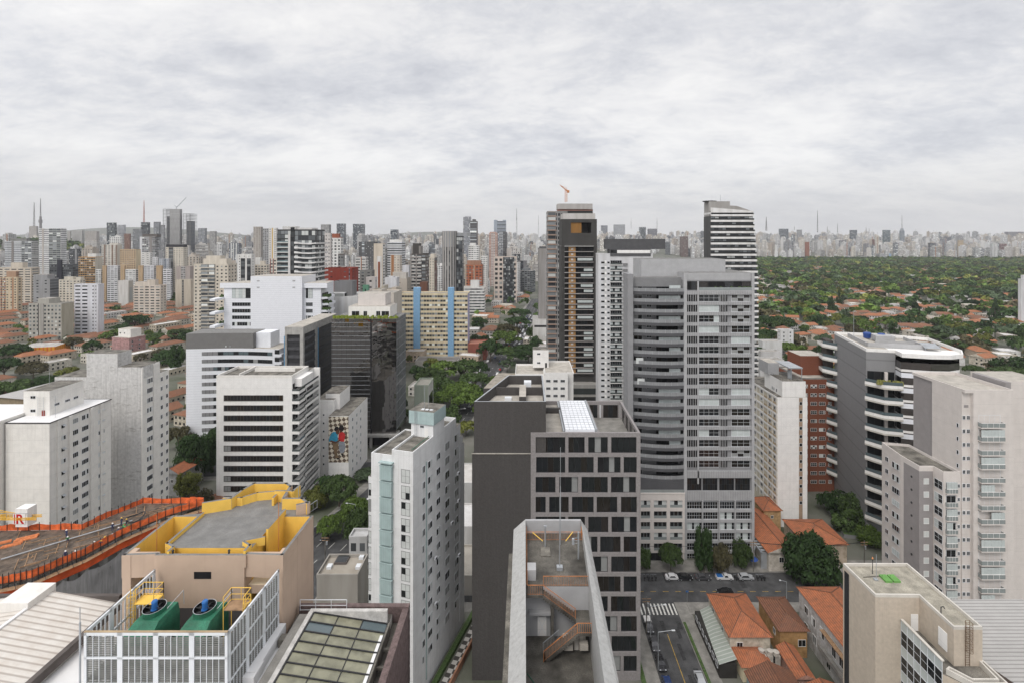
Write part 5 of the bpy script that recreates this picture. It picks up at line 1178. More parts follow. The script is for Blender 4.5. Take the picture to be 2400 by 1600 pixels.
def mural_block():
 D = 200.0; X0 = gx(770, D); W = gx(817, D) - X0; zt = 27.0
 t = thing('mural_block', 'white block whose end wall carries a chequered mural of an embracing couple', 'apartment building', (X0, D, 0))
 foot(X0 - 10, X0 + W + 2, D, D + 26)
 b = MB(); b.box(0, W, 0, 24, 0, zt, 0, top=1); b.box(-7.4, -.02, 6, 24, 0, 31.5, 0, top=1); b.box(-4.2, 1.5, 8, 20, 27, 33.3, 0, top=1); b.box(-8.4, -7.4, 8, 24, 0, 29, 0, top=1); b.build('wall', [white, oldroof], t)
 wins(t, 'F', 5.97, [(-4.6, .7)], 25.0, 7, 3.3, .8, nx=1, kinds=[('d',)])
 wins(t, 'F', 7.97, [(-8.3, .8)], 25.6, 7, 3.3, 1.3, nx=1, kinds=[('d',), ('g',)])
 wins(t, 'R', W + .02, [(4, 1.2), (9, 1.2), (14, 1.2)], 23.5, 7, 3.3, 1.3, kinds=[('g', 'd'), ('n',)])
 zb = 8.9
 m, n, l, bs = nodes('mural_chequer'); u = n.new('ShaderNodeUVMap'); mp = n.new('ShaderNodeMapping'); mp.inputs['Rotation'].default_value = (0, 0, R(38)); l.new(u.outputs[0], mp.inputs[0])
 ck = n.new('ShaderNodeTexChecker'); ck.inputs['Scale'].default_value = .8; ck.inputs['Color1'].default_value = (.64, .58, .47, 1); ck.inputs['Color2'].default_value = (.12, .085, .06, 1); l.new(mp.outputs[0], ck.inputs['Vector']); l.new(ck.outputs[0], bs.inputs['Base Color']); bs.inputs['Roughness'].default_value = .9
 MATS['mural_chequer'] = m
 b = MB(); b.face([(.02, -.03, zb), (W - .02, -.03, zb), (W - .02, -.03, zt - .2), (.02, -.03, zt - .2)], 0)
 mu = b.build('mural', [m], t)
 Hh = zt - zb
 P = lambda pts: [(W * x, 0, zb + Hh * y) for x, y in pts]
 cols = {'b': mk('mural_blue', (.04, .27, .42), amt=.2, scale=1), 'r': mk('mural_red', (.48, .03, .03), amt=.2, scale=1), 'k': mk('mural_black', (.015, .012, .012)), 's': mk('mural_skin', (.11, .05, .03), amt=.2), 'o': mk('mural_brown', (.19, .13, .075), amt=.3), 'g': mk('mural_grey', (.23, .25, .28), amt=.3)}
 shp = [('o', [(.18, .42), (.5, .42), (.48, .3), (.42, .22), (.5, .1), (.36, .09), (.3, .2), (.24, .3)]), ('g', [(.5, .45), (.8, .45), (.86, .33), (.78, .22), (.6, .2), (.52, .3)]),
           ('b', [(.02, .45), (.45, .42), (.46, .58), (.4, .66), (.22, .66), (.05, .56)]), ('r', [(.5, .46), (.78, .45), (.84, .6), (.74, .66), (.55, .66), (.5, .58)]),
           ('s', [(.06, .45), (.36, .41), (.6, .47), (.56, .5), (.36, .45), (.12, .48)]), ('s', [(.84, .58), (.92, .63), (.9, .52), (.8, .5)]), ('s', [(.38, .62), (.52, .62), (.55, .7), (.48, .74), (.36, .7)]), ('s', [(.55, .64), (.7, .66), (.7, .72), (.56, .72)]),
           ('k', [(.28, .72), (.32, .68), (.46, .7), (.52, .74), (.46, .78), (.34, .77)]), ('k', [(.5, .74), (.54, .7), (.74, .68), (.78, .74), (.72, .81), (.58, .81)]), ('k', [(.36, .1), (.5, .1), (.58, .07), (.46, .065)]), ('k', [(.6, .2), (.66, .15), (.76, .14), (.72, .2)])]
 for i, (c, pts) in enumerate(shp):
  b = MB(); b.face([(x, -.034 - .003 * i, z) for x, _, z in P(pts)][::1], 0); b.build('painted_figure', [cols[c]], mu)
mural_block()
def back_block():
 D = 207.0; X0 = gx(1277, D); W = gx(1331, D) - X0; zt = 41.5
 t = thing('white_block', 'white flat-roofed block with a stair turret behind the charcoal office', 'building', (X0, D, 0))
 foot(X0 - 20, X0 + W + 2, D - 8, D + 24)
 b = MB(); b.box(0, W, 0, 20, 0, zt, 0, top=1); b.box(W, W + 2.5, 3, 22, 0, zt, 0, top=1); b.box(-12, -.02, 3, 20, 0, zt - 1.5, 0, top=1); b.box(-4.6, 2.0, 10.5, 17, zt, zt + 7.4, 0, top=2); b.build('wall', [white, paleroof, oldroof], t)
 b = MB(); parapet(b, rect(0, W + 2.4, 0, 20), zt, .6, .2); parapet(b, rect(-12, -.1, 3, 20), zt - 1.5, .8, .2); b.build('parapet', [white], t)
 wins(t, 'F', -.02, [(.5, 1.8), (3.4, 1.8), (6.3, 1.8)], zt - 3.3, 12, 3.0, 1.1, nx=4, kinds=[('d', 'n'), ('n',), ('d',)])
 for z in (zt + 5.4, zt + 1.6): put(t, 'window', win_mesh(1.4, .8, ('d', 'n')), -2.9, 10.47, z)
 b = MB(); b.box(.5, 1.3, 10.4, 10.48, zt, zt + 2); b.build('door', [dark], t)
 D2 = 196.0; s = thing('flat_roof_building', 'long low building with gravelly flat roof beside the avenue', 'building', (gx(1133, D2), D2, 0))
 b = MB(); b.prism([(0, 0), (12, 0), (14, 22), (4.5, 22)], 0, 39.0, 0, top=1); b.build('wall', [darkwall, oldroof and mk('brown_gravel_roof', (.3, .27, .225), amt=.3, speck=.3)], s); foot(gx(1133, D2), gx(1133, D2) + 14, D2, D2 + 22)
back_block()
CZ = 34.0
def site():
 V = lambda px, py, z=CZ: (gx(px, gd(py, z)), gd(py, z))
 back = [V(-60, 1244), V(67, 1242), V(192, 1240), V(262, 1208), V(335, 1179), V(445, 1179)]
 front = [V(478, 1181), V(388, 1208), V(286, 1252), V(200, 1298), V(147, 1320), V(75, 1352), V(6, 1366), V(-60, 1375)]
 poly = (back + front)[::-1]
 ar = sum(poly[i][0] * poly[(i + 1) % len(poly)][1] - poly[(i + 1) % len(poly)][0] * poly[i][1] for i in range(len(poly)))
 if ar < 0: poly = poly[::-1]
 t = thing('construction_building', 'half-built concrete building with muddy brown deck and orange safety netting', 'construction site', (-80, 105, 0))
 foot(-135, -70, 88, 124)
 q = lambda p: (p[0] + 80, p[1] - 105)
 b = MB(); b.prism([q(p) for p in poly], CZ - .4, CZ, 0, bottom=True); b.build('deck', [mk('muddy_formwork_deck', (.125, .095, .072), amt=.6, scale=.9, speck=.6, tint=(.045, .036, .03))], t)
 inner = [(p[0] - 1.5, p[1] + 1.5) for p in front]
 for k in range(5):
  z = CZ - 4.6 - 4.2 * k
  m = MB(); m.prism([q(p) for p in (poly)], z - .5, z, 0, bottom=True); m.build('slab', [concrete], t)
 m = MB()
 for i in range(len(front) - 1):
  for u in (0, .5):
   x = front[i][0] * (1 - u) + front[i + 1][0] * u - 1.0; y = front[i][1] * (1 - u) + front[i + 1][1] * u + 1.0
   m.box(x + 80 - .5, x + 80 + .5, y - 105 - .5, y - 105 + .5, 0, CZ - .4)
 m.build('column', [concrete], t)
 def net(pts, z0, z1, name, mat, sag=.15, lean=0.0, n=6):
  m = MB(); pp = []
  for i in range(len(pts) - 1):
   for k in range(n): u = k / n; pp.append((pts[i][0] * (1 - u) + pts[i + 1][0] * u, pts[i][1] * (1 - u) + pts[i + 1][1] * u))
  pp.append(pts[-1]); r2 = random.Random(9)
  zz_ = [z1 - sag * r2.random() for _ in pp]
  for i in range(len(pp) - 1):
   p, r_ = q(pp[i]), q(pp[i + 1])
   m.face([(*p, z0), (*r_, z0), (r_[0] + lean, r_[1] - lean, zz_[i + 1]), (p[0] + lean, p[1] - lean, zz_[i])], 0)
  return m.build(name, [mat], t)
 net(back, CZ + .05, CZ + 1.5, 'safety_net', orange_net, .5); net(front, CZ - .1, CZ + 1.4, 'safety_net', orange_net, .2); net([front[0], back[-1]], CZ, CZ + 1.7, 'safety_net', orange_net)
 fr2 = [(p[0] + .5, p[1] - .5) for p in front]; net(fr2, CZ - 2.6, CZ - .9, 'safety_net', mk('orange_safety_net_dark', (.6, .09, .02), amt=.3), .3)
 m = MB(); 
 for pts in (front, back):
  for i in range(len(pts) - 1):
   for k in range(5):
    u = k / 5; p = q((pts[i][0] * (1 - u) + pts[i + 1][0] * u, pts[i][1] * (1 - u) + pts[i + 1][1] * u)); m.bar((p[0] + .06, p[1] - .06, CZ - (1 if pts is front else 0)), (p[0] + .06, p[1] - .06, CZ + 1.8), .09)
    if pts is front and k % 2: m.bar((p[0] + .06, p[1] - .06, CZ + .1), (p[0] + 1.1, p[1] - .9, CZ - .9), .06)
 m.build('net_post', [dark], t)
 m = MB()
 for i in range(len(front) - 1): m.box(0, 0, 0, 0, 0, 0) if False else m.face([(*q((front[i][0], front[i][1])), CZ - .9), (*q((front[i][0] + 1.0, front[i][1] - 1.0)), CZ - .9), (*q((front[i + 1][0] + 1.0, front[i + 1][1] - 1.0)), CZ - .9), (*q(front[i + 1]), CZ - .9)], 0)
 m.build('catch_platform', [timber], t)
 mt, n, l, bs = nodes('grey_dust_net'); MATS['grey_dust_net'] = mt; bs.inputs['Base Color'].default_value = (.36, .35, .35, 1); bs.inputs['Roughness'].default_value = .9
 g = n.new('ShaderNodeNewGeometry'); mp = n.new('ShaderNodeMapping'); mp.inputs['Scale'].default_value = (1.6, 1.6, .16); l.new(g.outputs['Position'], mp.inputs[0])
 tn = n.new('ShaderNodeTexNoise'); tn.inputs['Scale'].default_value = 1.2; tn.inputs['Detail'].default_value = 6; l.new(mp.outputs[0], tn.inputs['Vector'])
 rp = n.new('ShaderNodeValToRGB'); rp.color_ramp.elements[0].position = .3; rp.color_ramp.elements[0].color = (.42, .42, .42, 1); rp.color_ramp.elements[1].position = .7; rp.color_ramp.elements[1].color = (.82, .82, .82, 1); l.new(tn.outputs['Fac'], rp.inputs[0]); l.new(rp.outputs[0], bs.inputs['Alpha'])
 fr3 = [(p[0] + 1.2, p[1] - 1.2) for p in front]
 m = MB()
 for i in range(len(fr3) - 1):
  for k in range(4):
   u0, u1 = k / 4, (k + 1) / 4; s0, s1 = .9 * math.sin(math.pi * u0), .9 * math.sin(math.pi * u1)
   p = q((fr3[i][0] * (1 - u0) + fr3[i + 1][0] * u0, fr3[i][1] * (1 - u0) + fr3[i + 1][1] * u0)); r_ = q((fr3[i][0] * (1 - u1) + fr3[i + 1][0] * u1, fr3[i][1] * (1 - u1) + fr3[i + 1][1] * u1))
   m.face([(p[0] - .5, p[1] + .5, 4), (r_[0] - .5, r_[1] + .5, 4), (*r_, CZ - 2.4 - s1), (*p, CZ - 2.4 - s0)], 0)
 m.build('dust_net', [mt], t)
 for i in range(9):
  a, c = back[2 + i % 3], front[1 + i % 5]
 b = MB(); a, c = V(2, 1314), V(310, 1222); b.tube((*a, CZ + .35), (*c, CZ + .35), .12, 0, 8); tag(b.build('concrete_pipe', [steel], None), 'long white concrete-pumping pipe laid across the muddy deck', 'pipe')
 p0 = Vector((*V(318, 1216), CZ + .3)); b = MB()
 for k in range(14):
  a0, a1 = 2 * math.pi * k / 14, 2 * math.pi * (k + 1) / 14
  b.tube(p0 + Vector((1.5 * math.cos(a0), 2.0 * math.sin(a0), .25 + .3 * math.sin(a0 * 2))), p0 + Vector((1.5 * math.cos(a1), 2.0 * math.sin(a1), .25 + .3 * math.sin(a1 * 2))), .14, 0, 6)
 b.tube(p0 + Vector((1.5, 0, .3)), p0 + Vector((3.2, -3, .3)), .14, 0, 6); tag(b.build('pump_hose', [dark], None), 'coiled dark pump hose at the end of the white pipe', 'hose')
 r2 = random.Random(4)
 for k, (px, py, w_, d_, lab) in enumerate(((60, 1262, 3.6, 1.6, 'largest orange timber stack on the muddy deck'), (25, 1278, 3.0, .9, 'middle orange timber stack on the muddy deck'), (6, 1272, 2.2, .8, 'orange timber stack nearest the left edge of the photo'))):
  o = V(px, py); b = MB()
  for j in range(5): b.box(-w_ / 2 + r2.random() * .3, w_ / 2 + r2.random() * .3, -d_ / 2 + d_ * j / 5, -d_ / 2 + d_ * (j + .9) / 5, 0, .25 + .1 * (j % 2))
  tag(b.build('timber_stack', [mk('orange_timber', (.62, .22, .09), amt=.3, scale=2)], None, (*o, CZ), R(35)), lab, 'timber stack')
 b = MB(); r3 = random.Random(8)
 for i in range(60):
  u, v_ = r3.random(), r3.random(); px = 20 + 400 * u; yb = 1245 - (px > 150) * (px - 150) * .33; yf_ = 1360 - px * .36; py = yb + (yf_ - yb) * (.1 + .8 * v_)
  o = V(px, max(py, 1182)); L_ = 1 + 4 * r3.random(); a = r3.choice([.6, .65, 2.2]); b.bar((o[0], o[1], CZ + .06), (o[0] + L_ * math.cos(a), o[1] + L_ * math.sin(a), CZ + .06), .12)
 tag(b.build('debris', [timber], None), 'scattered planks and formwork scraps on the muddy deck', 'debris', kind='stuff')
 for k, (px, py, px2, py2) in enumerate(((150, 1325, 110, 1262), (190, 1250, 236, 1262), (130, 1330, 60, 1355), (390, 1200, 330, 1183), (250, 1222, 290, 1240))):
  a, c = V(px, py), V(px2, py2); b = MB(); b.bar((*a, CZ + .1), (*c, CZ + .1), .25); b.build('joist', [dark], t)
 c = thing('tower_crane', 'yellow crane jib with red and white letter sign at the left edge', 'crane', (gx(55, 108), 108, 0))
 b = MB(); z = gz(1213, 108)
 for dy in (-.6, .6):
  for dz in (0, .35): b.bar((-14, dy, z + dz), (3.3, dy, z + dz), .16)
 for i in range(12): b.bar((-14 + i * 1.4, -.6, z), (-13.3 + i * 1.4, .6, z + .35), .07)
 b.bar((-14, 0, z + 3.3), (-1.5, 0, z + 1.0), .09); b.bar((-14, 0, z + 2.2), (-1.5, 0, z + .9), .09)
 b.box(-18, -14, -.8, .8, 0, z + 3); b.build('jib', [mk('crane_yellow', (.72, .40, .03), amt=.1)], c)
 b = MB(); b.box(-1.2, 1.3, -.5, 1.6, z - 1.6, z + 2.2); b.build('counterweight', [white], c)
 b = MB(); b.box(-1.55, 1.0, -.62, -.52, z - .9, z + 1.25); sg = b.build('sign', [white], c)
 b = MB(); b.box(-1.35, -1.15, -.66, -.63, z - .8, z + 1.15); b.build('letter', [mk('sign_red', (.5, .015, .02), amt=.05)], sg)
 cu = bpy.data.curves.new('letter', 'FONT'); cu.body = 'R'; cu.size = 2.75; cu.extrude = .015; cu.offset = .07
 tmp = bpy.data.objects.new('letter_source', cu); COL.objects.link(tmp); dg = bpy.context.evaluated_depsgraph_get(); me = bpy.data.meshes.new_from_object(tmp.evaluated_get(dg)); bpy.data.objects.remove(tmp)
 me.materials.clear(); me.materials.append(MATS['sign_red']); me.name = 'letter'
 o = link('letter', me, sg, (-1.02, -.64, z - .8)); o.rotation_euler = (R(90), 0, 0)
 b = MB()
 for x in (-3, -1.6, 1.5, 3): b.bar((x, -.6, z + .3), (x, -.6, z + 1.3), .05)
 b.bar((-4, -.6, z + 1.3), (3.2, -.6, z + 1.3), .05); b.build('railing', [steel], c)
site()
def sm(t): t = min(1.0, max(0.0, t)); return t * t * (3 - 2 * t)
def ground(x, y):
 if y < 700: return 0.0
 r = x / y; st = 900 + 1350 * sm((r - .05) / .35); sl = .031 + .022 * sm((r - .05) / .35)
 h = min(86.0, sl * max(0.0, y - st))
 h += 58 * math.exp(-((x + 1600) / 190) ** 2 - ((y - 1650) / 330) ** 2) + 10 * math.exp(-((x + 1380) / 330) ** 2 - ((y - 1750) / 300) ** 2)
 if y > 4600: h += 150 * sm((y - 4600) / 1600) * (.55 + .45 * math.sin(r * 9 + 2.2)) * sm((.1 - r) / .4)
 return h
def terrain():
 xs = [-7200 + 200 * i for i in range(73)]; ys = [-500, 0, 300, 600, 700] + [800 + 150 * i for i in range(42)]
 V_ = [(x, y, ground(x, y)) for y in ys for x in xs]; n = len(xs)
 Fc = [(j * n + i, j * n + i + 1, (j + 1) * n + i + 1, (j + 1) * n + i) for j in range(len(ys) - 1) for i in range(n - 1)]
 me = bpy.data.meshes.new('ground'); me.from_pydata(V_, [], Fc); me.materials.append(earth); me.update()
 for p in me.polygons: p.use_smooth = True
 link('ground', me)['kind'] = 'structure'
terrain()
def strip(name, pts, w_, z, mat, kind='structure'):
 b = MB(); L_, R_ = [], []
 for i, p in enumerate(pts):
  a = Vector(pts[max(0, i - 1)]); c = Vector(pts[min(len(pts) - 1, i + 1)]); d = (c - a).normalized(); nn = Vector((-d.y, d.x)) * w_ / 2
  L_.append((p[0] + nn.x, p[1] + nn.y)); R_.append((p[0] - nn.x, p[1] - nn.y))
 for i in range(len(pts) - 1): b.face([(*R_[i], z), (*R_[i + 1], z), (*L_[i + 1], z), (*L_[i], z)])
 o = b.build(name, [mat]); o['kind'] = kind; return o
AV = [(-70, 95), (-63, 150), (-50, 205), (-37, 272), (-22, 397), (-9, 484), (2, 613), (13, 743), (32, 960)]
ROADS = [(AV, 17.0), ([(-150, 212), (-44, 216)], 11.0), ([(-25, 141.5), (150, 141.5)], 12.0), ([(34.4, 40), (34.4, 136)], 10.0), ([(-330, 330), (-120, 620)], 8.0), ([(120, 300), (330, 360)], 8.0)]
for k_, (pts, w_) in enumerate(ROADS):
 strip('pavement', pts, w_ + 7, .02 + .004 * k_, pavement); strip('road', pts, w_, .05 + .005 * k_, asphalt)
def markings():
 b = MB()
 for i in range(10): b.box(29.9 + i * .98, 30.3 + i * .98, 130.9, 134.9, .07, .09)
 for k in range(len(AV) - 1):
  p, q = Vector(AV[k]), Vector(AV[k + 1]); n_ = int((q - p).length / 9); d = (q - p).normalized(); s = Vector((-d.y, d.x))
  for i in range(n_):
   for o in (-4.2, 0, 4.2):
    a = p + d * (i * 9) + s * o; c = a + d * 3.5
    b.face([(a.x - s.x * .08, a.y - s.y * .08, .075), (c.x - s.x * .08, c.y - s.y * .08, .075), (c.x + s.x * .08, c.y + s.y * .08, .075), (a.x + s.x * .08, a.y + s.y * .08, .075)])
 o = b.build('road_marking', [roadpaint]); o['kind'] = 'structure'
 b = MB()
 for i in range(16): b.box(24 + i * 3.4, 25.6 + i * 3.4, 139.5, 139.65, .065, .08)
 b.box(34.6, 34.75, 100, 128, .065, .08); b.box(34.95, 35.1, 60, 98, .065, .08)
 b.build('road_marking', [roadyellow])['kind'] = 'structure'
 b = MB(); r = random.Random(2)
 for i in range(34):
  x, y = (r.uniform(29.8, 38), r.uniform(70, 129)) if i < 20 else (r.uniform(-10, 100), r.uniform(136.5, 145)); a, c = r.uniform(.4, 1.6), r.uniform(.6, 5); z = .083 + .001 * (i % 9)
  b.face([(x, y, z), (x + a, y + r.uniform(-.2, .2), z), (x + a, y + c, z), (x, y + c, z)])
 b.build('road_patch', [mk('tar_patch', (.035, .035, .036), amt=.4, scale=2)])['kind'] = 'structure'
 b = MB(); b.box(25.6, 29.4, 40, 134, .03, .16); b.box(-10, 25, 147.6, 152, .03, .16); b.box(22, 110, 147.6, 153, .03, .17); b.box(39.4, 42.6, 60, 132, .03, .16); b.box(42.6, 66, 131, 135, .03, .16)
 b.build('sidewalk', [pavement])['kind'] = 'structure'
 b = MB(); b.box(25.3, 26.3, 84, 122, .16, .3); b.box(39.6, 40.2, 84, 128, .16, .45)
 tag(b.build('kerb_planting', [leafgreen]), 'narrow clipped green strips along both kerbs of the side street', 'planting', kind='stuff')
markings()
def calcada():
 m, n, l, bs = nodes('black_white_stone_paving'); MATS[m.name] = m
 u = n.new('ShaderNodeUVMap'); mp = n.new('ShaderNodeMapping'); l.new(u.outputs[0], mp.inputs[0]); mp.inputs['Rotation'].default_value = (0, 0, R(0))
 ck = n.new('ShaderNodeTexChecker'); ck.inputs['Scale'].default_value = .85; ck.inputs['Color1'].default_value = (.5, .48, .45, 1); ck.inputs['Color2'].default_value = (.06, .055, .05, 1); l.new(mp.outputs[0], ck.inputs['Vector']); l.new(ck.outputs[0], bs.inputs['Base Color']); bs.inputs['Roughness'].default_value = .9
 b = MB(); b.xf = Matrix.Translation((-22.7, 104, 0)) @ Matrix.Rotation(R(-16.7), 4, 'Z')
 b.face([(2.4, 0, .12), (4.6, 0, .12), (4.6, 36, .12), (2.4, 36, .12)], 0, [(0, 0), (2.2, 0), (2.2, 36), (0, 36)]); b.build('sidewalk', [m])['kind'] = 'structure'
 b = MB(); b.xf = Matrix.Translation((-22.7, 104, 0)) @ Matrix.Rotation(R(-16.7), 4, 'Z')
 b.box(.9, 1.9, -2, 30, .0, 1.0); tag(b.build('hedge', [leafgreen]), 'low hedge along the foot of the white and teal slab', 'hedge')
 b = MB(); b.xf = Matrix.Translation((-22.7, 104, 0)) @ Matrix.Rotation(R(-16.7), 4, 'Z')
 b.box(4.7, 5.1, -8, 30, .0, 1.6); tag(b.build('boundary_wall', [mk('terracotta_wall', (.30, .15, .09), amt=.3)]), 'low terracotta wall beside the black and white patterned pavement', 'wall')
calcada()
W_, C_, B_, G_, LG, DK, T_, BR, NV, PK = (.70, .695, .68), (.64, .585, .50), (.52, .465, .40), (.25, .25, .255), (.44, .44, .45), (.045, .045, .05), (.45, .325, .2), (.24, .085, .05), (.10, .12, .16), (.47, .31, .26)
GRID, WIDE, RIB, SMALL, VERT, SLOT = (.27, .25, 1.), (.36, .28, 1.), (.52, .22, 1.), (.16, .2, .9), (.3, .52, 1.), (.40, .2, 1.)
GLZ = (.46, .40, 1.2)
def mid(label, px0, px1, yt, D, dep, col, cells=(3.2, 3.1), sty=GRID, side=None, sidesty=None, roofs=(), strips=(), bands=None, rot=0, cat='apartment building', name='apartment_building', topcol=(.33, .31, .28), zb=None, group=None):
 if side is None and abs((px0 + px1) / 2 - CX) > 60:
  s_ = .2 * (px1 - px0)
  if px1 < CX: px1 -= s_; dep = min(dep, max(3.5, D * s_ / max(20, CX - px1 - s_)))
  else: px0 += s_; dep = min(dep, max(3.5, D * s_ / max(20, px0 - CX - s_)))
 X0 = gx(px0, D); W = gx(px1, D) - X0; zt = gz(yt, D); z0 = (ground(X0 + W / 2, D) - 1.5) if zb is None else zb
 t = thing(name, label, cat, (X0, D, z0), R(rot), group); foot(X0, X0 + W, D - 2, D + dep); h = zt - z0
 b = MB(); sc = side or col; ss = sidesty if sidesty is not None else sty
 b.wall((0, 0), (W, 0), 0, h, 0, cells, col, sty)
 for p, q in (((W, 0), (W, dep)), ((0, dep), (0, 0))): b.wall(p, q, 0, h, 0, cells if ss else None, sc, ss or (0, 0, 0), None if ss else 'plain')
 b.wall((W, dep), (0, dep), 0, h, 0, cells, col, sty)
 b.face([(0, 0, h), (W, 0, h), (W, dep, h), (0, dep, h)], 0, [(0, 0)] * 4, topcol)
 b.build('wall', [FAC], t)
 m = MB(); parapet(m, rect(-.05, W + .05, -.05, dep + .05), h, .8, .3)
 m.c = [col] * len(m.f); m.uv = [[(0, 0)] * len(f) for f in m.f]; m.build('parapet', [FAC], t)
 for ri, r in enumerate(roofs):
  u0, u1, y = r[:3]; c = r[3] if len(r) > 3 else col; d0, d1 = (r[4], r[5]) if len(r) > 5 else (.2, .8)
  m = MB(); m.box(W * u0 + .07 * ri, W * u1 - .05 * ri, dep * d0 + .11 * ri, dep * d1 - .09 * ri, h, gz(y, D) - z0, 0, bottom=False, col=c, plain=True, topcol=topcol); m.build('roof_house', [FAC], t)
 for s in strips:
  u0, u1, c = s[:3]; st = s[3] if len(s) > 3 else None; ce = s[4] if len(s) > 4 else cells; out = s[5] if len(s) > 5 else .3; yt2 = s[6] if len(s) > 6 else None
  m = MB(); hh = h + .5 if yt2 is None else gz(yt2, D) - z0
  m.box(W * u0, W * u1, -out, .02, 0, hh, 0, bottom=False, cells=ce if st else None, col=c, sty=st or (0, 0, 0), plain=True); m.build('facade_strip', [FAC], t)
 if bands:
  u0, u1, fh, th, c, out = bands[:6]; n = min(40, int((h - 2) / fh)); wr = bands[6] if len(bands) > 6 else 0
  m = MB(); m.box(W * u0, W * u1 + (wr and out), -out, .0, 0, th, 0, col=c, plain=True)
  if wr > 0: m.box(W, W + out, 0, dep, 0, th, 0, col=c, plain=True)
  me = m.mesh('floor_band', [FAC])
  for k in range(n): link('floor_band', me, t, (0, 0, h - 1.2 - fh * (k + .55)))
 return t, W, h
def mids():
 t, W, h = mid('cream ribbon-windowed slab with two blue stair towers', 935, 1096, 690, 414, 15, (.72, .62, .43), (2.2, 3.5), (.45, .24, 2.2), side=(.45, .43, .6), sidesty=(0, 0, 0))
 for u0, u1 in ((.215, .31), (.715, .80)):
  m = MB(); m.box(W * u0, W * u1, -1.2, 3.5, 0, h + 5.4, 0, bottom=False); m.build('stair_tower', [blue], t)
 t2, _, _ = mid('white office slab of many thin window bands beyond the cream slab', 1080, 1149, 675, 640, 18, W_, (2.4, 3.6), (.5, .22, 1.3), roofs=[(.4, .75, 658)], cat='office building')
 t, W, h = mid('cylindrical ribbed grey office tower with a flat roof wing', 1070, 1087, 556, 452, 14, (.06, .06, .065), (1.6, 3.4), GLZ, cat='office tower', name='office_tower')
 n = 18; r = (gx(1070, 450) - gx(1034, 450)) / 2 - .5; cx, cy_ = -r - .2, 3.0; hc = gz(542, 450) + 1.5
 for i in range(n):
  a0, a1 = 2 * math.pi * i / n, 2 * math.pi * (i + .55) / n
  m = MB(); m.wall((cx + (r + .4) * math.cos(a0), cy_ + (r + .4) * math.sin(a0)), (cx + (r + .4) * math.cos(a1), cy_ + (r + .4) * math.sin(a1)), 0, hc, 0, col=(.40, .385, .37), off='plain')
  for a in (a0, a1): 
   p, q = (cx + r * .95 * math.cos(a), cy_ + r * .95 * math.sin(a)), (cx + (r + .4) * math.cos(a), cy_ + (r + .4) * math.sin(a)); m.wall(p, q, 0, hc, 0, col=(.3, .29, .28), off='plain'); m.wall(q, p, 0, hc, 0, col=(.3, .29, .28), off='plain')
  m.build('rib', [FAC], t)
 m = MB(); m.prism([(cx + r * math.cos(2 * math.pi * i / 32), cy_ + r * math.sin(2 * math.pi * i / 32)) for i in range(32)], 0, hc - 14, 0, cells=(1.2, 3.4), col=(.10, .10, .10), sty=(.3, .42, .8), topcol=(.3, .3, .3))
 m.prism([(cx + (r + .1) * math.cos(2 * math.pi * i / 32), cy_ + (r + .1) * math.sin(2 * math.pi * i / 32)) for i in range(32)], hc - 14, hc, 0, plain=True, col=(.3, .31, .32)); m.build('drum', [FAC], t)
 m = MB(); m.box(-2, gx(1102, 452) - gx(1070, 452), 2, 8, hc - 4.6, hc - 1.5, 0, col=(.3, .31, .32), plain=True); m.box(-2 * r - 5, -2 * r + 1, 2, 8, hc - 4.2, hc - 2.2, 0, col=(.3, .31, .32), plain=True); m.build('roof_wing', [FAC], t)
 mid('beige punched-window block joined to a black glass face by the avenue', 1158, 1211, 604, 768, 26, (.58, .50, .44), (6.2, 7.2), (.3, .27, .8), side=(.62, .60, .56), sidesty=(.52, .2, .6), strips=[(.40, .89, (.03, .032, .035), GLZ, (2, 3.4), .5)], cat='office building')
 mid('dark navy-striped grey slab left of the avenue end', 1213, 1235, 613, 940, 18, (.17, .165, .17), (20, 3.4), (0, 0, 0), strips=[(.3, .62, (.02, .022, .035), GLZ, (3, 3.4), .3)], cat='office building')
 mid('black grey office behind the punched-window block', 1201, 1219, 597, 1000, 18, (.07, .07, .075), (2.4, 3.4), GLZ, cat='office building')
 mid('terracotta brick apartment block beside the avenue', 1090, 1130, 623, 700, 22, (.36, .115, .055), (4.5, 3.8), (.28, .22, 1.), side=(.3, .14, .09), roofs=[(.1, .9, 611, (.33, .18, .12))], strips=[(0, .08, (.42, .33, .25)), (.5, .56, (.42, .33, .25))])
 mid('white terraced apartment block behind the terracotta one', 1098, 1128, 577, 850, 22, W_, (4.2, 3.2), SLOT, roofs=[(.1, .65, 570)])
 mid('white arcaded-top apartment block beside the terracotta one', 1127, 1146, 602, 815, 20, W_, (3.6, 3.1), GRID)
 t, W, h = mid('grey blank-ended tower with stacked loggias by the avenue', 1262, 1316, 584, 487, 20, (.10, .10, .105), (3.2, 2.9), (.38, .3, 1.4), roofs=[(.05, .8, 578)], strips=[(0, .33, (.30, .285, .275)), (.33, .38, (.68, .67, .66))], zb=8, bands=(.38, 1.0, 2.9, .8, (.33, .32, .31), .5))
 b = MB(); b.box(gx(1249, 487) - gx(1262, 487), W + 3, -7, 22, -8, gz(750, 480) - 8, 0, plain=True, col=(.60, .59, .57), topcol=(.4, .39, .37)); b.box(gx(1252, 487) - gx(1262, 487), W - 1, -7.05, -7, gz(767, 480) - 8, gz(762, 480) - 8, 0, plain=True, col=(.03, .03, .03)); b.build('podium', [FAC], t)
 D = 305.0; X0 = gx(1316, D); W = gx(1399, D) - X0; zt = gz(514, D)
 t = thing('frame_tower', 'dark framed tower with an ochre brick stripe and a square roof opening', 'apartment tower', (X0, D, 0)); foot(X0 - 12, X0 + W + 3, D - 3, D + 24)
 dk = (.055, .053, .05); a, c = gx(1338, D) - X0, gx(1386, D) - X0; zo1, zo0 = gz(522, D), gz(546.5, D); am = gx(1363, D) - X0
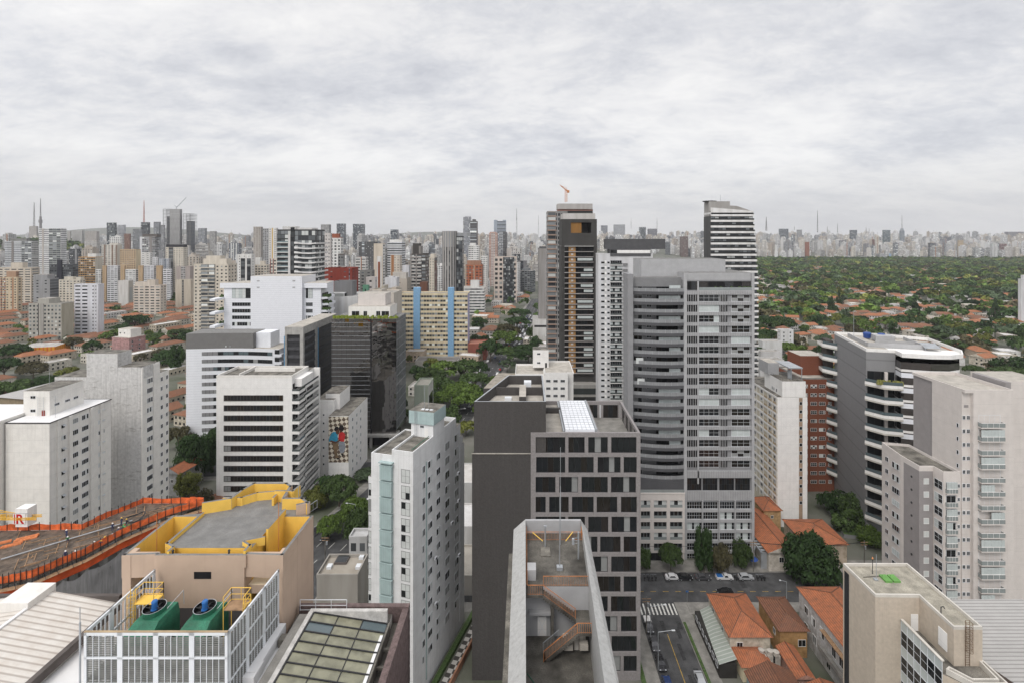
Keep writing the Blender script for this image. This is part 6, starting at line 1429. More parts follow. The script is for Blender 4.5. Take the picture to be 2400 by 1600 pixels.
 b = MB(); k = dict(col=dk, plain=True)
 b.box(0, W, 1.0, 22, 8, gz(579, D), 0, **k); b.box(0, W, 0, 22, gz(577, D), zo0, 0, **k); b.box(0, a, 0, 22, zo0, zo1, 0, **k); b.box(c, W, 0, 22, zo0, zo1, 0, **k); b.box(0, W, 0, 22, zo1, zt, 0, **k)
 b.box(am, c, 18, 19, zo0, zo1, 0, col=(.3, .3, .3), plain=True); b.box(0, 2.0, 0, 1.0, 8, gz(577, D), 0, **k); b.box(W - 1.9, W, 0, 1.0, 8, gz(577, D), 0, **k); b.build('frame', [FAC], t)
 b = MB(); b.box(a, am, .5, 6, zo0, zo1, 0, plain=True, col=(.26, .13, .035)); b.build('ochre_panel', [FAC], t)
 b = MB(); b.box(1, W - .6, 3, 20, zt, gz(500, D), 0, plain=True, col=(.52, .5, .48)); b.build('roof_house', [FAC], t)
 fh = 3.13; xa, xb = gx(1323, D) - X0, gx(1391, D) - X0; s1, s2 = gx(1333, D) - X0, gx(1349, D) - X0
 for i in range(24):
  z = gz(590, D) - fh * i
  if z < 13: break
  m = MB(); m.box(xa, xb, -.9, 1.0, z - .25, z + .12, 0, col=(.34, .32, .31), plain=True); m.build('balcony', [FAC], t)
  m = MB(); m.box(s1, s2, -.2, 1.0, z + .12, z + fh - .25, 0, col=(.37, .215, .095), plain=True); m.box((s1 + s2) / 2 - .6, (s1 + s2) / 2 + .6, -.25, -.2, z + 1.0, z + 2.0, 0, col=(.5, .5, .5), plain=True); m.build('ochre_stripe', [FAC], t)
  put(t, 'window', win_mesh(s1 - xa - .3, 2.3, rnd.choice([('n',), ('n', 'k')]), 2, 1, frame=dark), xa + .1, .9, z + .3)
  put(t, 'window', win_mesh(xb - s2 - .4, 2.5, rnd.choice([('k', 'd', 'n', 'k'), ('k', 'd'), ('n', 'k', 'd', 'd')]), 6, 1, frame=dark), s2 + .2, .9, z + .15)
  if i % 3 in (1, 2) and rnd.random() < .85:
   w_ = rnd.choice([5.2, 7.0, 9.0]); m = MB(); m.box(xb - .6 - w_, xb - .6, -.7, -.6, z + .9, z + 2.4, 0); m.build('glazed_screen', [blindgreen], t)
 b = MB(); b.box(xa, xb, -1.5, 0, gz(578, D), gz(577, D) , 0, col=(.6, .6, .58), plain=True); b.build('pergola', [FAC], t)
 b = MB(); b.box(-9, W + 1, -6, 24, 0, 11, 0, plain=True, col=(.3, .29, .275), topcol=(.28, .27, .25)); b.box(-9, W, -6.05, -6, 1, 4, 0, plain=True, col=(.02, .02, .02)); b.box(-2, W - 1, -6.04, -6, 5.5, 9, 0, plain=True, col=(.03, .035, .035)); b.build('podium', [FAC], t)
 t, W, h = mid('concrete high-rise still under construction with raw open floors', 1271, 1330, 498, 365, 20, (.27, .265, .26), (2.4, 3.35), (.35, .3, 1.2), strips=[(.03, .42, (.30, .26, .23), (.46, .33, 1.5), (6, 3.35), .5)], bands=(.0, .45, 3.35, .5, (.40, .27, .21), .9), cat='tower under construction', name='unfinished_tower')
 D = 365; X0 = gx(1271, D)
 m = MB(); m.box(gx(1297, D) - X0, gx(1378, D) - X0, 4, 18, h - 4, gz(488, D), 0, plain=True, col=(.05, .05, .05)); m.box(gx(1296, D) - X0, gx(1378.6, D) - X0, 3.5, 19, gz(485, D), gz(472, D), 0, plain=True, col=(.42, .40, .385)); m.box(gx(1296, D) - X0, gx(1379, D) - X0, 3.4, 19.1, gz(488.5, D), gz(487, D), 0, plain=True, col=(.38, .2, .16))
 m.box(gx(1380, D) - X0 - 3, gx(1380, D) - X0, 5, 17, h - 20, gz(485, D), 0, plain=True, col=(.3, .29, .28)); m.build('roof_block', [FAC], t)
 c = thing('tower_crane', 'rusty brown crane perched on the unfinished concrete high-rise', 'crane', (gx(1329, D), D + 9, gz(472, D)))
 b = MB(); b.bar((-.7, 0, 0), (-.7, 0, 9), .35); b.bar((.7, 0, 0), (.7, 0, 9), .35)
 for k in range(6): b.bar((-.7, 0, k * 1.5), (.7, 0, k * 1.5 + 1.5), .22)
 b.build('mast', [rust], c); b = MB(); b.bar((1.5, 0, 7.5), (-3.6, 0, 11.8), .7, 0); b.bar((-3.6, 0, 11.8), (-4.6, 0, 12.5), .4); b.box(.6, 2.4, -.8, .8, 6.8, 8.6); b.bar((.3, 0, 10.5), (-3.6, 0, 11.8), .2); b.bar((.2, 0, 8.5), (.3, 0, 10.5), .3); b.build('jib', [rust], c)
 t, W, h = mid('pale grey apartment slab with dark penthouse between ochre-striped and big grey towers', 1402, 1530, 598, 268, 9, (.60, .60, .61), (4.0, 2.9), (0, 0, 0), side=(.58, .58, .59))
 D = 268; X0 = gx(1401, D)
 xs = lambda p: gx(p, D) - X0
 wins(t, 'F', -.02, [(xs(1407.5), 2.0), (xs(1422), 1.4)], h - 4.4 - .1, 25, 2.92, 1.1, nx=1, kinds=[('d',), ('n',), ('d', 'd')])
 m = MB(); m.box(0, 6.3, -.9, .0, 0, .3, 0); m.box(0, 6.3, -.9, -.85, .3, 1.2, 1); m.box(6.8, 9.0, -.9, 0, -.1, 1.1, 2); bm2 = m.mesh('balcony', [white, MATS['dark_glass_rail'], midgrey])
 for k in range(25):
  z = h - 5.4 - 2.92 * k
  if z < 1: break
  link('balcony', bm2, t, (xs(1429), 0, z)); put(t, 'window', win_mesh(6.0, 2.3, rnd.choice([('c', 'd', 'b'), ('c', 'c', 'k'), ('d', 'k', 'b'), ('k', 'd')]), 5, 1), xs(1429) + .1, -.03, z + .3)
 m = MB()
 for k in range(25): m.box(xs(1416), xs(1416) + 1.0, -.06, 0, h - 4.4 - 2.92 * k, h - 3.0 - 2.92 * k)
 m.build('white_panel', [white], t)
 m = MB(); m.box(xs(1429), xs(1525), 1, 9, h, h + 3.0, 0); m.box(xs(1429), xs(1524), -.3, 1, h - .6, h + .9, 0); m.box(xs(1420), xs(1562), 3, 9, h + 3.0, h + 8.4, 1); m.box(xs(1453), xs(1524), 4, 9, h + 8.4, gz(557, D), 1); m.build('penthouse', [mk('anthracite_cladding', (.085, .085, .088), amt=.1), MATS['anthracite_cladding']], t)
 m = MB(); m.box(xs(1446), xs(1524), .8, 3, gz(588, D), gz(580, D)); m.build('white_band', [white], t); put(t, 'window', win_mesh(16, 1.8, ('k', 'd', 'd', 'n'), 10, 1, frame=dark), xs(1431), .95, h + .9)
 D = 300.0; X0 = gx(1664, D); zt = gz(495, D); wt = gx(1762.5, D) - X0; wb = gx(1774, D) - X0
 t = thing('banded_tower', 'tall white-banded tower widening downwards, with slanting grey roof block and helipad', 'apartment tower', (X0, D, 0)); foot(X0, X0 + wb, D, D + 26)
 wd = lambda z: wt + (wb - wt) * min(1, max(0, (zt - z) / (zt - gz(660, D))))
 b = MB(); b.box(-.15, .3, -.2, 10, 0, gz(507, D), 0, col=(.085, .085, .085), plain=True)
 for k in range(36):
  z1 = zt - 3.3 * k; z0 = z1 - 3.3
  if z0 < 0: break
  b.prism([(.3, 0), (wd(z0), 0), (wd(z0), 10), (.3, 10)], z0, z1, 0, col=(.05, .055, .055), cells=(2.4, 3.3), sty=(.44, .47, 2.2), topcol=(.5, .5, .5))
 b.build('wall', [FAC], t)
 for k in range(36):
  z = zt - 2.2 - 3.3 * k
  if z < 1: break
  m = MB(); m.box(.3, wd(z) + .5, -1.1, 10.5, z - .95, z + .25, 0, col=(.72, .71, .70), plain=True); m.build('white_band', [FAC], t)
  m = MB(); m.box(.3, wd(z) + .4, -1.0, -.9, z + .25, z + 1.15, 0, col=(.03, .03, .03), plain=True); m.build('balcony_rail', [FAC], t)
 b = MB(); b.face([(0, -1, gz(507, D)), (wt + .3, -1, gz(502.5, D)), (wt + .3, -1, gz(495, D)), (0, -1, gz(487, D))], 0, [(0, 0)] * 4, (.70, .69, .68)); b.box(-.2, wt + .3, -.9, 10, zt - 2, zt - .8, 0, col=(.7, .69, .68), plain=True); b.build('crown_band', [FAC], t)
 xm = gx(1712.5, D) - X0
 b = MB(); b.prism([(-.1, 1), (xm, 1), (xm, 9.5), (-.1, 9.5)], zt - 4, gz(472, D), 0, col=(.36, .345, .33), plain=True)
 z2, z3 = gz(482, D), gz(494, D); xa = xm; xb = wt - .2
 b.face([(xa, 1, zt - 1), (xb, 1, zt - 1), (xb, 1, z3), (xa + 4, 1, gz(483, D)), (xa, 1, z2)], 0, [(0, 0)] * 5, (.34, .325, .31)); b.face([(xa, 1, z2), (xa + 4, 1, gz(483, D)), (xa + 4, 9, gz(483, D)), (xa, 9, z2)], 0, [(0, 0)] * 4, (.4, .4, .4)); b.face([(xa + 4, 1, gz(483, D)), (xb, 1, z3), (xb, 9, z3), (xa + 4, 9, gz(483, D))], 0, [(0, 0)] * 4, (.4, .4, .4)); b.face([(xa, 9, zt - 1), (xa, 9, z2), (xb, 9, z3), (xb, 9, zt - 1)], 0, [(0, 0)] * 4, (.34, .33, .31))
 b.build('roof_block', [FAC], t)
 b = MB(); b.cyl(1.5, 5, gz(472, D), gz(471, D) + .2, 4.0, n=20); b.build('helipad', [dark], t); b = MB(); b.tube((8, 5, gz(472, D)), (8, 5, gz(455, D)), .12, 0, 5); b.build('mast', [steel], t)
 t, W, h = mid('dark glass tower with wavy white balcony edges', 650.5, 761, 541, 343, 22, (.05, .05, .052), (2.2, 3.2), (.46, .44, 1.5), strips=[(.355, .455, (.05, .045, .043), (.45, .46, .6), (2, 3.2), .6, 533), (.30, .355, (.62, .61, .6), None, None, 1.2, 549), (0, .30, (.03, .035, .035), (.44, .36, 1.6), (3, 3.2), .5, 549)], roofs=[(.1, .86, 534, (.62, .61, .6)), (.1, .45, 531, (.62, .61, .6), .1, .5)])
 fh = 3.2
 m = MB(); n = 10; x0 = W * .46
 for i in range(n):
  u0, u1 = i / n, (i + 1) / n; f = lambda u: -1.0 - .9 * math.sin(u * 5.2 + .4) ** 2; g = lambda u: .5 * math.sin(u * 6 + 1)
  xa, xb = x0 + (W + 1 - x0) * u0, x0 + (W + 1 - x0) * u1; th = lambda u: .9 + .45 * math.cos(u * 5)
  m.face([(xa, f(u0), g(u0) * .5), (xb, f(u1), g(u1) * .5), (xb, f(u1), g(u1) * .5 + th(u1)), (xa, f(u0), g(u0) * .5 + th(u0))], 0, [(0, 0)] * 4, (.70, .69, .68)); m.face([(xa, f(u0), g(u0) * .5 + th(u0)), (xb, f(u1), g(u1) * .5 + th(u1)), (xb, 0, .8), (xa, 0, .8)], 0, [(0, 0)] * 4, (.5, .5, .5)); m.face([(xa, 0, 0), (xb, 0, 0), (xb, f(u1), g(u1) * .5), (xa, f(u0), g(u0) * .5)], 0, [(0, 0)] * 4, (.5, .5, .5))
 m.wall((W + 1, -1.2), (W + 1, 20), .0, 1.1, 0, col=(.66, .65, .64), off='plain'); wv = m.mesh('wavy_balcony', [FAC])
 m = MB(); m.box(-.2, W * .30, -1.2, 0, 0, .55, 0, col=(.66, .65, .64), plain=True); m.box(0, W * .30, -1.1, -1.05, .55, 1.3, 0, col=(.2, .27, .28), plain=True); bb = m.mesh('balcony', [FAC])
 for k in range(28):
  z = h - 9 - fh * k
  if z > 2: link('wavy_balcony', wv, t, (0, 0, z)); link('balcony', bb, t, (0, 0, z + .6))
 mid('cream apartment tower with twin stacks of glazed balconies', 454, 555, 621, 500, 24, (.62, .565, .48), (4.3, 3.42), (.2, .2, .9), roofs=[(.22, .9, 607, C_), (.3, .72, 600, C_)], strips=[(.215, .425, (.2, .2, .19), (.42, .34, 2.2), (5, 3.42), .5), (.435, .62, (.2, .2, .19), (.42, .34, 2.0), (5, 3.42), .5)], bands=(.215, .62, 3.42, .8, (.6, .55, .47), .9))
 mid('white gridded tower with brick-red roof box', 773.6, 805, 560, 520, 20, W_, (3.6, 3.0), GRID, roofs=[(.13, .75, 548, (.30, .1, .06)), (0, 1, 557, (.30, .1, .06), .3, .7)], strips=[(.12, .2, (.55, .55, .54))])
 mid('pale tower with stacks of small windows beside the wavy-edged tower', 761, 778, 549, 432, 20, (.6, .57, .55), (3.0, 3.0), SMALL)
 t, W, h = mid('brick red block with a dark glazed slot and overhanging top', 761, 840, 631, 400, 26, (.25, .045, .03), (9, 4), (.07, .1, .8), strips=[(.36, .45, (.05, .05, .05), GLZ, (2, 3.3), -.02), (.9, .93, (.3, .4, .5), GLZ, (2, 3), .1)], roofs=[(.28, .36, 627, (.2, .04, .03)), (.5, .62, 627, (.2, .04, .03))])
 t, W, h = mid('dark grey blank box on white framed floors in front of the red block', 783, 836, 662, 330, 22, (.20, .20, .205), (30, 30), (0, 0, 0))
 X0 = gx(783, 330); m = MB(); m.box(gx(752, 330) - X0, gx(844, 330) - X0, -5, 26, -5, gz(692, 330) + 1, 0, plain=True, col=(.60, .60, .6), topcol=(.4, .4, .39)); m.box(gx(781, 330) - X0, gx(812, 330) - X0, -4, 6, gz(692, 330), gz(683, 330) + 1, 0, cells=(9, 3), sty=(.46, .35, .8), col=(.62, .62, .62), topcol=(.5, .5, .5)); m.build('white_frame_floors', [FAC], t)
 mid('slim cream tower with a brick-red centre panel', 876, 897, 573, 520, 9, (.60, .53, .44), (14, 3), (0, 0, 0), strips=[(.36, .9, (.66, .65, .63), None, None, .3, 601), (.48, .72, (.26, .09, .05), None, None, .5, 614)], side=W_, sidesty=GRID)
 t, W, h = mid('brown-grey apartment tower with bright balcony bands and dark roof box', 962, 1006, 597, 480, 24, (.09, .08, .075), (4, 3.1), (.46, .3, 1.6), roofs=[(.1, .5, 571, (.06, .055, .05)), (.0, .62, 577, (.25, .235, .22))], bands=(.08, .72, 3.1, 1.25, (.50, .475, .45), 1.0), strips=[(.36, .44, (.28, .265, .25), None, None, 1.3), (.0, .08, (.28, .265, .25), None, None, 1.1)])
 mid('cream slab right of the brown-grey banded tower', 1006, 1018, 605, 560, 18, C_, (3.4, 3.0), SMALL, roofs=[(.1, .9, 596)], side=(.03, .04, .045), sidesty=GLZ)
 mid('dark brick lift block at the foot of the banded tower', 984, 1004, 664, 440, 12, (.16, .075, .05), (30, 30), (0, 0, 0))
 mid('beige blank party-wall block above the mirror tower roof', 920, 962, 655, 455, 22, (.50, .45, .39), (12, 6), (.05, .07, .8), roofs=[(.0, .9, 640, (.52, .49, .45))])
 mid('white stepped party-wall block', 902, 936, 653, 430, 24, (.66, .66, .68), (30, 30), (0, 0, 0), roofs=[(.3, .7, 648)])
 mid('white party-wall slab standing over its neighbours', 943, 962, 624, 500, 20, (.66, .66, .69), (30, 30), (0, 0, 0))
 mid('beige low block with a few windows between white party walls', 920, 944, 640, 520, 20, (.54, .485, .41), (8, 5), (.1, .15, .8))
 mid('pale low block with small dark windows near the green-fronted house', 858, 884, 652, 420, 22, (.60, .57, .55), (6, 5), (.13, .15, .8))
 mid('long cream building behind the mirror tower roof', 848, 942, 689, 338, 22, (.57, .52, .46), (3, 3), (0, 0, 0), roofs=[(.48, .56, 681)], cat='building', name='building')
 mid('small green-fronted building among white party walls', 850, 866, 671, 395, 12, (.13, .3, .2), (9, 6), (.1, .15, .8), cat='building', name='building')
 mid('buff podium building with rooftop tanks behind the cream slab', 866, 942, 683, 372, 18, (.42, .385, .33), (5, 4), (.1, .15, .8), roofs=[(.4, .52, 671, (.46, .42, .35)), (.8, .98, 675, (.5, .43, .36))], cat='building', name='building')
 mid('charcoal apartment block with pale balcony column', 840.5, 885, 568, 900, 24, (.09, .09, .092), (4, 3.2), (.1, .12, 3.), strips=[(.2, .4, (.12, .12, .12), (.4, .3, 5.0), (4, 3.2), .3)])
 mid('white-banded office block with slanted roof line', 908, 950, 569, 930, 30, (.64, .65, .67), (20, 4.2), (.53, .26, .9), roofs=[(.1, .98, 562, W_)], cat='office building')
 mid('orange-striped cream apartment block', 915, 942, 601, 640, 20, (.58, .52, .45), (3.6, 3.1), SMALL, strips=[(.1, .38, (.34, .16, .07), None, None, .3, 598)])
 mid('grey tower with glass grid beside the red block', 792, 808, 600, 480, 16, (.2, .2, .2), (3.0, 3.1), GRID, roofs=[(.0, 1, 595, (.12, .1, .09))])
 mid('white apartment block of rounded balconies behind the red block', 833, 863, 605, 560, 20, (.60, .59, .57), (6, 3.1), SLOT, roofs=[(.1, .6, 603, (.3, .08, .05))], strips=[(.55, .62, (.35, .15, .07))])
 mid('grey unfinished concrete shell block', 903, 932, 583, 980, 20, (.26, .25, .24), (3.4, 3.3), (.38, .36, .8))
 mid('dark grey low shed-roofed block beside slim cream tower', 843, 878, 636, 470, 20, (.2, .2, .19), (5, 3), (.2, .2, .8), cat='building', name='building')
 mid('white tower block with arched windows at the top', 174, 244, 668, 505, 18, (.66, .66, .70), (14, 3.45), (0, 0, 0), strips=[(.05, .255, (.68, .68, .72), (.5, .2, .35), (40, 3.45), .15), (.34, .55, (.68, .68, .72), (.5, .2, .35), (40, 3.45), .15), (.75, .83, (.68, .68, .72), (.3, .18, .5), (3, 3.45), .1), (.88, .93, (.68, .68, .72), (.3, .18, .5), (3, 3.45), .1)])
 mid('grey-green old apartment block with yellow-lined end wall', 67, 144, 713, 480, 13.2, (.40, .385, .345), (3.6, 3.65), (.26, .24, 1.6), side=(.43, .40, .32), sidesty=(0, 0, 0), roofs=[(.28, .62, 700, (.40, .385, .345), .0, .9)], strips=[(.29, .31, (.12, .11, .1)), (.36, .46, (.34, .325, .3))])
 t, W, h = mid('grey slab with dark window dots left of the white arched-top tower', 78, 117, 655, 600, 11.5, (.29, .29, .295), (9.5, 3.4), (.12, .2, .8), side=(.15, .16, .175), sidesty=(.5, .3, .8), roofs=[(.0, .85, 644, (.29, .29, .295), 0, .8)])
 mid('yellowish cream tower with brick-orange balconies at the left edge', -6, 52, 652, 640, 20, (.56, .46, .325), (5, 3.3), (.2, .2, 1.2), strips=[(.17, .24, (.40, .17, .08), (.4, .3, 2.), (3, 3.3), .3), (.34, .41, (.40, .17, .08), (.4, .3, 2.), (3, 3.3), .3), (.74, .82, (.38, .22, .13))])
 mid('big cream slab with dark slot windows behind the yellowish tower', -8, 93, 629, 720, 24, (.58, .515, .43), (10, 3.4), (.36, .2, .8), roofs=[(.36, .70, 616)], strips=[(.37, .64, (.38, .24, .155), None, None, 4.0, 636)])
 mid('long cream apartment slab with roof penthouses', 138, 200, 657, 655, 20, (.60, .555, .47), (4.2, 3.3), (.25, .22, 1.), roofs=[(.2, .62, 649), (.75, .99, 650)])
 mid('charcoal slate office pair with a taller black centre pier', 116, 184, 621, 750, 24, (.075, .078, .085), (2.6, 3.4), (.4, .32, 1.0), strips=[(.36, .56, (.02, .02, .03), None, None, 1.5, 608.5)], cat='office building')
 mid('black tower with tiny light windows', 161, 191, 585, 850, 20, (.055, .056, .06), (2.6, 3.1), (.14, .16, 6.), strips=[(.62, .8, (.28, .28, .285))])
 mid('orange gridded office block with blank cream end', 184, 223, 603.5, 800, 13.7, (.50, .30, .12), (3.3, 3.6), (.43, .34, 1.3), side=(.54, .50, .43), sidesty=(0, 0, 0), roofs=[(.48, .98, 595, W_)], cat='office building')
 mid('tall white-banded apartment tower on the left skyline', 91, 156, 537, 900, 26, (.66, .655, .66), (30, 3.4), (.53, .15, .9), strips=[(.155, .225, (.45, .41, .38)), (.46, .98, (.3, .31, .3), (.47, .28, 2.), (6, 3.4), .3)])
 mid('grey-white banded apartment slab at the left edge of the skyline', 11, 75, 566.5, 950, 12.5, (.52, .53, .55), (20, 3.4), (.53, .16, 1.), side=(.50, .49, .47), roofs=[(.15, .75, 559, (.22, .22, .21))], strips=[(.25, .33, (.22, .2, .19)), (.62, .98, (.3, .31, .31), (.45, .3, 2.), (6, 3.4), .3)])
 mid('white block with brown vertical stripes', 238, 274, 575, 850, 10.8, (.62, .585, .53), (5, 3.3), (.34, .2, .8), side=(.56, .51, .44), sidesty=(0, 0, 0), strips=[(.16, .25, (.24, .17, .13)), (.66, .74, (.24, .17, .13)), (.93, 1, (.24, .17, .13))], roofs=[(.45, 1.0, 570)])
 mid('tan apartment block with green roof edge', 281, 318, 586, 800, 10.6, (.48, .36, .235), (3.6, 3.4), (.25, .2, .9), side=(.62, .52, .36), sidesty=(0, 0, 0), topcol=(.05, .08, .03))
 mid('white slab between the striped block and the tan block', 257, 291, 556, 1000, 22, W_, (3.6, 3.2), GRID, roofs=[(.4, .8, 553)])
 for k, (a, c, y, col, st) in enumerate(((224, 240, 633, W_, SLOT), (240, 251, 624, T_, (.06, .1, .8)), (251, 282, 624, (.62, .62, .64), SLOT), (282, 294, 624, T_, (.06, .1, .8)), (294, 324, 633, W_, SLOT), (324, 337, 624, T_, (.06, .1, .8)), (337, 366, 624, (.62, .62, .64), SLOT), (366, 382, 624, T_, (.06, .1, .8)), (382, 404, 632, (.64, .64, .66), SLOT))):
  nm = ['leftmost white bay', 'first tan stair shaft', 'first tall white bay', 'second tan stair shaft', 'lower white middle bay', 'third tan stair shaft', 'second tall white bay', 'fourth tan stair shaft', 'rightmost white bay'][k]
  mid(nm + ' of the white and tan striped housing row', a, c, y, 780, 20 if col is T_ else 18, col, (5.5, 3.1), st, group='white and tan striped housing row')
 mid('white blank-walled block before the striped row', 277, 301, 659, 735, 9, (.60, .585, .565), (40, 40), (0, 0, 0), side=(.45, .42, .37), sidesty=GRID)
 mid('pinkish cream stepped apartment block above the red roofs', 313, 376, 670, 650, 11, (.60, .535, .465), (6.5, 3.5), (.34, .2, .9), roofs=[(.0, .55, 661), (.45, .75, 656, (.57, .51, .44))], side=(.58, .53, .46), sidesty=SMALL)
 mid('cream tower with black arched roof storey', 388, 440, 581, 820, 24, (.58, .535, .46), (4.2, 3.3), SMALL, roofs=[(.02, .98, 573.5, (.03, .03, .035), .02, .98)], strips=[(.18, .44, (.14, .13, .12), (.45, .3, 1.5), (6, 3.3), .4)])
 mid('grey-white tower under a brown slab roof', 328, 372, 556, 980, 24, (.34, .325, .32), (4, 3.3), (.42, .3, 2.2), roofs=[(.15, 1.15, 549, (.12, .105, .095), .0, 1)], strips=[(.62, .8, (.25, .23, .22)), (.0, .14, (.66, .66, .68))])
 mid('mauve-grey blank block left of the twin-balcony cream tower', 413, 454, 626, 745, 22, (.37, .325, .305), (5, 3.5), (0, 0, 0), strips=[(.34, .66, (.36, .35, .345), (.32, .2, .7), (4, 3.4), .2)])
 mid('beige blank block below the mauve-grey one', 411, 456, 657, 690, 20, (.52, .47, .39), (5, 3.5), (0, 0, 0), strips=[(.42, .56, (.2, .19, .17), GRID, (4, 3.4), .1)])
 mid('white block behind the tan block, red-lined', 330, 357, 593, 840, 20, W_, (7, 3.2), (.2, .1, .8))
 mid('white fluted block beside the red-lined white one', 357, 372, 604, 830, 20, (.68, .68, .70), (3, 3.2), (.14, .4, .6))
 mid('bluish block with a dark inverted U frame', 373, 400, 608, 810, 20, (.46, .48, .52), (3.6, 3.2), SMALL, strips=[(.5, .56, (.1, .13, .18)), (.68, .74, (.1, .13, .18))])
 mid('white block with two black glass slots', 556, 597, 598, 620, 22, W_, (6, 3.3), (.1, .15, .7), strips=[(.26, .56, (.02, .02, .028), (.46, .4, .7), (4, 3.3), .3, 606), (.7, .97, (.02, .02, .028), (.46, .4, .7), (4, 3.3), .3, 606)], cat='office building')
 mid('grey and white striped tower on the green slope', 536, 566, 571, 1100, 22, (.17, .18, .20), (3, 3.1), (.18, .16, 5.), strips=[(.2, .3, W_), (.42, .5, W_), (.7, .8, W_)])
 mid('tall beige tower beside the wavy-edged tower', 594, 611, 533, 800, 7, (.40, .37, .34), (4.5, 3.1), (.25, .12, .9), side=(.34, .32, .3))
 mid('grey latticed tower right of the tall beige one', 616, 637, 537, 900, 24, (.34, .34, .345), (3, 3.1), GRID)
 mid('white tower with a yellow vertical stripe', 630, 652, 536, 700, 24, (.64, .63, .61), (3, 3), SMALL, strips=[(.42, .58, (.58, .4, .15)), (.58, .72, W_)])
 mid('cream block below the tall beige tower', 597, 632, 622, 640, 20, C_, (3.8, 3.2), GRID, roofs=[(.0, .4, 604, W_), (.3, .75, 612, C_)])
 mid('cream and dark red block left of the wavy-edged tower', 633, 652, 608, 520, 16, (.62, .57, .5), (4, 3.2), GRID, strips=[(.0, .1, (.2, .05, .04)), (.45, .55, (.2, .05, .04))])
 t, W, h = mid('huge grey concrete tower skeleton under construction on the skyline', 398, 427, 491, 1500, 40, (.37, .365, .36), (30, 3.6), (.52, .06, .9), cat='tower under construction', name='unfinished_tower')
 D = 1500; X0 = gx(398, D); z0 = t.location.z
 for (a, c, y, u) in ((380, 398, 490, 0), (427, 444, 501, 1)):
  m = MB(); n = 26; zt = gz(y, D) - z0
  for k in range(n): m.box(gx(a, D) - X0, gx(c, D) - X0, 3, 36, zt - 4.2 * k - 1.1, zt - 4.2 * k, 0, plain=True, col=(.33, .33, .335))
  for x in (a + .5, (a + c) / 2, c - .5): m.box(gx(x, D) - X0 - .5, gx(x, D) - X0 + .5, 3, 4, 0, zt, 0, plain=True, col=(.3, .3, .3))
  m.box(gx(a, D) - X0 + 3, gx(c, D) - X0 - 3, 14, 30, 0, zt - 22, 0, plain=True, col=(.2, .22, .25)); m.build('floor_frame', [FAC], t)
 c = thing('tower_crane', 'thin crane leaning over the grey skeleton tower on the skyline', 'crane', (gx(408, D), D + 10, gz(490, D)))
 b = MB(); b.bar((0, 0, 0), (0, 0, 8), 1.4); b.build('mast', [steel], c); b = MB(); b.bar((0, 0, 4), (gx(431, D) - gx(408, D), 0, gz(463, D) - gz(490, D)), 1.3); b.bar((0, 0, 4), (-6, 0, 13), .9); b.build('jib', [steel], c)
 mid('grey twin-topped tower behind the ribbed cylinder', 1085.5, 1106, 510, 1300, 30, (.36, .37, .40), (3, 3.2), (.3, .35, 1.6), roofs=[(.2, .95, 507.5)])
 mid('dark banded tower with stepped crown', 1102, 1117, 520, 1150, 30, (.075, .068, .066), (30, 3.6), (.53, .18, 6.), side=(.10, .075, .07), sidesty=(.2, .2, 1.), roofs=[(.3, .75, 514, (.1, .1, .1)), (.0, 1, 518, (.2, .2, .2))])
 mid('pink stone tower with stepped shoulders', 1146, 1170, 547, 1000, 26, PK, (4, 3.2), (.2, .22, 1.4), roofs=[(.1, .85, 544, PK)], strips=[(.3, .46, (.6, .58, .56), SLOT, (3, 3.2), .3), (.56, .72, (.6, .58, .56), SLOT, (3, 3.2), .3)])
 mid('blue-grey office tower with raised ends', 1157.5, 1185.6, 519, 1900, 40, (.36, .40, .47), (30, 5), (.53, .3, 1.6), roofs=[(0, .27, 516, (.34, .38, .44), 0, 1), (.74, 1, 516, (.34, .38, .44), 0, 1)], strips=[(0, .27, (.32, .36, .42), None, None, .5, 516)], cat='office tower')
 mid('slate and white tower next to the pink one', 1170, 1188, 545, 1050, 24, (.5, .52, .55), (3, 3.2), (.4, .3, 1.), side=(.12, .12, .13), strips=[(.5, 1, (.12, .12, .125), (.2, .2, 1.), (4, 3.3), .3)])
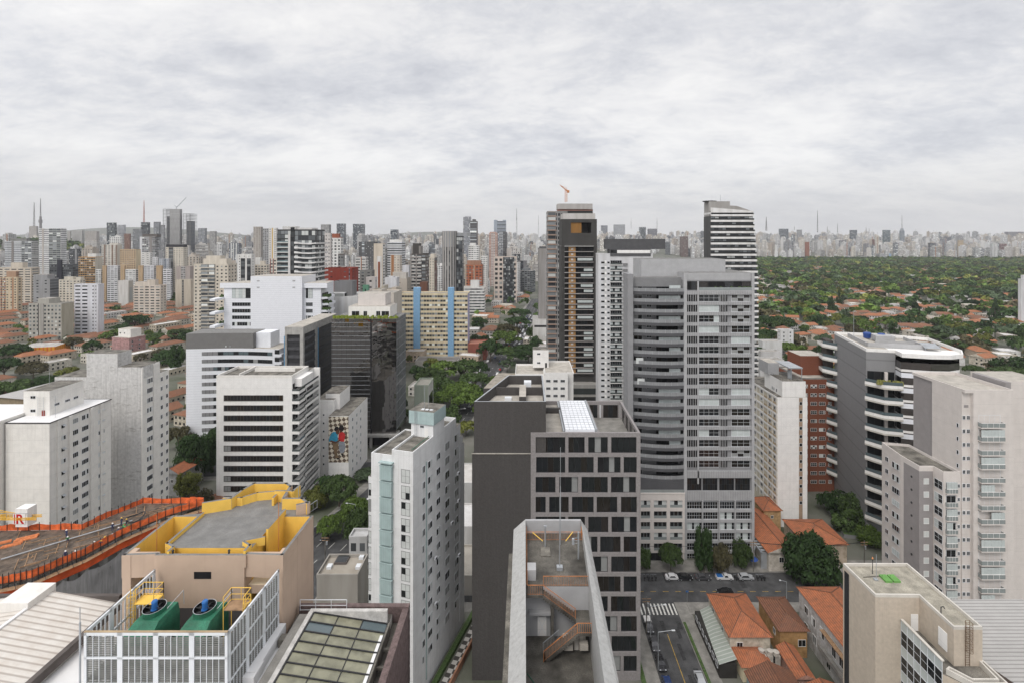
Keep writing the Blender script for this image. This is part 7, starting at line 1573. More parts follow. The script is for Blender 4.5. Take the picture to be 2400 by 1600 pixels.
 for (a, c, y, D, col, st, lab) in ((752, 776, 527, 1700, (.42, .41, .40), RIB, 'pale banded office on the skyline with dark cap'), (789, 811, 525, 1750, (.19, .21, .25), GLZ, 'slate blue office on the skyline beside the dark-capped one'), (827, 856, 526, 1750, (.19, .21, .24), GLZ, 'widest slate office on the skyline, flat topped'), (915, 934, 539, 1500, (.17, .20, .24), GLZ, 'slate blue tower on the skyline right of the widest slate office'),
   (330, 352, 522, 1500, (.10, .105, .115), GLZ, 'dark tower carrying the red and white mast'), (360, 377, 521, 1450, (.34, .35, .37), RIB, 'grey paired tower left of the skeleton tower'), (376, 387, 528, 1440, (.36, .36, .37), RIB, 'grey narrow tower touching the skeleton tower'), (250, 274, 523, 1300, (.19, .21, .215), GLZ, 'dark glass slab on the left skyline'), (275, 295, 528, 1330, (.5, .51, .54), GRID, 'white gridded tower beside the dark glass slab'), (311, 338, 538, 1300, (.24, .25, .26), GRID, 'grey stepped block below the dark mast tower'),
   (464, 485, 536, 1300, (.3, .31, .33), GRID, 'grey and white tower right of the skeleton tower'), (491, 508, 543, 1500, (.38, .37, .36), GRID, 'grey tower two places right of the skeleton tower'), (68, 90, 531, 2000, (.42, .39, .37), SMALL, 'beige block under the left thin mast'), (158, 166, 543, 1700, (.42, .40, .38), SMALL, 'narrowest pale slab of the row over the green hill'), (168, 198, 541, 1720, (.45, .44, .43), SMALL, 'middle pale slab of the row over the green hill'), (199, 233, 543, 1700, (.42, .39, .37), SMALL, 'rightmost pale slab of the row over the green hill'), (198, 234, 566, 1250, (.55, .53, .51), GRID, 'white gridded block in front of the pale slab row'),
   (290, 307, 549, 1200, (.22, .13, .1), SMALL, 'brown brick tower with grey shaft'), (2078, 2089, 595, 2350, (.30, .42, .56), (0, 0, 0), 'sky-blue end wall tower beyond the park of trees'), (2044, 2058, 562, 2400, (.26, .12, .09), RIB, 'red-brown striped tower beyond the treetops'), (1886, 1897, 568, 2380, (.27, .12, .08), (0, 0, 0), 'brick red slab beyond the treetops'), (2342, 2360, 572, 2400, (.25, .13, .115), RIB, 'dark red tower at the right of the far skyline'), (2175, 2194, 570, 2380, (.14, .145, .155), RIB, 'dark grey banded tower among pale far towers'), (2216, 2233, 572, 2350, (.66, .66, .67), RIB, 'bright white tower among pale far towers'), (2244, 2258, 564, 2500, (.55, .43, .28), GRID, 'sand yellow tower among pale far towers'), (1593, 1613, 555, 2300, (.20, .13, .11), RIB, 'brown twin-striped tower left of the white-banded tower'),
   (1406, 1424, 529, 3300, (.30, .31, .34), RIB, 'grey-lilac block on the ridge behind the ochre tower'), (1433, 1465, 527, 3200, (.40, .41, .43), GRID, 'wide pale block with roof lattice on the ridge'), (1496, 1514, 533, 3100, (.22, .25, .26), GLZ, 'dark green glass block on the ridge'), (1515, 1540, 537, 3000, (.2, .2, .22), GRID, 'long dark block on the ridge'), (1825, 1848, 537, 3200, (.22, .25, .29), GLZ, 'dark blue glass block on the right ridge'), (1867, 1880, 539, 3000, (.6, .6, .61), VERT, 'white narrow tower on the right ridge'), (1991, 2009, 540, 3200, (.2, .23, .27), GLZ, 'navy glass block on the right ridge'), (2068, 2087, 540, 3200, (.22, .29, .32), GLZ, 'teal glass block left of the spired roof'), (2353, 2400, 544, 3300, (.27, .26, .28), GRID, 'dark long block at the right end of the ridge')):
  mid(lab, a, c, y, D, 26, col, (3.4 if D < 2000 else 4.5, 3.4), st, cat='tower' if D > 1200 else 'building', name='distant_tower')
 mid('plain white slab at the right edge above the red roofs', 2389, 2410, 656, 560, 18, (.62, .62, .63), (30, 30), (0, 0, 0), roofs=[(.3, 1, 645, (.62, .62, .63))])
 mid('low white flat-roofed block right of the big grey tower', 1767, 1838, 846, 335, 14, (.62, .61, .60), (30, 30), (0, 0, 0), cat='building', name='building', zb=0)
 mid('white two-storey block with roof skylight above the corrugated hall', 1822, 1860, 775, 430, 20, (.66, .66, .66), (5, 3.4), (.1, .2, .8), cat='building', name='building', zb=0)
 mid('long hall with pale sheet roof behind the pool', 1776, 1833, 802, 400, 16, (.6, .6, .59), (30, 30), (0, 0, 0), cat='building', name='building', zb=0, topcol=(.36, .33, .3))
 mid('white stepped house between hall and orange roof', 1772, 1830, 826, 362, 12, (.58, .57, .56), (30, 30), (0, 0, 0), cat='building', name='building', zb=0)
 mid('small sage green block left of the avenue trees', 971, 1004, 905, 262, 14, (.40, .45, .37), (30, 30), (0, 0, 0), cat='building', name='building', zb=0, topcol=(.4, .38, .33), side=(.55, .55, .52), sidesty=(.4, .25, .8))
 mid('low office with gravel roof at the foot of the mirror tower', 973, 1098, 847, 372, 14, (.45, .43, .40), (30, 30), (0, 0, 0), cat='building', name='building', zb=0, topcol=(.17, .16, .15))
 mid('brown-red garage hall beside the cream slab', 1097, 1150, 808, 408, 18, (.30, .10, .07), (30, 30), (0, 0, 0), cat='building', name='building', zb=0, topcol=(.35, .15, .1))
 mid('low building with worn sheet roof below the tan block', 742, 862, 1352, 128, 12, (.34, .32, .29), (30, 30), (0, 0, 0), cat='building', name='building', zb=0, topcol=(.36, .325, .275))
 mid('small white corner building with rounded glass bay by the street', 818, 870, 1262, 148, 8, (.5, .5, .5), (3, 6), (.3, .25, .8), cat='building', name='building', zb=0, topcol=(.5, .5, .5))
 for (x0, x1, y0, y1, z, col, tc, lab) in ((-20, -6, 138, 152, 5, (.55, .52, .47), (.42, .39, .34), 'low beige roof squeezed between white slab and charcoal block'), (-22, -8, 158, 172, 7, (.62, .61, .6), (.62, .61, .6), 'white-roofed shop with round roof cover behind the charcoal block'), (-26, -12, 180, 196, 10, (.5, .5, .49), (.6, .58, .55), 'weathered white shop by the avenue bend'), (-21, -9, 200, 214, 6, (.5, .45, .38), (.25, .12, .08), 'shop with dark red roof by the avenue')):
  t = thing('shop', lab, 'building', (x0, y0, 0)); foot(x0, x1, y0, y1); b = MB(); b.box(0, x1 - x0, 0, y1 - y0, 0, z, 0, plain=True, col=col, topcol=tc); b.build('wall', [FAC], t)
  m = MB(); parapet(m, rect(0, x1 - x0, 0, y1 - y0), z, .5, .2); m.c = [col] * len(m.f); m.uv = [[(0, 0)] * len(f) for f in m.f]; m.build('parapet', [FAC], t)
 def mast(px, y0, y1, D, wd, mat, lab, kind=0):
  t = thing('broadcast_mast', lab, 'mast', (gx(px, D), D, gz(y1, D))); H_ = gz(y0, D) - gz(y1, D); b = MB(); n = 14; wd *= .55
  for i in range(n):
   f0, f1 = i / n, (i + 1) / n; r0, r1 = wd * (1 - .85 * f0), wd * (1 - .85 * f1); zz0, zz1 = H_ * f0, H_ * f1
   for k in range(4):
    a0, a1 = math.pi / 4 + k * math.pi / 2, math.pi / 4 + (k + 1) * math.pi / 2; p = lambda r, a, z: (r * math.cos(a), r * math.sin(a), z)
    b.bar(p(r0, a0, zz0), p(r1, a0, zz1), wd * .22); b.bar(p(r0, a0, zz0), p(r1, a1, zz1), wd * .14)
  b.bar((0, 0, H_ * .55), (0, 0, H_), wd * .3); b.build('lattice', [mat], t)
  b = MB()
  if kind == 1: b.cyl(0, 0, H_ * .0, H_ * .4, wd * 1.5, wd * 1.3, n=12); b.cyl(0, 0, H_ * .2, H_ * .3, wd * 2.1, wd * 2.0, n=12)
  else:
   for f in (.3, .45, .6): b.cyl(0, 0, H_ * f, H_ * f + wd * .4, wd * .9, n=8)
  b.build('antenna_ring', [mat], t)
 st = mk('mast_grey', (.22, .21, .21), amt=.1); rd = mk('mast_red', (.42, .12, .09), amt=.2)
 mast(80, 475, 531, 1990, 5, st, 'thin pale mast, left one of the pair at the left edge'); mast(95, 465, 537, 1990, 5, st, 'mast with a bulky drum, right one of the pair at the left edge', 1)
 mast(337.5, 470, 521, 1500, 3.5, rd, 'red and white mast on the dark tower'); mast(1211, 489, 551, 2600, 7, st, 'tall lattice mast standing free in the middle of the skyline'); mast(1262, 505, 552, 3300, 5, st, 'short lattice mast just left of the unfinished high-rise')
 for (px, y0, y1, lab, r_) in ((1479, 512, 536, 'short mast on the ridge behind the penthouse slab', 3), (1540, 511, 545, 'mast on the ridge left of the white-banded tower', 4), (1796, 509, 541, 'pyramid-shaped lattice mast right of the white-banded tower', 9), (1916, 494, 545, 'tallest mast on the right ridge', 6), (1939, 531, 544, 'stubby mast right of the tallest ridge mast', 4), (1963, 524, 546, 'thin mast between ridge blocks', 4), (2030, 532, 548, 'mast with a cross platform on the ridge', 4), (2114, 505, 538, 'spire on the curved glass roof of the ridge', 4), (2037, 535, 548, 'smallest mast beside the cross platform mast', 3), (1862, 530, 540, 'small antenna left of the white narrow ridge tower', 3)):
  mast(px, y0, y1, 3150, r_, st, lab)
 mid('round blue-grey tower with curved cap below the spire', 2108, 2120, 541, 3150, 20, (.32, .36, .40), (4, 3.4), RIB, roofs=[(.15, .85, 536, (.35, .38, .42))], cat='tower', name='distant_tower')
mids()
def extra_roof():
 t = thing('roof_light', 'dark framed roof light on the worn sheet roof below the tan block', 'roof light', (gx(800, 134), 133, gz(1352, 128))); b = MB(); b.box(-1.6, 1.6, 0, 4, 0, .5); b.build('frame', [MATS['dark_gutter']], t); b = MB(); b.box(-1.4, 1.4, .2, 3.8, .5, .55); b.build('pane', [glass], t)
 for i, (px, D) in enumerate(((838, 131), (846, 135), (770, 131))):
  b = MB(); b.box(-.6, .6, 0, 1.5, 0, .7); tag(b.build('roof_unit', [alu], None, (gx(px, D), D, gz(1352, 128))), ['front pale unit on the worn sheet roof', 'rear pale unit on the worn sheet roof', 'pale unit near the tan block on the worn sheet roof'][i], 'roof unit')
extra_roof()
def pxof(x, y): return CX + x / y * F
def pyof(z, y): return HY - (z - EYE) / y * F
CELL = {}
def reindex():
 CELL.clear()
 for f in FOOT:
  for i in range(int(f[0] // 50), int(f[1] // 50) + 1):
   for j in range(int(f[2] // 50), int(f[3] // 50) + 1): CELL.setdefault((i, j), []).append(f)
def free(x, y, r):
 for i in range(int((x - r) // 50), int((x + r) // 50) + 1):
  for j in range(int((y - r) // 50), int((y + r) // 50) + 1):
   for f in CELL.get((i, j), ()):
    if f[0] - r < x < f[1] + r and f[2] - r < y < f[3] + r: return False
 return True
def addfoot(x0, x1, y0, y1):
 f = (x0, x1, y0, y1); FOOT.append(f)
 for i in range(int(x0 // 50), int(x1 // 50) + 1):
  for j in range(int(y0 // 50), int(y1 // 50) + 1): CELL.setdefault((i, j), []).append(f)
def onroad(x, y, r):
 for pts, w_ in ROADS:
  for i in range(len(pts) - 1):
   ax, ay = pts[i]; bx_, by = pts[i + 1]; dx, dy = bx_ - ax, by - ay; t = max(0, min(1, ((x - ax) * dx + (y - ay) * dy) / (dx * dx + dy * dy)))
   if (x - ax - t * dx) ** 2 + (y - ay - t * dy) ** 2 < (w_ / 2 + r) ** 2: return True
 return False
reindex()
def where(px, py):
 """a findable landmark close to a place in the picture"""
 LM = [(45, 600, 'the left edge'), (123, 560, 'the white-banded left tower'), (205, 690, 'the white arched-top tower'), (410, 520, 'the skyline skeleton tower'), (350, 690, 'the pinkish stepped block'), (505, 690, 'the twin-balcony cream tower'), (650, 690, 'the white shaft office'), (705, 570, 'the wavy-edged dark tower'),
          (800, 660, 'the brick red block'), (860, 800, 'the black mirror tower'), (984, 640, 'the brown-grey banded tower'), (1052, 600, 'the ribbed grey cylinder'), (1015, 760, 'the cream and blue slab'), (1110, 660, 'the terracotta block'), (1185, 660, 'the black glass block by the avenue'), (1290, 660, 'the stacked loggia tower'), (1357, 600, 'the ochre-striped tower'), (1430, 640, 'the dark penthouse slab'),
          (1705, 560, 'the white-banded tapering tower'), (1780, 700, 'the grey tower'), (1900, 700, 'the long hall'), (2090, 700, 'the stone office roof'), (2060, 800, 'the stone office roof'), (2380, 680, 'the right-edge white slab'), (2240, 780, 'the beige-grey tower'), (1878, 540, 'the white narrow ridge tower'), (1915, 545, 'the tallest ridge mast'), (2000, 560, 'the navy ridge block'), (2083, 590, 'the sky-blue end wall'), (2185, 590, 'the dark grey banded tower'), (2250, 590, 'the sand yellow tower'), (2350, 590, 'the dark red tower'), (260, 880, 'the stained blank slab'), (415, 860, 'the curved white office'), (1050, 870, 'the avenue bend'), (1211, 560, 'the free standing mast'), (600, 560, 'the tall beige tower'), (480, 560, 'the skeleton tower')]
 return min(LM, key=lambda l: (l[0] - px) ** 2 + 2.0 * (l[1] - py) ** 2)
POOL = []
def say(o, what, px, py, cat, group):
 l = where(px, py); dx, dy = px - l[0], py - l[1]
 rel = 'left of' if dx < -abs(dy) * 1.2 else 'right of' if dx > abs(dy) * 1.2 else 'above' if dy < 0 else 'below'
 tag(o, None, cat, group); POOL.append((o, '%s %s %s' % (what, rel, l[2]), px, py))
ORD = ['leftmost', 'second', 'third', 'fourth', 'fifth', 'sixth', 'seventh', 'eighth', 'ninth', 'tenth', 'eleventh', 'twelfth', 'thirteenth', 'fourteenth', 'fifteenth', 'sixteenth']
def settle():
 by = {}
 for o, wd, px, py in POOL: by.setdefault(wd, []).append((px, py, o))
 for wd, v in by.items():
  v.sort(key=lambda a: (a[0], a[1]))
  for i, (px, py, o) in enumerate(v):
   if len(v) == 1: o['label'] = wd
   else:
    n = len(v); k = n - 1 - i
    o['label'] = wd + ', ' + ('leftmost of %d' % n if i == 0 else 'rightmost of %d' % n if k == 0 else '%s from the left' % (ORD[i] if i < 16 else '%dth' % (i + 1)) if i <= k else '%s from the right' % (ORD[k] if k < 16 else '%dth' % (k + 1)))
def far_city():
 r = random.Random(21); cand = []; tries = 0
 pal = [((.62, .615, .61), 'white'), ((.64, .63, .62), 'white'), ((.60, .56, .50), 'cream'), ((.56, .52, .46), 'cream'), ((.50, .45, .39), 'beige'), ((.46, .40, .34), 'beige'), ((.38, .38, .385), 'grey'), ((.27, .27, .28), 'grey'), ((.17, .18, .19), 'dark grey'), ((.66, .655, .65), 'white'), ((.64, .635, .63), 'white'), ((.58, .55, .52), 'white'), ((.48, .47, .46), 'pale grey')]
 while tries < 26000 and len(cand) < 2600:
  tries += 1
  px = r.uniform(-80, 2480)
  right = px > 1380
  if right: D = 2300 + 2100 * r.random() ** 1.25
  elif px > 1240: D = r.uniform(1000, 3600)
  else: D = 880 + 3000 * r.random() ** 1.15
  if px < 230 and D > 1350 and r.random() < .85: continue
  x = gx(px, D); g = ground(x, D); w_ = r.uniform(11, 24) * (1.15 if right else 1.0); dp = r.uniform(14, 24)
  h = min(118, 16 + 26 * r.random() + (38 * r.random() ** 1.6) + (34 if r.random() < .08 else 0))
  if D < 1500: h *= .88
  if r.random() < .22: h = 8 + 9 * r.random()
  yt = pyof(g + h, D)
  lim = 541 + 9 * r.random() if px > 1380 else (546 + 10 * r.random() if px < 900 else 543 + 9 * r.random())
  if yt < lim: continue
  if not free(x + w_ / 2, D + dp / 2, max(w_, dp) * .52 + 1): continue
  addfoot(x - 1, x + w_ + 1, D - 1, D + dp + 2)
  cand.append((px, D, x, g, w_, dp, h, yt))
 cand.sort(key=lambda c: -(c[4] / c[1]) * (c[6] / c[1]) * (1.0 if c[6] > 20 else .3))
 big = MB()
 for i, (px, D, x, g, w_, dp, h, yt) in enumerate(cand):
  own = i < 270
  col, cn = r.choice(pal); f = r.uniform(.92, 1.15); col = tuple(min(.72, c * f) for c in col)
  sty = r.choice([GRID, GRID, WIDE, RIB, SMALL, SLOT, (.3, .24, 1.6), (.2, .3, 1.), (.52, .2, 1.5)]); sty = (sty[0], sty[1], sty[2] * (1 + D / 1800)); cells = (r.uniform(3, 5.5), r.uniform(2.95, 3.4))  # glass colour lightened with distance: sky reflection painted into the far windows
  if cn == 'dark grey': sty = (.4, .3, r.choice([.6, 4.]))
  rt = r.choice([0, 0, .15, -.2, .5, -.45, .3]); b = MB() if own else big
  b.xf = Matrix.Translation((0 if own else x, 0 if own else D, 0 if own else g - 3)) @ Matrix.Rotation(rt, 4, 'Z'); side = r.random() < .35; k = dict(col=col, topcol=(.34, .32, .3))
  H_ = h + 3
  b.wall((0, 0), (w_, 0), 0, H_, 0, cells, col, sty)
  for p, q in (((w_, 0), (w_, dp)), ((0, dp), (0, 0))): b.wall(p, q, 0, H_, 0, None if side else cells, col, (0, 0, 0) if side else sty, 'plain' if side else None)
  b.face([(0, 0, H_), (w_, 0, H_), (w_, dp, H_), (0, dp, H_)], 0, [(0, 0)] * 4, (.34, .32, .3))
  if h > 20:
   a = r.uniform(.08, .35); c = r.uniform(.6, .92); hh = r.uniform(2.5, 6.5); b.box(w_ * a, w_ * c, dp * .2, dp * .8, H_, H_ + hh, 0, bottom=False, plain=True, **k)
   if r.random() < .5: b.box(w_ * (a + .1), w_ * (a + c) / 2, dp * .3, dp * .7, H_ + hh, H_ + hh + 3, 0, bottom=False, plain=True, **k)
   if r.random() < .45:
    u = r.uniform(.15, .7); cc = r.choice([(.6, .59, .58), (.2, .19, .18), (.34, .17, .1), tuple(c_ * .6 for c_ in col)]); b.box(w_ * u, w_ * (u + r.uniform(.07, .2)), -.5, 0, 0, H_, 0, bottom=False, plain=True, col=cc)
   if r.random() < .3: b.box(w_ * (a + c) / 2, w_ * (a + c) / 2 + .5, dp * .5, dp * .5 + .5, H_ + hh, H_ + hh + r.uniform(6, 15), 0, bottom=False, plain=True, col=(.2, .2, .2))
   if r.random() < .5: b.box(w_ * .1, w_ * .25, dp * .1, dp * .3, H_, H_ + r.uniform(1.5, 3.5), 0, bottom=False, plain=True, col=(.25, .24, .22))
   if r.random() < .35: b.box(-.3, w_ + .3, -.6, dp, H_ - .9, H_ + .9, 0, plain=True, **k)
  if own:
   o = b.build('distant_building', [FAC], None, (x, D, g - 3))
   hw = 'tall' if h > 62 else 'mid-rise' if h > 30 else 'low'
   say(o, '%s %s far block' % (hw, cn), px, min(yt + 15, 640), 'building', 'blocks of the crowded distance')
 big.xf = None
 o = big.build('far_city', [FAC]); tag(o, 'packed mass of pale far-off blocks filling the ridge', 'far city', kind='stuff')
far_city()
TW = mk_bands('far_orange_tile', (.37, .152, .07), (.24, .09, .045), .5, .3, 0, noise=.55, c3=(.17, .085, .055), scale=.25)
TB = mk_bands('far_brown_tile', (.25, .112, .06), (.15, .068, .04), .5, .3, 0, noise=.5, c3=(.10, .065, .05), scale=.25)
GS = mk('far_flat_roof', (.42, .40, .375), amt=.35, scale=.3, speck=.3)
WS = mk('far_white_roof', (.62, .61, .60), amt=.2, scale=.3)
def house_mesh(b, wx, wy, hw, rf, col, kind, hr, dormer=False):
 b.prism(rect(0, wx, 0, wy), 0, hw, 0, top=-1 if kind != 'flat' else 1, col=col)
 if kind == 'flat': 
  parapet(b, rect(-.02, wx + .02, -.02, wy + .02), hw, .6, .25); b.c = [col] * len(b.f)
 else: b.hip(0, wx, 0, wy, hw, hr, .6, 1, gable=(kind == 'gable'), under=0, col=col)
 n = 0
 for x in [i * 2.8 + 1.0 for i in range(int((wx - 1.2) / 2.8))]:
  for z in ([1.0, 3.9] if hw > 5 else [1.0]):
   b.face([(x, -.03, z), (x + 1.2, -.03, z), (x + 1.2, -.03, z + 1.3), (x, -.03, z + 1.3)], 2)
 for sx in (-.03, wx + .03):
  for y in [i * 3.1 + 1.2 for i in range(int((wy - 1.4) / 3.1))]:
   for z in ([1.0, 3.9] if hw > 5 else [1.0]):
    q = [(sx, y, z), (sx, y + 1.3, z), (sx, y + 1.3, z + 1.3), (sx, y, z + 1.3)]; b.face(q if sx > 0 else [q[1], q[0], q[3], q[2]], 2)
def split_house(name, wx, wy, hw, rmat, col, kind, hr, loc, rz, own, big):
 if not own:
  b = big[rmat.name]; b.xf = Matrix.Translation(loc) @ Matrix.Rotation(rz, 4, 'Z'); house_mesh(b, wx, wy, hw, None, col, kind, hr); return None
 t = bpy.data.objects.new(name, None); COL.objects.link(t); t.location = loc; t.rotation_euler = (0, 0, rz)
 b = MB(); house_mesh(b, wx, wy, hw, None, col, kind, hr)
 w_ = MB(); r_ = MB(); gl = []
 for f, m, uv, c in zip(b.f, b.m, b.uv, b.c):
  pts = [b.v[i] for i in f]
  if m == 0: w_.face(pts, 0, uv, c)
  elif m == 1: r_.face(pts, 0, uv, c)
  else: gl.append(pts)
 w_.build('wall', [MATS['house_paint']], t); r_.build('roof', [rmat], t)
 for p in gl:
  me = FW[0 if abs(p[0][1] - p[1][1]) < .01 else 1 if p[0][0] > 0 else 2]; link('window', me, t, p[0])
 return t
def flatwin(d):
 b = MB(); b.face([(0, 0, 0), (1.25 * d[0], 1.25 * d[1], 0), (1.25 * d[0], 1.25 * d[1], 1.3), (0, 0, 1.3)], 0)
 return b.mesh('window', [glass])
FW = [flatwin((1, 0)), flatwin((0, 1)), flatwin((0, -1))]
def houses():
 r = random.Random(11); sites = []
 y = 352.0
 while y < 1900:
  step = 18 if y < 700 else 22
  x0, x1 = gx(1740, y), gx(2640, y); x = x0
  while x < x1:
   xx, yy = x + r.uniform(-4, 4), y + r.uniform(-4, 4); dens = .75 if yy < 430 else .55 if yy < 650 else .44 if yy < 950 else .22
   cl = .5 + .5 * math.sin(xx * .021 + 1.3) * math.sin(yy * .017 + .4)
   if r.random() < dens * (.5 + cl): sites.append((xx, yy, 'r'))
   x += step
  y += step
 for y in range(150, 350, 19):
  for x in range(int(y * 1.03) + 6, int(y * 1.5), 19): sites.append((x + r.uniform(-3, 3), y + r.uniform(-3, 3), 'r'))
 y = 262.0
 while y < 730:
  x = gx(-60, y); x1 = gx(470 if y < 420 else 520, y)
  while x < x1:
   if r.random() < .8: sites.append((x + r.uniform(-2, 2), y + r.uniform(-3, 3), 'l'))
   x += 16.5
  y += 34 if y < 560 else 24
 y = 250.0
 while y < 900:
  x = gx(440, y)
  while x < gx(1330, y):
   if r.random() < .5: sites.append((x + r.uniform(-3, 3), y + r.uniform(-3, 3), 'c'))
   x += 19
  y += 21
 sites.sort(key=lambda s: s[1]); own = 0; big = {m.name: MB() for m in (TW, TB, GS, WS)}; cnt = 0
 for (x, y, z_) in sites:
  if z_ == 'l': wx, wy, rz = r.uniform(8.5, 10.5), r.uniform(16, 28), R(-20 + r.uniform(-3, 3))
  elif z_ == 'r': wx, wy, rz = r.uniform(9, 17), r.uniform(8, 14), R(r.choice([0, 8, -14, -14, 76, 20]))
  else: wx, wy, rz = r.uniform(9, 18), r.uniform(9, 17), R(r.choice([-6, -6, 0, -16]))
  rad = max(wx, wy) * .55
  cx_, cy_ = x + wx / 2 * math.cos(rz) - wy / 2 * math.sin(rz), y + wx / 2 * math.sin(rz) + wy / 2 * math.cos(rz)
  if not free(cx_, cy_, min(wx, wy) * .62) or onroad(cx_, cy_, rad): continue
  px, py = pxof(cx_, cy_), pyof(8, cy_)
  if px < -60: continue
  kind = r.choices(['hip', 'gable', 'flat'], [.45, .2, .35] if z_ != 'c' else [.3, .2, .5])[0] if z_ != 'l' else r.choices(['hip', 'gable', 'flat'], [.75, .17, .08])[0]
  rm = (r.choice([TW, TW, TB]) if z_ != 'l' else r.choice([TW, TB, TB])) if kind != 'flat' else r.choice([GS, WS])
  col = r.choice([(.62, .6, .56), (.6, .55, .46), (.62, .61, .6), (.5, .46, .4), (.56, .46, .36)]) if z_ != 'l' else r.choice([(.58, .54, .44), (.60, .57, .5), (.52, .47, .38)])
  hw = r.uniform(5.6, 6.6) if r.random() < .7 else r.uniform(3.2, 4.4)
  if kind == 'flat' and z_ == 'c': hw *= r.choice([1, 1.3, 2.0])
  g = ground(x, y); ow = y < 900 and own < 285 and px < 2440
  t = split_house('house', wx, wy, hw, rm, col, kind, r.uniform(1.9, 2.8), (x, y, g - .2), rz, ow, big)
  addfoot(cx_ - rad * .8, cx_ + rad * .8, cy_ - rad * .8, cy_ + rad * .8); cnt += 1
  if t:
   own += 1; cn = 'white' if min(col) > .54 else 'cream' if col[2] > .42 else 'ochre'
   rn = {'far_orange_tile': 'orange-tiled', 'far_brown_tile': 'brown-tiled', 'far_flat_roof': 'grey flat-roofed', 'far_white_roof': 'white flat-roofed'}[rm.name]
   say(t, '%s %s house' % (rn, cn), px, py, 'house', 'red-roofed houses between the towers' if kind != 'flat' else 'flat-roofed houses between the towers')
 for m in (TW, TB, GS, WS):
  big[m.name].xf = None
 b = MB(); off = 0
 for k, m in enumerate((TW, TB, GS, WS)):
  s = big[m.name]; n0 = len(b.v); b.v += s.v; b.f += [tuple(i + n0 for i in f) for f in s.f]; b.m += [{0: 0, 1: k + 1, 2: 5}[q] for q in s.m]; b.uv += s.uv; b.c += s.c; b.s += s.s
 if b.f: tag(b.build('far_houses', [MATS['house_paint'], TW, TB, GS, WS, glass]), 'scattered far roofs showing among the treetops', 'far houses', kind='stuff')
 print('houses', own, cnt)
houses()
def near_house(label, x0, x1, y0, y1, hw, hr, rmat, col, kind='hip', wl=(), extra=None, rz=0, over=.5):
 t = thing('house', label, 'house', (x0, y0, 0), R(rz)); W, Dp = x1 - x0, y1 - y0
 b = MB(); b.prism(rect(0, W, 0, Dp), 0, hw, 0, top=-1, col=col); b.build('wall', [MATS['house_paint']], t)
 b = MB(); b.hip(0, W, 0, Dp, hw, hr, over, 0, gable=(kind == 'gable'), under=1, col=col); b.build('roof', [rmat, MATS['house_paint']], t)
 r_ = MB()
 if W < Dp:
  a, c = (W / 2, W / 2, hw + hr), (W / 2, Dp - W / 2, hw + hr)
  if kind == 'gable': a, c = (W / 2, -over, hw + hr), (W / 2, Dp + over, hw + hr)
 else:
  a, c = (Dp / 2, Dp / 2, hw + hr), (W - Dp / 2, Dp / 2, hw + hr)
  if kind == 'gable': a, c = (-over, Dp / 2, hw + hr), (W + over, Dp / 2, hw + hr)
 r_.bar(a, c, .22)
 if kind != 'gable':
  for p, q in ((( -over, -over), a), ((W + over, -over), a if W < Dp else c), ((-over, Dp + over), c if W < Dp else a), ((W + over, Dp + over), c)): r_.bar((*p, hw), q, .18)
 r_.build('ridge_tiles', [tileold], t)
 for (f, s, z, w_, h_, kinds) in wl: put(t, 'window', win_mesh(w_, h_, kinds, 2, 1, frame=white), *((s, -.02, z) if f == 'F' else (-.02, s, z) if f == 'L' else (W + .02, s, z)), f)
 foot(x0, x1, y0, y1); return t
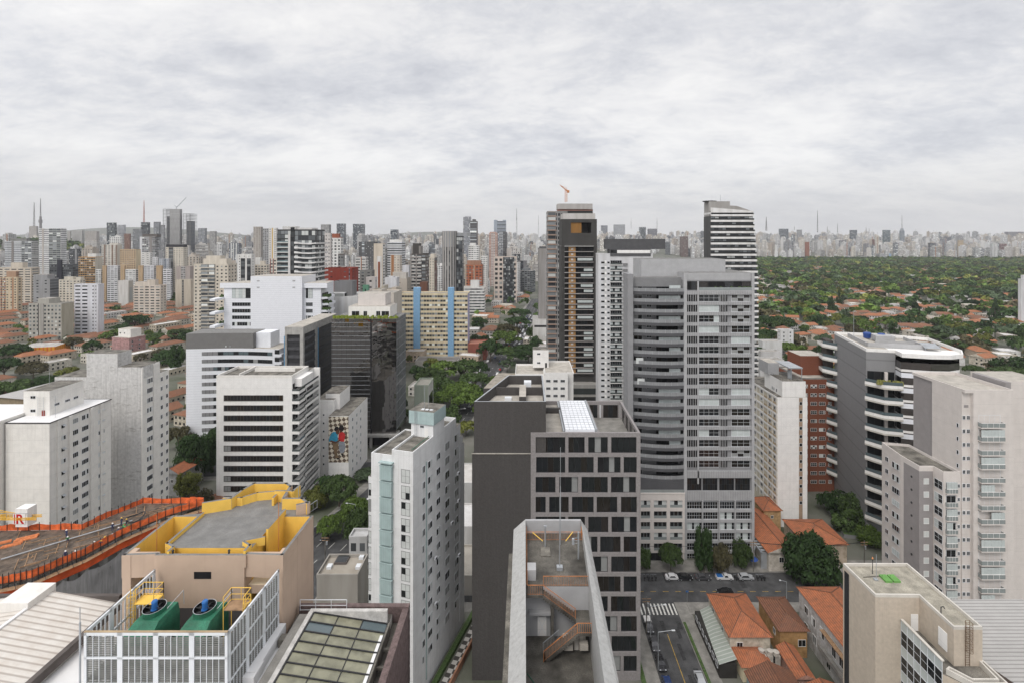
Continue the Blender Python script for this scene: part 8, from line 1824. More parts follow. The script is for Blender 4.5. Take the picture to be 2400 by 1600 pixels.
def near_houses():
 t = near_house('big house with bright orange hipped roof and glazed lean-to at the street corner', 46.5, 55.6, 116, 129.5, 6.2, 2.4, tile, (.60, .55, .46), wl=[('L', 5, 3.6, 1.4, 1.6, ('n',)), ('L', 11, 3.6, 1.4, 1.6, ('d',)), ('F', 1.5, 3.4, 1.4, 1.4, ('d',))])
 b = MB(); b.face([(-4.0, -4, 3.0), (-.1, -4, 4.2), (-.1, 12.5, 4.2), (-2.6, 12.5, 3.0)], 0, [(0, 0), (4, 0), (4, 16), (0, 16)]); b.build('lean_to_roof', [mk_bands('greenish_glazed_sheet', (.30, .33, .29), (.50, .51, .48), 1.0, .18, 1, noise=.25)], t)
 b = MB(); b.box(-3.9, -.1, -4, 12.3, 0, 3.0, 0); b.build('lean_to_wall', [mk('dark_fence', (.03, .028, .025))], t)
 for y in range(7): put(t, 'window', win_mesh(1.4, 1.2, ('n', 'd'), 2, 1), -3.92, 11.5 - y * 2.2, 1.4, 'L')
 b = MB(); b.hip(.6, 7, -5.2, 0, 3.6, 1.4, .4, 0); b.build('porch_roof', [tile], t); b = MB(); b.box(.8, 6.8, -5, -.02, 0, 3.6, 0); b.build('porch', [cream], t)
 for i, x in enumerate((6.2, 8.0, 9.2)):
  b = MB(); b.cyl(x, -1.9 - .3 * i, 3.9, 4.7, .65, .6, n=14); b.cyl(x, -1.9 - .3 * i, 4.7, 4.95, .68, .2, n=14); b.box(x - .8, x + .8, -2.9, -.8, 0, 3.9, 0); b.build('water_tank', [paleroof], t)
 near_house('house with weathered brown roof and ochre side wall behind the orange-roofed corner house', 58.5, 64.8, 117.5, 128, 6.4, 1.7, tileold, (.45, .27, .12), wl=[('L', 3, 3.6, 1.0, 1.4, ('d',)), ('F', 4.2, 2.6, 1.8, 1.6, ('n', 'd'))])
 near_house('narrow low orange-roofed annex between the corner house and the brown-roofed house', 57.2, 60.5, 107.5, 115.5, 4.0, 1.0, tile, (.5, .3, .24), kind='gable', wl=[('F', 1, 1.5, 1.2, 1.4, ('d',))])
 t = near_house('pale blue house under a weathered brown gable roof at the bottom of the photo', 46.8, 56.0, 96.5, 108, 4.6, 2.3, tileold, (.36, .50, .53), kind='gable', wl=[('F', 5.2, 1.2, 2.6, 1.4, ('k', 'd')), ('L', 8, 1.6, 1.6, 1.8, ('d', 'b'))])
 b = MB(); b.box(2.2, 3.4, -.06, -.0, 0, 2.4, 0); b.build('door', [dark], t); b = MB(); b.hip(1.9, 3.7, -1.2, 0, 2.7, .5, .1, 0); b.build('porch_roof', [tileold], t)
 near_house('small orange-roofed outbuilding beside the peeling white block, bottom right', 58.2, 64.5, 93, 106, 3.6, 1.3, tile, (.4, .33, .28), kind='gable')
 t = near_house('long peeling white block under an orange roof beside the sand coloured block', 67.2, 77, 100, 125.5, 10.6, 2.2, tile, (.56, .55, .54), wl=[('L', 23, 6.6, 1.6, 1.8, ('n',)), ('L', 20, 6.0, 1.6, 2.0, ('b', 'd')), ('L', 16.5, 5.8, 1.6, 2.4, ('b', 'd')), ('L', 23, 2.6, 1.6, 1.8, ('d',)), ('L', 19.5, 2.2, 1.6, 2.0, ('g',)), ('L', 12, 5.2, 1.5, 2.6, ('k',)), ('L', 9.4, 5.2, 1.5, 2.6, ('k',)), ('L', 6.6, 5.2, 1.5, 2.6, ('k',)), ('L', 14, 1, 1.5, 1.6, ('d',))])
 b = MB(); b.box(-1.4, 0, 3, 15, 4.1, 4.4, 0); b.box(-1.45, -1.35, 3, 15, 4.4, 5.3, 0); b.box(-1.0, 0, 3, 15, 8.3, 8.5, 1); b.build('balcony', [pavement, timber], t)
 near_house('long orange-roofed house running back beside the grey tower', 70.5, 79, 148, 170, 5.6, 1.9, tile, (.58, .54, .48), kind='gable', wl=[('L', 18, 2.6, 1.4, 1.6, ('d',)), ('L', 12, 2.6, 1.4, 1.6, ('d',)), ('F', 3, 2.6, 1.4, 1.6, ('d',))])
 near_house('broad orange-roofed house left of the dark street tree', 83, 95, 151, 164, 6.2, 2.3, tile, (.5, .42, .33), wl=[('F', 3, 2.8, 5, 1.6, ('n', 'd')), ('L', 8, 3.4, 1.4, 1.6, ('d',))])
 near_house('small orange-roofed turret house at the foot of the white slab', 78.5, 84, 168, 176, 7.2, 1.9, tile, (.5, .33, .17), wl=[('F', 2.2, 4.5, .9, 1.0, ('d',))])
 t = thing('pergola', 'steel pergola of parallel beams beside the grey tower', 'pergola', (69.2, 148, 0))
 b = MB()
 for i in range(9): b.box(-.2, 4.2 - i * .1, 1.5 + i * 1.5, 1.95 + i * 1.5, 5.0, 5.3)
 b.box(-.4, -.1, 1, 15, 4.6, 5.0); b.box(4.0, 4.3, 1, 15, 4.6, 5.0); b.box(-.4, 4.3, 1, 1.3, 0, 4.8); b.build('beams', [steel], t)
 t = thing('pool_terrace', 'turquoise swimming pool terrace right of the grey tower', 'pool', (gx(1772, 268), 262, 0)); b = MB(); b.box(-6, 16, -4, 16, 0, 20.2, 0, top=1); b.build('terrace', [greywall, pavement], t); foot(gx(1772, 268), gx(1772, 268) + 16, 258, 280)
 b = MB(); b.prism([(-2, 1), (11, -3), (12.5, 0), (-2, 9)], 20.2, 20.34, 0); b.build('water', [mk('pool_water', (.18, .48, .45), rough=.08, amt=.05, spec=.6)], t)
 near_house('house with orange roof and grey side wall between the stained slab and the ribbon-window office', gx(398, 196), gx(440, 196), 192, 204, 8.5, 2.0, tile, (.3, .3, .3), kind='gable', wl=[('F', 1, 5, 1, 1.3, ('d',)), ('F', 3.5, 5, 1, 1.3, ('d',))], rz=-8)
 near_house('low pale-roofed shed behind the orange safety netting', gx(452, 176), gx(502, 176), 176, 184, 4.0, .6, TB, (.35, .33, .3), kind='gable')
 t = thing('metal_hall', 'long low hall under a grey metal hip roof behind the stained slab', 'hall', (gx(25, 293), 285, 0), R(-12)); b = MB(); b.box(0, 58, 0, 44, 0, 8.6, 0); b.build('wall', [mk('brown_hall_wall', (.25, .2, .13))], t); b = MB(); b.hip(0, 58, 0, 44, 8.6, 5, 1.0, 0); b.build('roof', [mk_bands('grey_metal_sheet', (.42, .41, .40), (.33, .32, .31), 1.2, .3, 0, noise=.25)], t); foot(gx(25, 293), gx(25, 293) + 60, 280, 330)
 t = thing('painted_hall', 'low hall with a yellow and orange striped wall among red roofs', 'building', (gx(60, 420), 412, 0), R(16)); b = MB(); b.box(0, 26, 0, 22, 0, 8.0, 1, top=0); b.build('wall', [GS, mk_bands('yellow_orange_stripes', (.62, .30, .02), (.58, .12, .02), 2.6, .4, 0, noise=.2)], t); foot(gx(60, 420), gx(60, 420) + 26, 410, 436)
 t = thing('apartment_building', 'small two-step block with faded pink side wall among the red roofs', 'building', (gx(262, 420), 420, 0), R(-14)); b = MB(); b.box(0, 18, 0, 14, 0, 15.5, 0, top=2); b.box(3, 16, 3, 12, 15.5, 22, 1, top=2); b.build('wall', [mk('faded_pink', (.36, .21, .20), amt=.35, streak=.5, streakcol=(.5, .4, .38)), offwhite, paleroof], t); foot(gx(262, 420), gx(262, 420) + 20, 418, 436)
 wins(t, 'R', 18.02, [(2, 1.4), (8, 1.4)], 11.5, 4, 3.2, 1.4); wins(t, 'F', 2.97, [(4.5, 1.3), (9, 1.0)], 18, 1, 3, 1.3)
near_houses()
reindex()
def np_mesh(name, V_, Q, mats, mi=None):
 me = bpy.data.meshes.new(name); nv, nf = len(V_), len(Q)
 me.vertices.add(nv); me.vertices.foreach_set('co', np.asarray(V_, np.float32).ravel())
 me.loops.add(nf * 4); me.loops.foreach_set('vertex_index', np.asarray(Q, np.int32).ravel())
 me.polygons.add(nf); me.polygons.foreach_set('loop_start', np.arange(0, nf * 4, 4, dtype=np.int32)); me.polygons.foreach_set('loop_total', np.full(nf, 4, np.int32))
 for m in mats: me.materials.append(m)
 if mi is not None: me.polygons.foreach_set('material_index', mi)
 me.update(calc_edges=True); return me
def leaf_mat():
 m, n, l, b = nodes('tree_leaves'); MATS['tree_leaves'] = m
 oi = n.new('ShaderNodeObjectInfo'); g = n.new('ShaderNodeNewGeometry')
 at = n.new('ShaderNodeAttribute'); at.attribute_name = 'tint'
 rr = n.new('ShaderNodeMapRange'); rr.inputs['To Min'].default_value = .6; rr.inputs['To Max'].default_value = 1.45; l.new(g.outputs['Random Per Island'], rr.inputs[0])
 mx_ = n.new('ShaderNodeVectorMath'); mx_.operation = 'SCALE'; l.new(oi.outputs['Color'], mx_.inputs[0]); l.new(rr.outputs[0], mx_.inputs['Scale'])
 l.new(mx_.outputs[0], b.inputs['Base Color']); b.inputs['Roughness'].default_value = .75; b.inputs['Specular IOR Level'].default_value = .15
 tr = n.new('ShaderNodeBsdfTranslucent'); l.new(mx_.outputs[0], tr.inputs['Color']); ms = n.new('ShaderNodeMixShader'); ms.inputs[0].default_value = .25
 o = n['Material Output']; l.new(b.outputs[0], ms.inputs[1]); l.new(tr.outputs[0], ms.inputs[2]); l.new(ms.outputs[0], o.inputs[0]); return m
LEAF = leaf_mat()
def leaf_far_mat():
 m, n, l, b = nodes('forest_leaves'); MATS[m.name] = m
 at = n.new('ShaderNodeAttribute'); at.attribute_name = 'tint'; g = n.new('ShaderNodeNewGeometry')
 rr = n.new('ShaderNodeMapRange'); rr.inputs['To Min'].default_value = .82; rr.inputs['To Max'].default_value = 1.22; l.new(g.outputs['Random Per Island'], rr.inputs[0])
 mx_ = n.new('ShaderNodeVectorMath'); mx_.operation = 'SCALE'; l.new(at.outputs['Color'], mx_.inputs[0]); l.new(rr.outputs[0], mx_.inputs['Scale']); l.new(mx_.outputs[0], b.inputs['Base Color']); b.inputs['Roughness'].default_value = .8; b.inputs['Specular IOR Level'].default_value = .1; return m
BARK = mk('tree_bark', (.11, .085, .065), amt=.3, scale=4)
def quads(P, Nn, s, rs):
 n = len(P); a = rs.normal(size=(n, 3)); t1 = np.cross(Nn, a); t1 /= np.linalg.norm(t1, axis=1)[:, None] + 1e-9; t2 = np.cross(Nn, t1)
 s = s * rs.uniform(.6, 1.3, size=(n, 1)); t1 = t1 * s; t2 = t2 * s * rs.uniform(.55, .9, size=(n, 1))
 V_ = np.stack([P - t1 - t2, P + t1 - t2 * .6, P + t1 + t2, P - t1 * .7 + t2], 1).reshape(-1, 3); return V_, np.arange(n * 4).reshape(-1, 4)
def crown_pts(rs, nc, nl, shape):
 """leaf positions on clumps that fill a unit crown (radius 1, height range 0..1)"""
 P, N_ = [], []
 for c in range(nc):
  u, th = math.sqrt(rs.uniform(0, 1)), rs.uniform(0, 2 * math.pi)
  if shape == 'dome': z = .28 + .58 * math.sqrt(max(0, 1 - (u * .93) ** 2)) + rs.uniform(-.14, .05); cr = rs.uniform(.2, .34); zs = .5
  elif shape == 'round': z = rs.uniform(.15, .85); k = math.sqrt(max(.05, 1 - ((z - .5) / .52) ** 2)); u *= k; cr = rs.uniform(.22, .36); zs = .8
  elif shape == 'cone': z = rs.uniform(.02, 1); u = (1 - z) * (.35 + .65 * rs.uniform()); cr = .12 + .2 * (1 - z); zs = .6
  else: z = .55 + .3 * (1 - u * u) + rs.uniform(-.06, .06); cr = rs.uniform(.2, .3); zs = .34
  if shape != 'cone': u *= .85
  d = rs.normal(size=(nl, 3)); d /= np.linalg.norm(d, axis=1)[:, None]; d[:, 2] = np.where(d[:, 2] < -.35, -d[:, 2], d[:, 2])
  rad = cr * rs.uniform(.55, 1.05, size=(nl, 1)); p = d * rad; p[:, 2] *= zs
  P.append(p + np.array([u * math.cos(th), u * math.sin(th), z])); nn = d + rs.normal(size=(nl, 3)) * .45 + np.array([0, 0, .35]); N_.append(nn / np.linalg.norm(nn, axis=1)[:, None])
 return np.concatenate(P), np.concatenate(N_)
CR = {}
def crown_mesh(kind, lod, seed):
 key = (kind, lod, seed)
 if key in CR: return CR[key]
 rs = np.random.RandomState(seed * 17 + lod)
 if kind == 'palm':
  V_, Q = [], []
  for k in range(22):
   a = k * 2.399 + rs.uniform(-.2, .2); el = rs.uniform(.05, 1.2); L_ = 1.0; prev = np.zeros(3) + [0, 0, .8]
   for s in range(5):
    t = (s + 1) / 5; p = np.array([math.cos(a) * L_ * t * math.cos(el * .4), math.sin(a) * L_ * t * math.cos(el * .4), .8 + .25 * math.sin(el) * t - .75 * t * t * (1.1 - el * .5) + .1 * t])
    wv = np.array([-math.sin(a), math.cos(a), 0]) * .13 * (1.25 - t); i = len(V_); dz = np.array([0, 0, -.06])
    V_ += [prev, p, p + wv * 1.0 + dz, prev + wv * 1.2 + dz, prev, p, p - wv + dz, prev - wv * 1.2 + dz]; Q += [(i, i + 1, i + 2, i + 3), (i + 4, i + 5, i + 6, i + 7)]; prev = p
  CR[key] = np_mesh('crown', np.array(V_), np.array(Q), [LEAF]); return CR[key]
 nc, nl, s = {0: (46, 150, .042), 1: (30, 62, .062), 2: (18, 26, .11), 3: (12, 10, .17)}[lod]
 P, Nn = crown_pts(rs, nc, nl, kind); V_, Q = quads(P, Nn, s, rs)
 CR[key] = np_mesh('crown', V_, Q, [LEAF]); return CR[key]
TR = {}
def trunk_mesh(kind, seed):
 key = (kind, seed)
 if key in TR: return TR[key]
 r = random.Random(seed); b = MB()
 if kind == 'palm': 
  for k in range(5): b.tube((.02 * k, 0, k / 5), (.02 * (k + 1), 0, (k + 1) / 5), .035 - .003 * k, 0, 7, .033 - .003 * k)
 else:
  b.tube((0, 0, -.04), (.01, 0, .32), .045, 0, 7, .034)
  for k in range(6):
   a = k * 1.05 + r.uniform(-.3, .3); e = Vector((math.cos(a) * r.uniform(.35, .6), math.sin(a) * r.uniform(.35, .6), r.uniform(.62, .85))); m_ = Vector((.01, 0, .3)).lerp(e, .5) + Vector((0, 0, .05))
   b.tube((.01, 0, .3), m_, .026, 0, 5, .016); b.tube(m_, e, .016, 0, 5, .006)
 TR[key] = b.mesh('trunk', [BARK]); return TR[key]
GREENS = {'dark green': (.032, .058, .020), 'green': (.05, .078, .026), 'bright green': (.075, .115, .026), 'yellow-green': (.115, .125, .032), 'olive brown': (.07, .064, .034), 'grey-green': (.058, .082, .045)}
def tree(x, y, rad, hgt, kind='dome', col='green', lod=1, label=None, group=None, z=None, name='tree', say_=None):
 z = ground(x, y) if z is None else z
 t = bpy.data.objects.new(name, None); COL.objects.link(t); t.location = (x, y, z); t.rotation_euler = (0, 0, (x * 7.3 + y * 3.1) % 6.28); sd = int(abs(x * 3 + y)) % 4
 c = link('crown', crown_mesh(kind, lod, sd), t); c.scale = (rad, rad, hgt); base = GREENS[col]; f = .95 + .5 * ((x * 12.9898 + y * 78.233) % 1.0); c.color = (*[k * f for k in base], 1)
 k = link('trunk', trunk_mesh(kind, sd), t); k.scale = (min(rad, hgt) * .9 if kind != 'palm' else hgt * .25,) * 2 + (hgt * (1 if kind != 'palm' else .8),)
 if label: tag(t, label, 'tree' if kind != 'palm' else 'palm tree', group)
 return t
NT = 0
def at_px(px, pyb, D=None):
 D = D or gd(pyb, 0); return gx(px, D), D
def named_trees():
 T = [  # px, D, radius m, height m, kind, colour, lod, label
  (1903, 143, 7.6, 12, 'round', 'dark green', 0, 'large dense dark tree in front of the orange-roofed houses, right of the forecourt'),
  (1650, 147, 3.0, 13, 'round', 'dark green', 0, 'tallest street tree before the grey tower entrance'), (1690, 146.5, 3.0, 8, 'round', 'olive brown', 0, 'brownish street tree right of the tallest one before the grey tower'),
  (1572, 148, 3.4, 8, 'dome', 'green', 0, 'street tree before the beige podium'), (1506, 149, 2.6, 6, 'round', 'green', 0, 'small street tree at the left end of the beige podium'), (1738, 149, 3.0, 8, 'round', 'green', 0, 'slim tree by the blue parasol'),
  (830, 171, 6.0, 9.5, 'dome', 'bright green', 0, 'bright green tree nearest the white corner building'), (795, 184, 6.5, 11, 'dome', 'green', 0, 'spreading green tree below the mural'), (772, 163, 3.8, 8, 'dome', 'bright green', 0, 'small bright tree by the graffiti wall'), (846, 160, 5.0, 11, 'round', 'green', 0, 'green tree pressed against the teal slab'),
  (738, 182, 4.5, 7, 'round', 'yellow-green', 0, 'yellowish shrub tree by the balcony side of the ribbon-window office'),
  (456, 205, 7.5, 17, 'round', 'dark green', 0, 'tall dark tree left of the ribbon-window office'), (500, 212, 6.5, 16, 'round', 'dark green', 0, 'dark tree touching the ribbon-window office'), (440, 190, 4.5, 9, 'round', 'yellow-green', 0, 'yellow-green tree above the grey-walled house'), (470, 178, 5, 8, 'round', 'olive brown', 0, 'brownish tree behind the low pale shed'), (418, 236, 6, 10, 'dome', 'olive brown', 1, 'brownish tree in the gap right of the stained slab'),
  (1075, 288, 14, 15, 'dome', 'bright green', 0, 'broad bright tree beside the avenue bend'), (1028, 300, 12, 15, 'dome', 'green', 0, 'left neighbour of the broad avenue tree'), (1112, 322, 10, 13, 'dome', 'green', 1, 'tree leaning over the parked cars of the avenue'), (1040, 255, 9.5, 12, 'round', 'green', 0, 'round tree below the sage green block'), (1010, 268, 6, 9, 'round', 'dark green', 1, 'dark tree between sage green block and avenue'),
  (1012, 330, 11, 13, 'dome', 'green', 1, 'green tree left of the avenue canopy, near the mirror tower'), (1042, 348, 12, 14, 'dome', 'bright green', 1, 'bright tree in the middle of the avenue canopy'), (1088, 352, 11, 14, 'dome', 'green', 1, 'tree at the back of the avenue canopy below the cream slab'), (1122, 352, 8, 12, 'dome', 'dark green', 1, 'dark tree at the kerb end of the avenue canopy'), (985, 352, 8, 10, 'round', 'dark green', 1, 'dark tree behind the sage green block'),
  (1150, 402, 11, 17, 'dome', 'dark green', 1, 'tall tree at the avenue beside the brown-red hall'), (1238, 395, 15, 14, 'dome', 'dark green', 0, 'largest dark tree cluster right of the avenue'), (1195, 398, 12, 13, 'dome', 'green', 1, 'green tree at the left of the dark avenue cluster'), (1280, 392, 11, 13, 'dome', 'green', 1, 'tree below the ochre-striped tower'),
  (1185, 455, 14, 15, 'dome', 'bright green', 1, 'bright umbrella tree left of the avenue traffic'), (1190, 480, 13, 17, 'dome', 'olive brown', 1, 'brownish umbrella tree behind the bright one'), (1120, 452, 8, 11, 'round', 'green', 1, 'green tree by the avenue palms'), (1212, 545, 14, 14, 'dome', 'dark green', 1, 'dark tree at the left kerb of the jammed avenue'), (1218, 610, 14, 14, 'dome', 'dark green', 1, 'farther dark tree at the left kerb of the jammed avenue'), (1122, 545, 9, 13, 'round', 'dark green', 1, 'dark tree before the many-banded white office'),
  (1254, 440, 7, 12, 'round', 'dark green', 1, 'narrow dark tree before the loggia tower podium'), (1246, 500, 8, 12, 'round', 'green', 1, 'small tree at the right kerb of the avenue'), (1432, 232, 7, 6, 'dome', 'olive brown', 1, 'flat-crowned brownish tree at the foot of the pale grey slab'), (1300, 225, 4, 5, 'round', 'dark green', 1, 'dark shrub tree behind the white block'),
  (2010, 172, 6, 9, 'round', 'green', 0, 'green tree in the gap left of the stone office'), (1960, 178, 6, 8, 'round', 'dark green', 1, 'dark tree at the far end of the gap left of the stone office'), (2040, 161, 4, 5, 'round', 'bright green', 0, 'bright low tree before the stone office wall'), (1975, 168, 4, 6, 'round', 'green', 1, 'green tree beside the broad orange-roofed house'),
  (1690, 100, 2.6, 3.5, 'round', 'bright green', 0, 'bushy bright tree beside the pale blue house'), (1150, 113.5, 1.6, 3.0, 'round', 'bright green', 0, 'sapling at the foot of the charcoal wall'),
  (395, 380, 12, 14, 'dome', 'dark green', 0, 'large dark tree left of the curved white office'), (415, 372, 6, 17, 'round', 'dark green', 1, 'slim dark tree beside the large dark one near the curved office'), (100, 318, 11, 11, 'dome', 'dark green', 1, 'dark tree behind the metal hall'), (25, 300, 12, 14, 'dome', 'green', 1, 'green tree at the left edge above the metal hall'), (10, 352, 12, 14, 'dome', 'dark green', 1, 'dark tree at the left edge by the red roofs'), (160, 345, 8, 10, 'dome', 'yellow-green', 1, 'yellow-green tree right behind the metal hall'), (35, 405, 12, 13, 'dome', 'dark green', 1, 'dark tree beside the yellow striped hall'), (78, 352, 9, 12, 'dome', 'olive brown', 1, 'brownish tree left of the cream house'), (20, 250, 10, 12, 'dome', 'green', 1, 'green tree near the left white roof'),
  (270, 470, 12, 13, 'dome', 'bright green', 1, 'bright tree below the white arched-top tower'), (315, 540, 12, 17, 'dome', 'dark green', 1, 'dark tree crown below the pinkish stepped block'), (285, 520, 10, 10, 'dome', 'dark green', 1, 'dark low tree left of the crown below the pinkish block'), (420, 480, 12, 12, 'dome', 'green', 1, 'green umbrella tree among the red roofs'), (365, 468, 9, 10, 'dome', 'green', 1, 'green tree above the faded pink block'), (440, 470, 9, 11, 'dome', 'dark green', 1, 'dark tree left of the twin-balcony cream tower'), (510, 455, 9, 12, 'dome', 'green', 1, 'green tree at the foot of the twin-balcony cream tower'), (170, 440, 8, 12, 'dome', 'olive brown', 1, 'brownish tree before the grey-green old block'), (215, 430, 7, 11, 'dome', 'dark green', 1, 'dark tree right of the brownish one before the old block'), (205, 405, 6, 8, 'dome', 'bright green', 1, 'bright tree among the orange roofs'), (250, 398, 9, 9, 'dome', 'olive brown', 1, 'brownish tree left of the long red terrace'), (860, 205, 5, 4, 'dome', 'grey-green', 0, 'grey-green shrub bed before the mirror tower')]
 for px, D, r_, h, k, c, lod, lab in T: tree(gx(px, D), D, r_, h, k, c, lod, lab); addfoot(gx(px, D) - r_ * .6, gx(px, D) + r_ * .6, D - r_ * .6, D + r_ * .6)
 for px, D, r_, h, lab in ((762, 188, 4.2, 10.5, 'palm in front of the mural house'), (748, 186, 3.6, 8, 'shorter palm left of the mural palm'), (1137, 442, 5, 15, 'first tall palm beside the avenue umbrella tree'), (1130, 448, 4.5, 13, 'second palm beside the avenue umbrella tree'), (340, 545, 6, 17, 'palm below the pinkish stepped block'), (1800, 392, 4, 7, 'small palm before the long hall'), (445, 218, 4.2, 15, 'palm left of the ribbon-window office')):
  tree(gx(px, D), D, r_, h, 'palm', 'dark green', 0, lab, name='palm_tree')
 tree(gx(1966, 720), 720, 5, 26, 'cone', 'dark green', 1, 'tall dark conifer rising above the garden suburb', name='conifer'); tree(gx(2333, 585), 585, 9, 26, 'cone', 'dark green', 1, 'spired dark conifer right of the suburb', name='conifer'); tree(gx(1948, 640), 640, 10, 24, 'cone', 'dark green', 1, 'broad dark conifer in the middle of the suburb', name='conifer')
 return len(T) + 10
def forest():
 n_own = named_trees(); r = random.Random(31); pts = []
 y = 345.0
 while y < 2330:
  st = 13 if y < 600 else 16 if y < 1000 else 18.5
  x = gx(1735, y); x1 = gx(2640, y)
  while x < x1:
   xx, yy = x + r.uniform(-4.5, 4.5), y + r.uniform(-4.5, 4.5)
   cl = .5 + .5 * math.sin(xx * .021 + 1.3) * math.sin(yy * .017 + .4)
   if r.random() < (.55 if yy < 420 else .8 if yy < 800 else .97) * (1 if yy > 1650 or cl < .5 else .5): pts.append((xx, yy, 1.0))
   x += st
  y += st
 y = 255.0
 while y < 900:
  x = gx(-60, y)
  while x < gx(1320, y):
   if r.random() < (.17 if x / y < -.62 else .26): pts.append((x + r.uniform(-5, 5), y + r.uniform(-5, 5), .62))
   x += 13
  y += 13
 for k in range(900):
  px = r.uniform(-60, 240) if k < 640 else r.uniform(240, 700); D = r.uniform(1250, 1800) if k < 640 else r.uniform(950, 1700); pts.append((gx(px, D), D, 1.2))
 for k in range(160): y = r.uniform(130, 350); pts.append((y * r.uniform(1.03, 1.5) + 8, y, .8))
 pts.sort(key=lambda p: p[1]); V_, Q, C_ = [], [], []; nv = 0; own = 0; rs = np.random.RandomState(5)
 base = {k: crown_pts(np.random.RandomState(40 + k), 13, 9, 'dome') for k in range(4)}; base2 = {k: crown_pts(np.random.RandomState(60 + k), 9, 6, 'dome') for k in range(4)}
 names = ['dark green', 'dark green', 'green', 'green', 'green', 'bright green', 'bright green', 'yellow-green', 'olive brown', 'grey-green']
 for (x, y, s) in pts:
  rad = (r.uniform(3.6, 7.0) if r.random() < .5 - .15 * (s == 1) else r.uniform(7, 12.5 + 2 * (s == 1))) * s; h = (r.uniform(6.5, 9.5) if rad < 6 else r.uniform(9, 14)) * (.75 + .25 * s)
  if not free(x, y, rad * .42) or onroad(x, y, .5): continue
  if y < 800: addfoot(x - rad * .45, x + rad * .45, y - rad * .45, y + rad * .45)
  cn = r.choice(names); kd = r.choice(['dome', 'dome', 'umb', 'round']); px = pxof(x, y); py = pyof(h, y)
  if own + n_own < 290 and -20 < px < 2420 and y < 1000:
   t = tree(x, y, rad, h, kd, cn, 1 if y < 420 else 2); own += 1
   say(t, '%s %s tree' % ({'dome': 'broad', 'umb': 'flat-crowned', 'round': 'rounded'}[kd] if rad > 6 else 'small', cn), px, py, 'tree', 'garden trees among the roofs')
  else:
   P, Nn = base[r.randrange(4)] if y < 1100 else base2[r.randrange(4)]
   a = r.uniform(0, 6.28); ca, sa = math.cos(a), math.sin(a); q = P @ np.array([[ca, sa, 0], [-sa, ca, 0], [0, 0, 1]]) * np.array([rad, rad, h * 1.05]) + np.array([x, y, ground(x, y) - .3])
   v, f = quads(q, Nn, rad * (.24 if y < 1100 else .34), rs); V_.append(v); Q.append(f + nv); nv += len(v); f_ = r.uniform(.9, 2.3); C_.append(np.tile(np.array([*[c * f_ for c in GREENS[cn]], 1.0], np.float32), (len(f), 1)))
 me = np_mesh('forest', np.concatenate(V_), np.concatenate(Q), [leaf_far_mat()]); ca = me.attributes.new('tint', 'FLOAT_COLOR', 'FACE'); ca.data.foreach_set('color', np.concatenate(C_).ravel())
 o = link('forest', me); tag(o, 'continuous far treetops of the garden suburb and wooded slopes', 'woods', kind='stuff')
 print('trees own', own, n_own, 'forest quads', len(me.polygons))
forest()
CARCOL = {'white': (.62, .62, .62), 'silver': (.36, .37, .38), 'black': (.015, .015, .017), 'dark grey': (.07, .07, .075), 'red': (.3, .02, .02), 'green': (.03, .3, .12), 'dark blue': (.02, .04, .12)}
def paint(c):
 k = 'car_paint_' + c.replace(' ', '_')
 if k not in MATS:
  m = mk(k, CARCOL[c], rough=.25, amt=.02, spec=.6)
 return MATS[k]
def loft(b, secs, mat=0):
 """secs: list of cross sections (lists of points), joined in order"""
 for s, t in zip(secs[:-1], secs[1:]):
  n = len(s)
  for i in range(n - 1): b.face([s[i], t[i], t[i + 1], s[i + 1]], mat)
CAR = {}
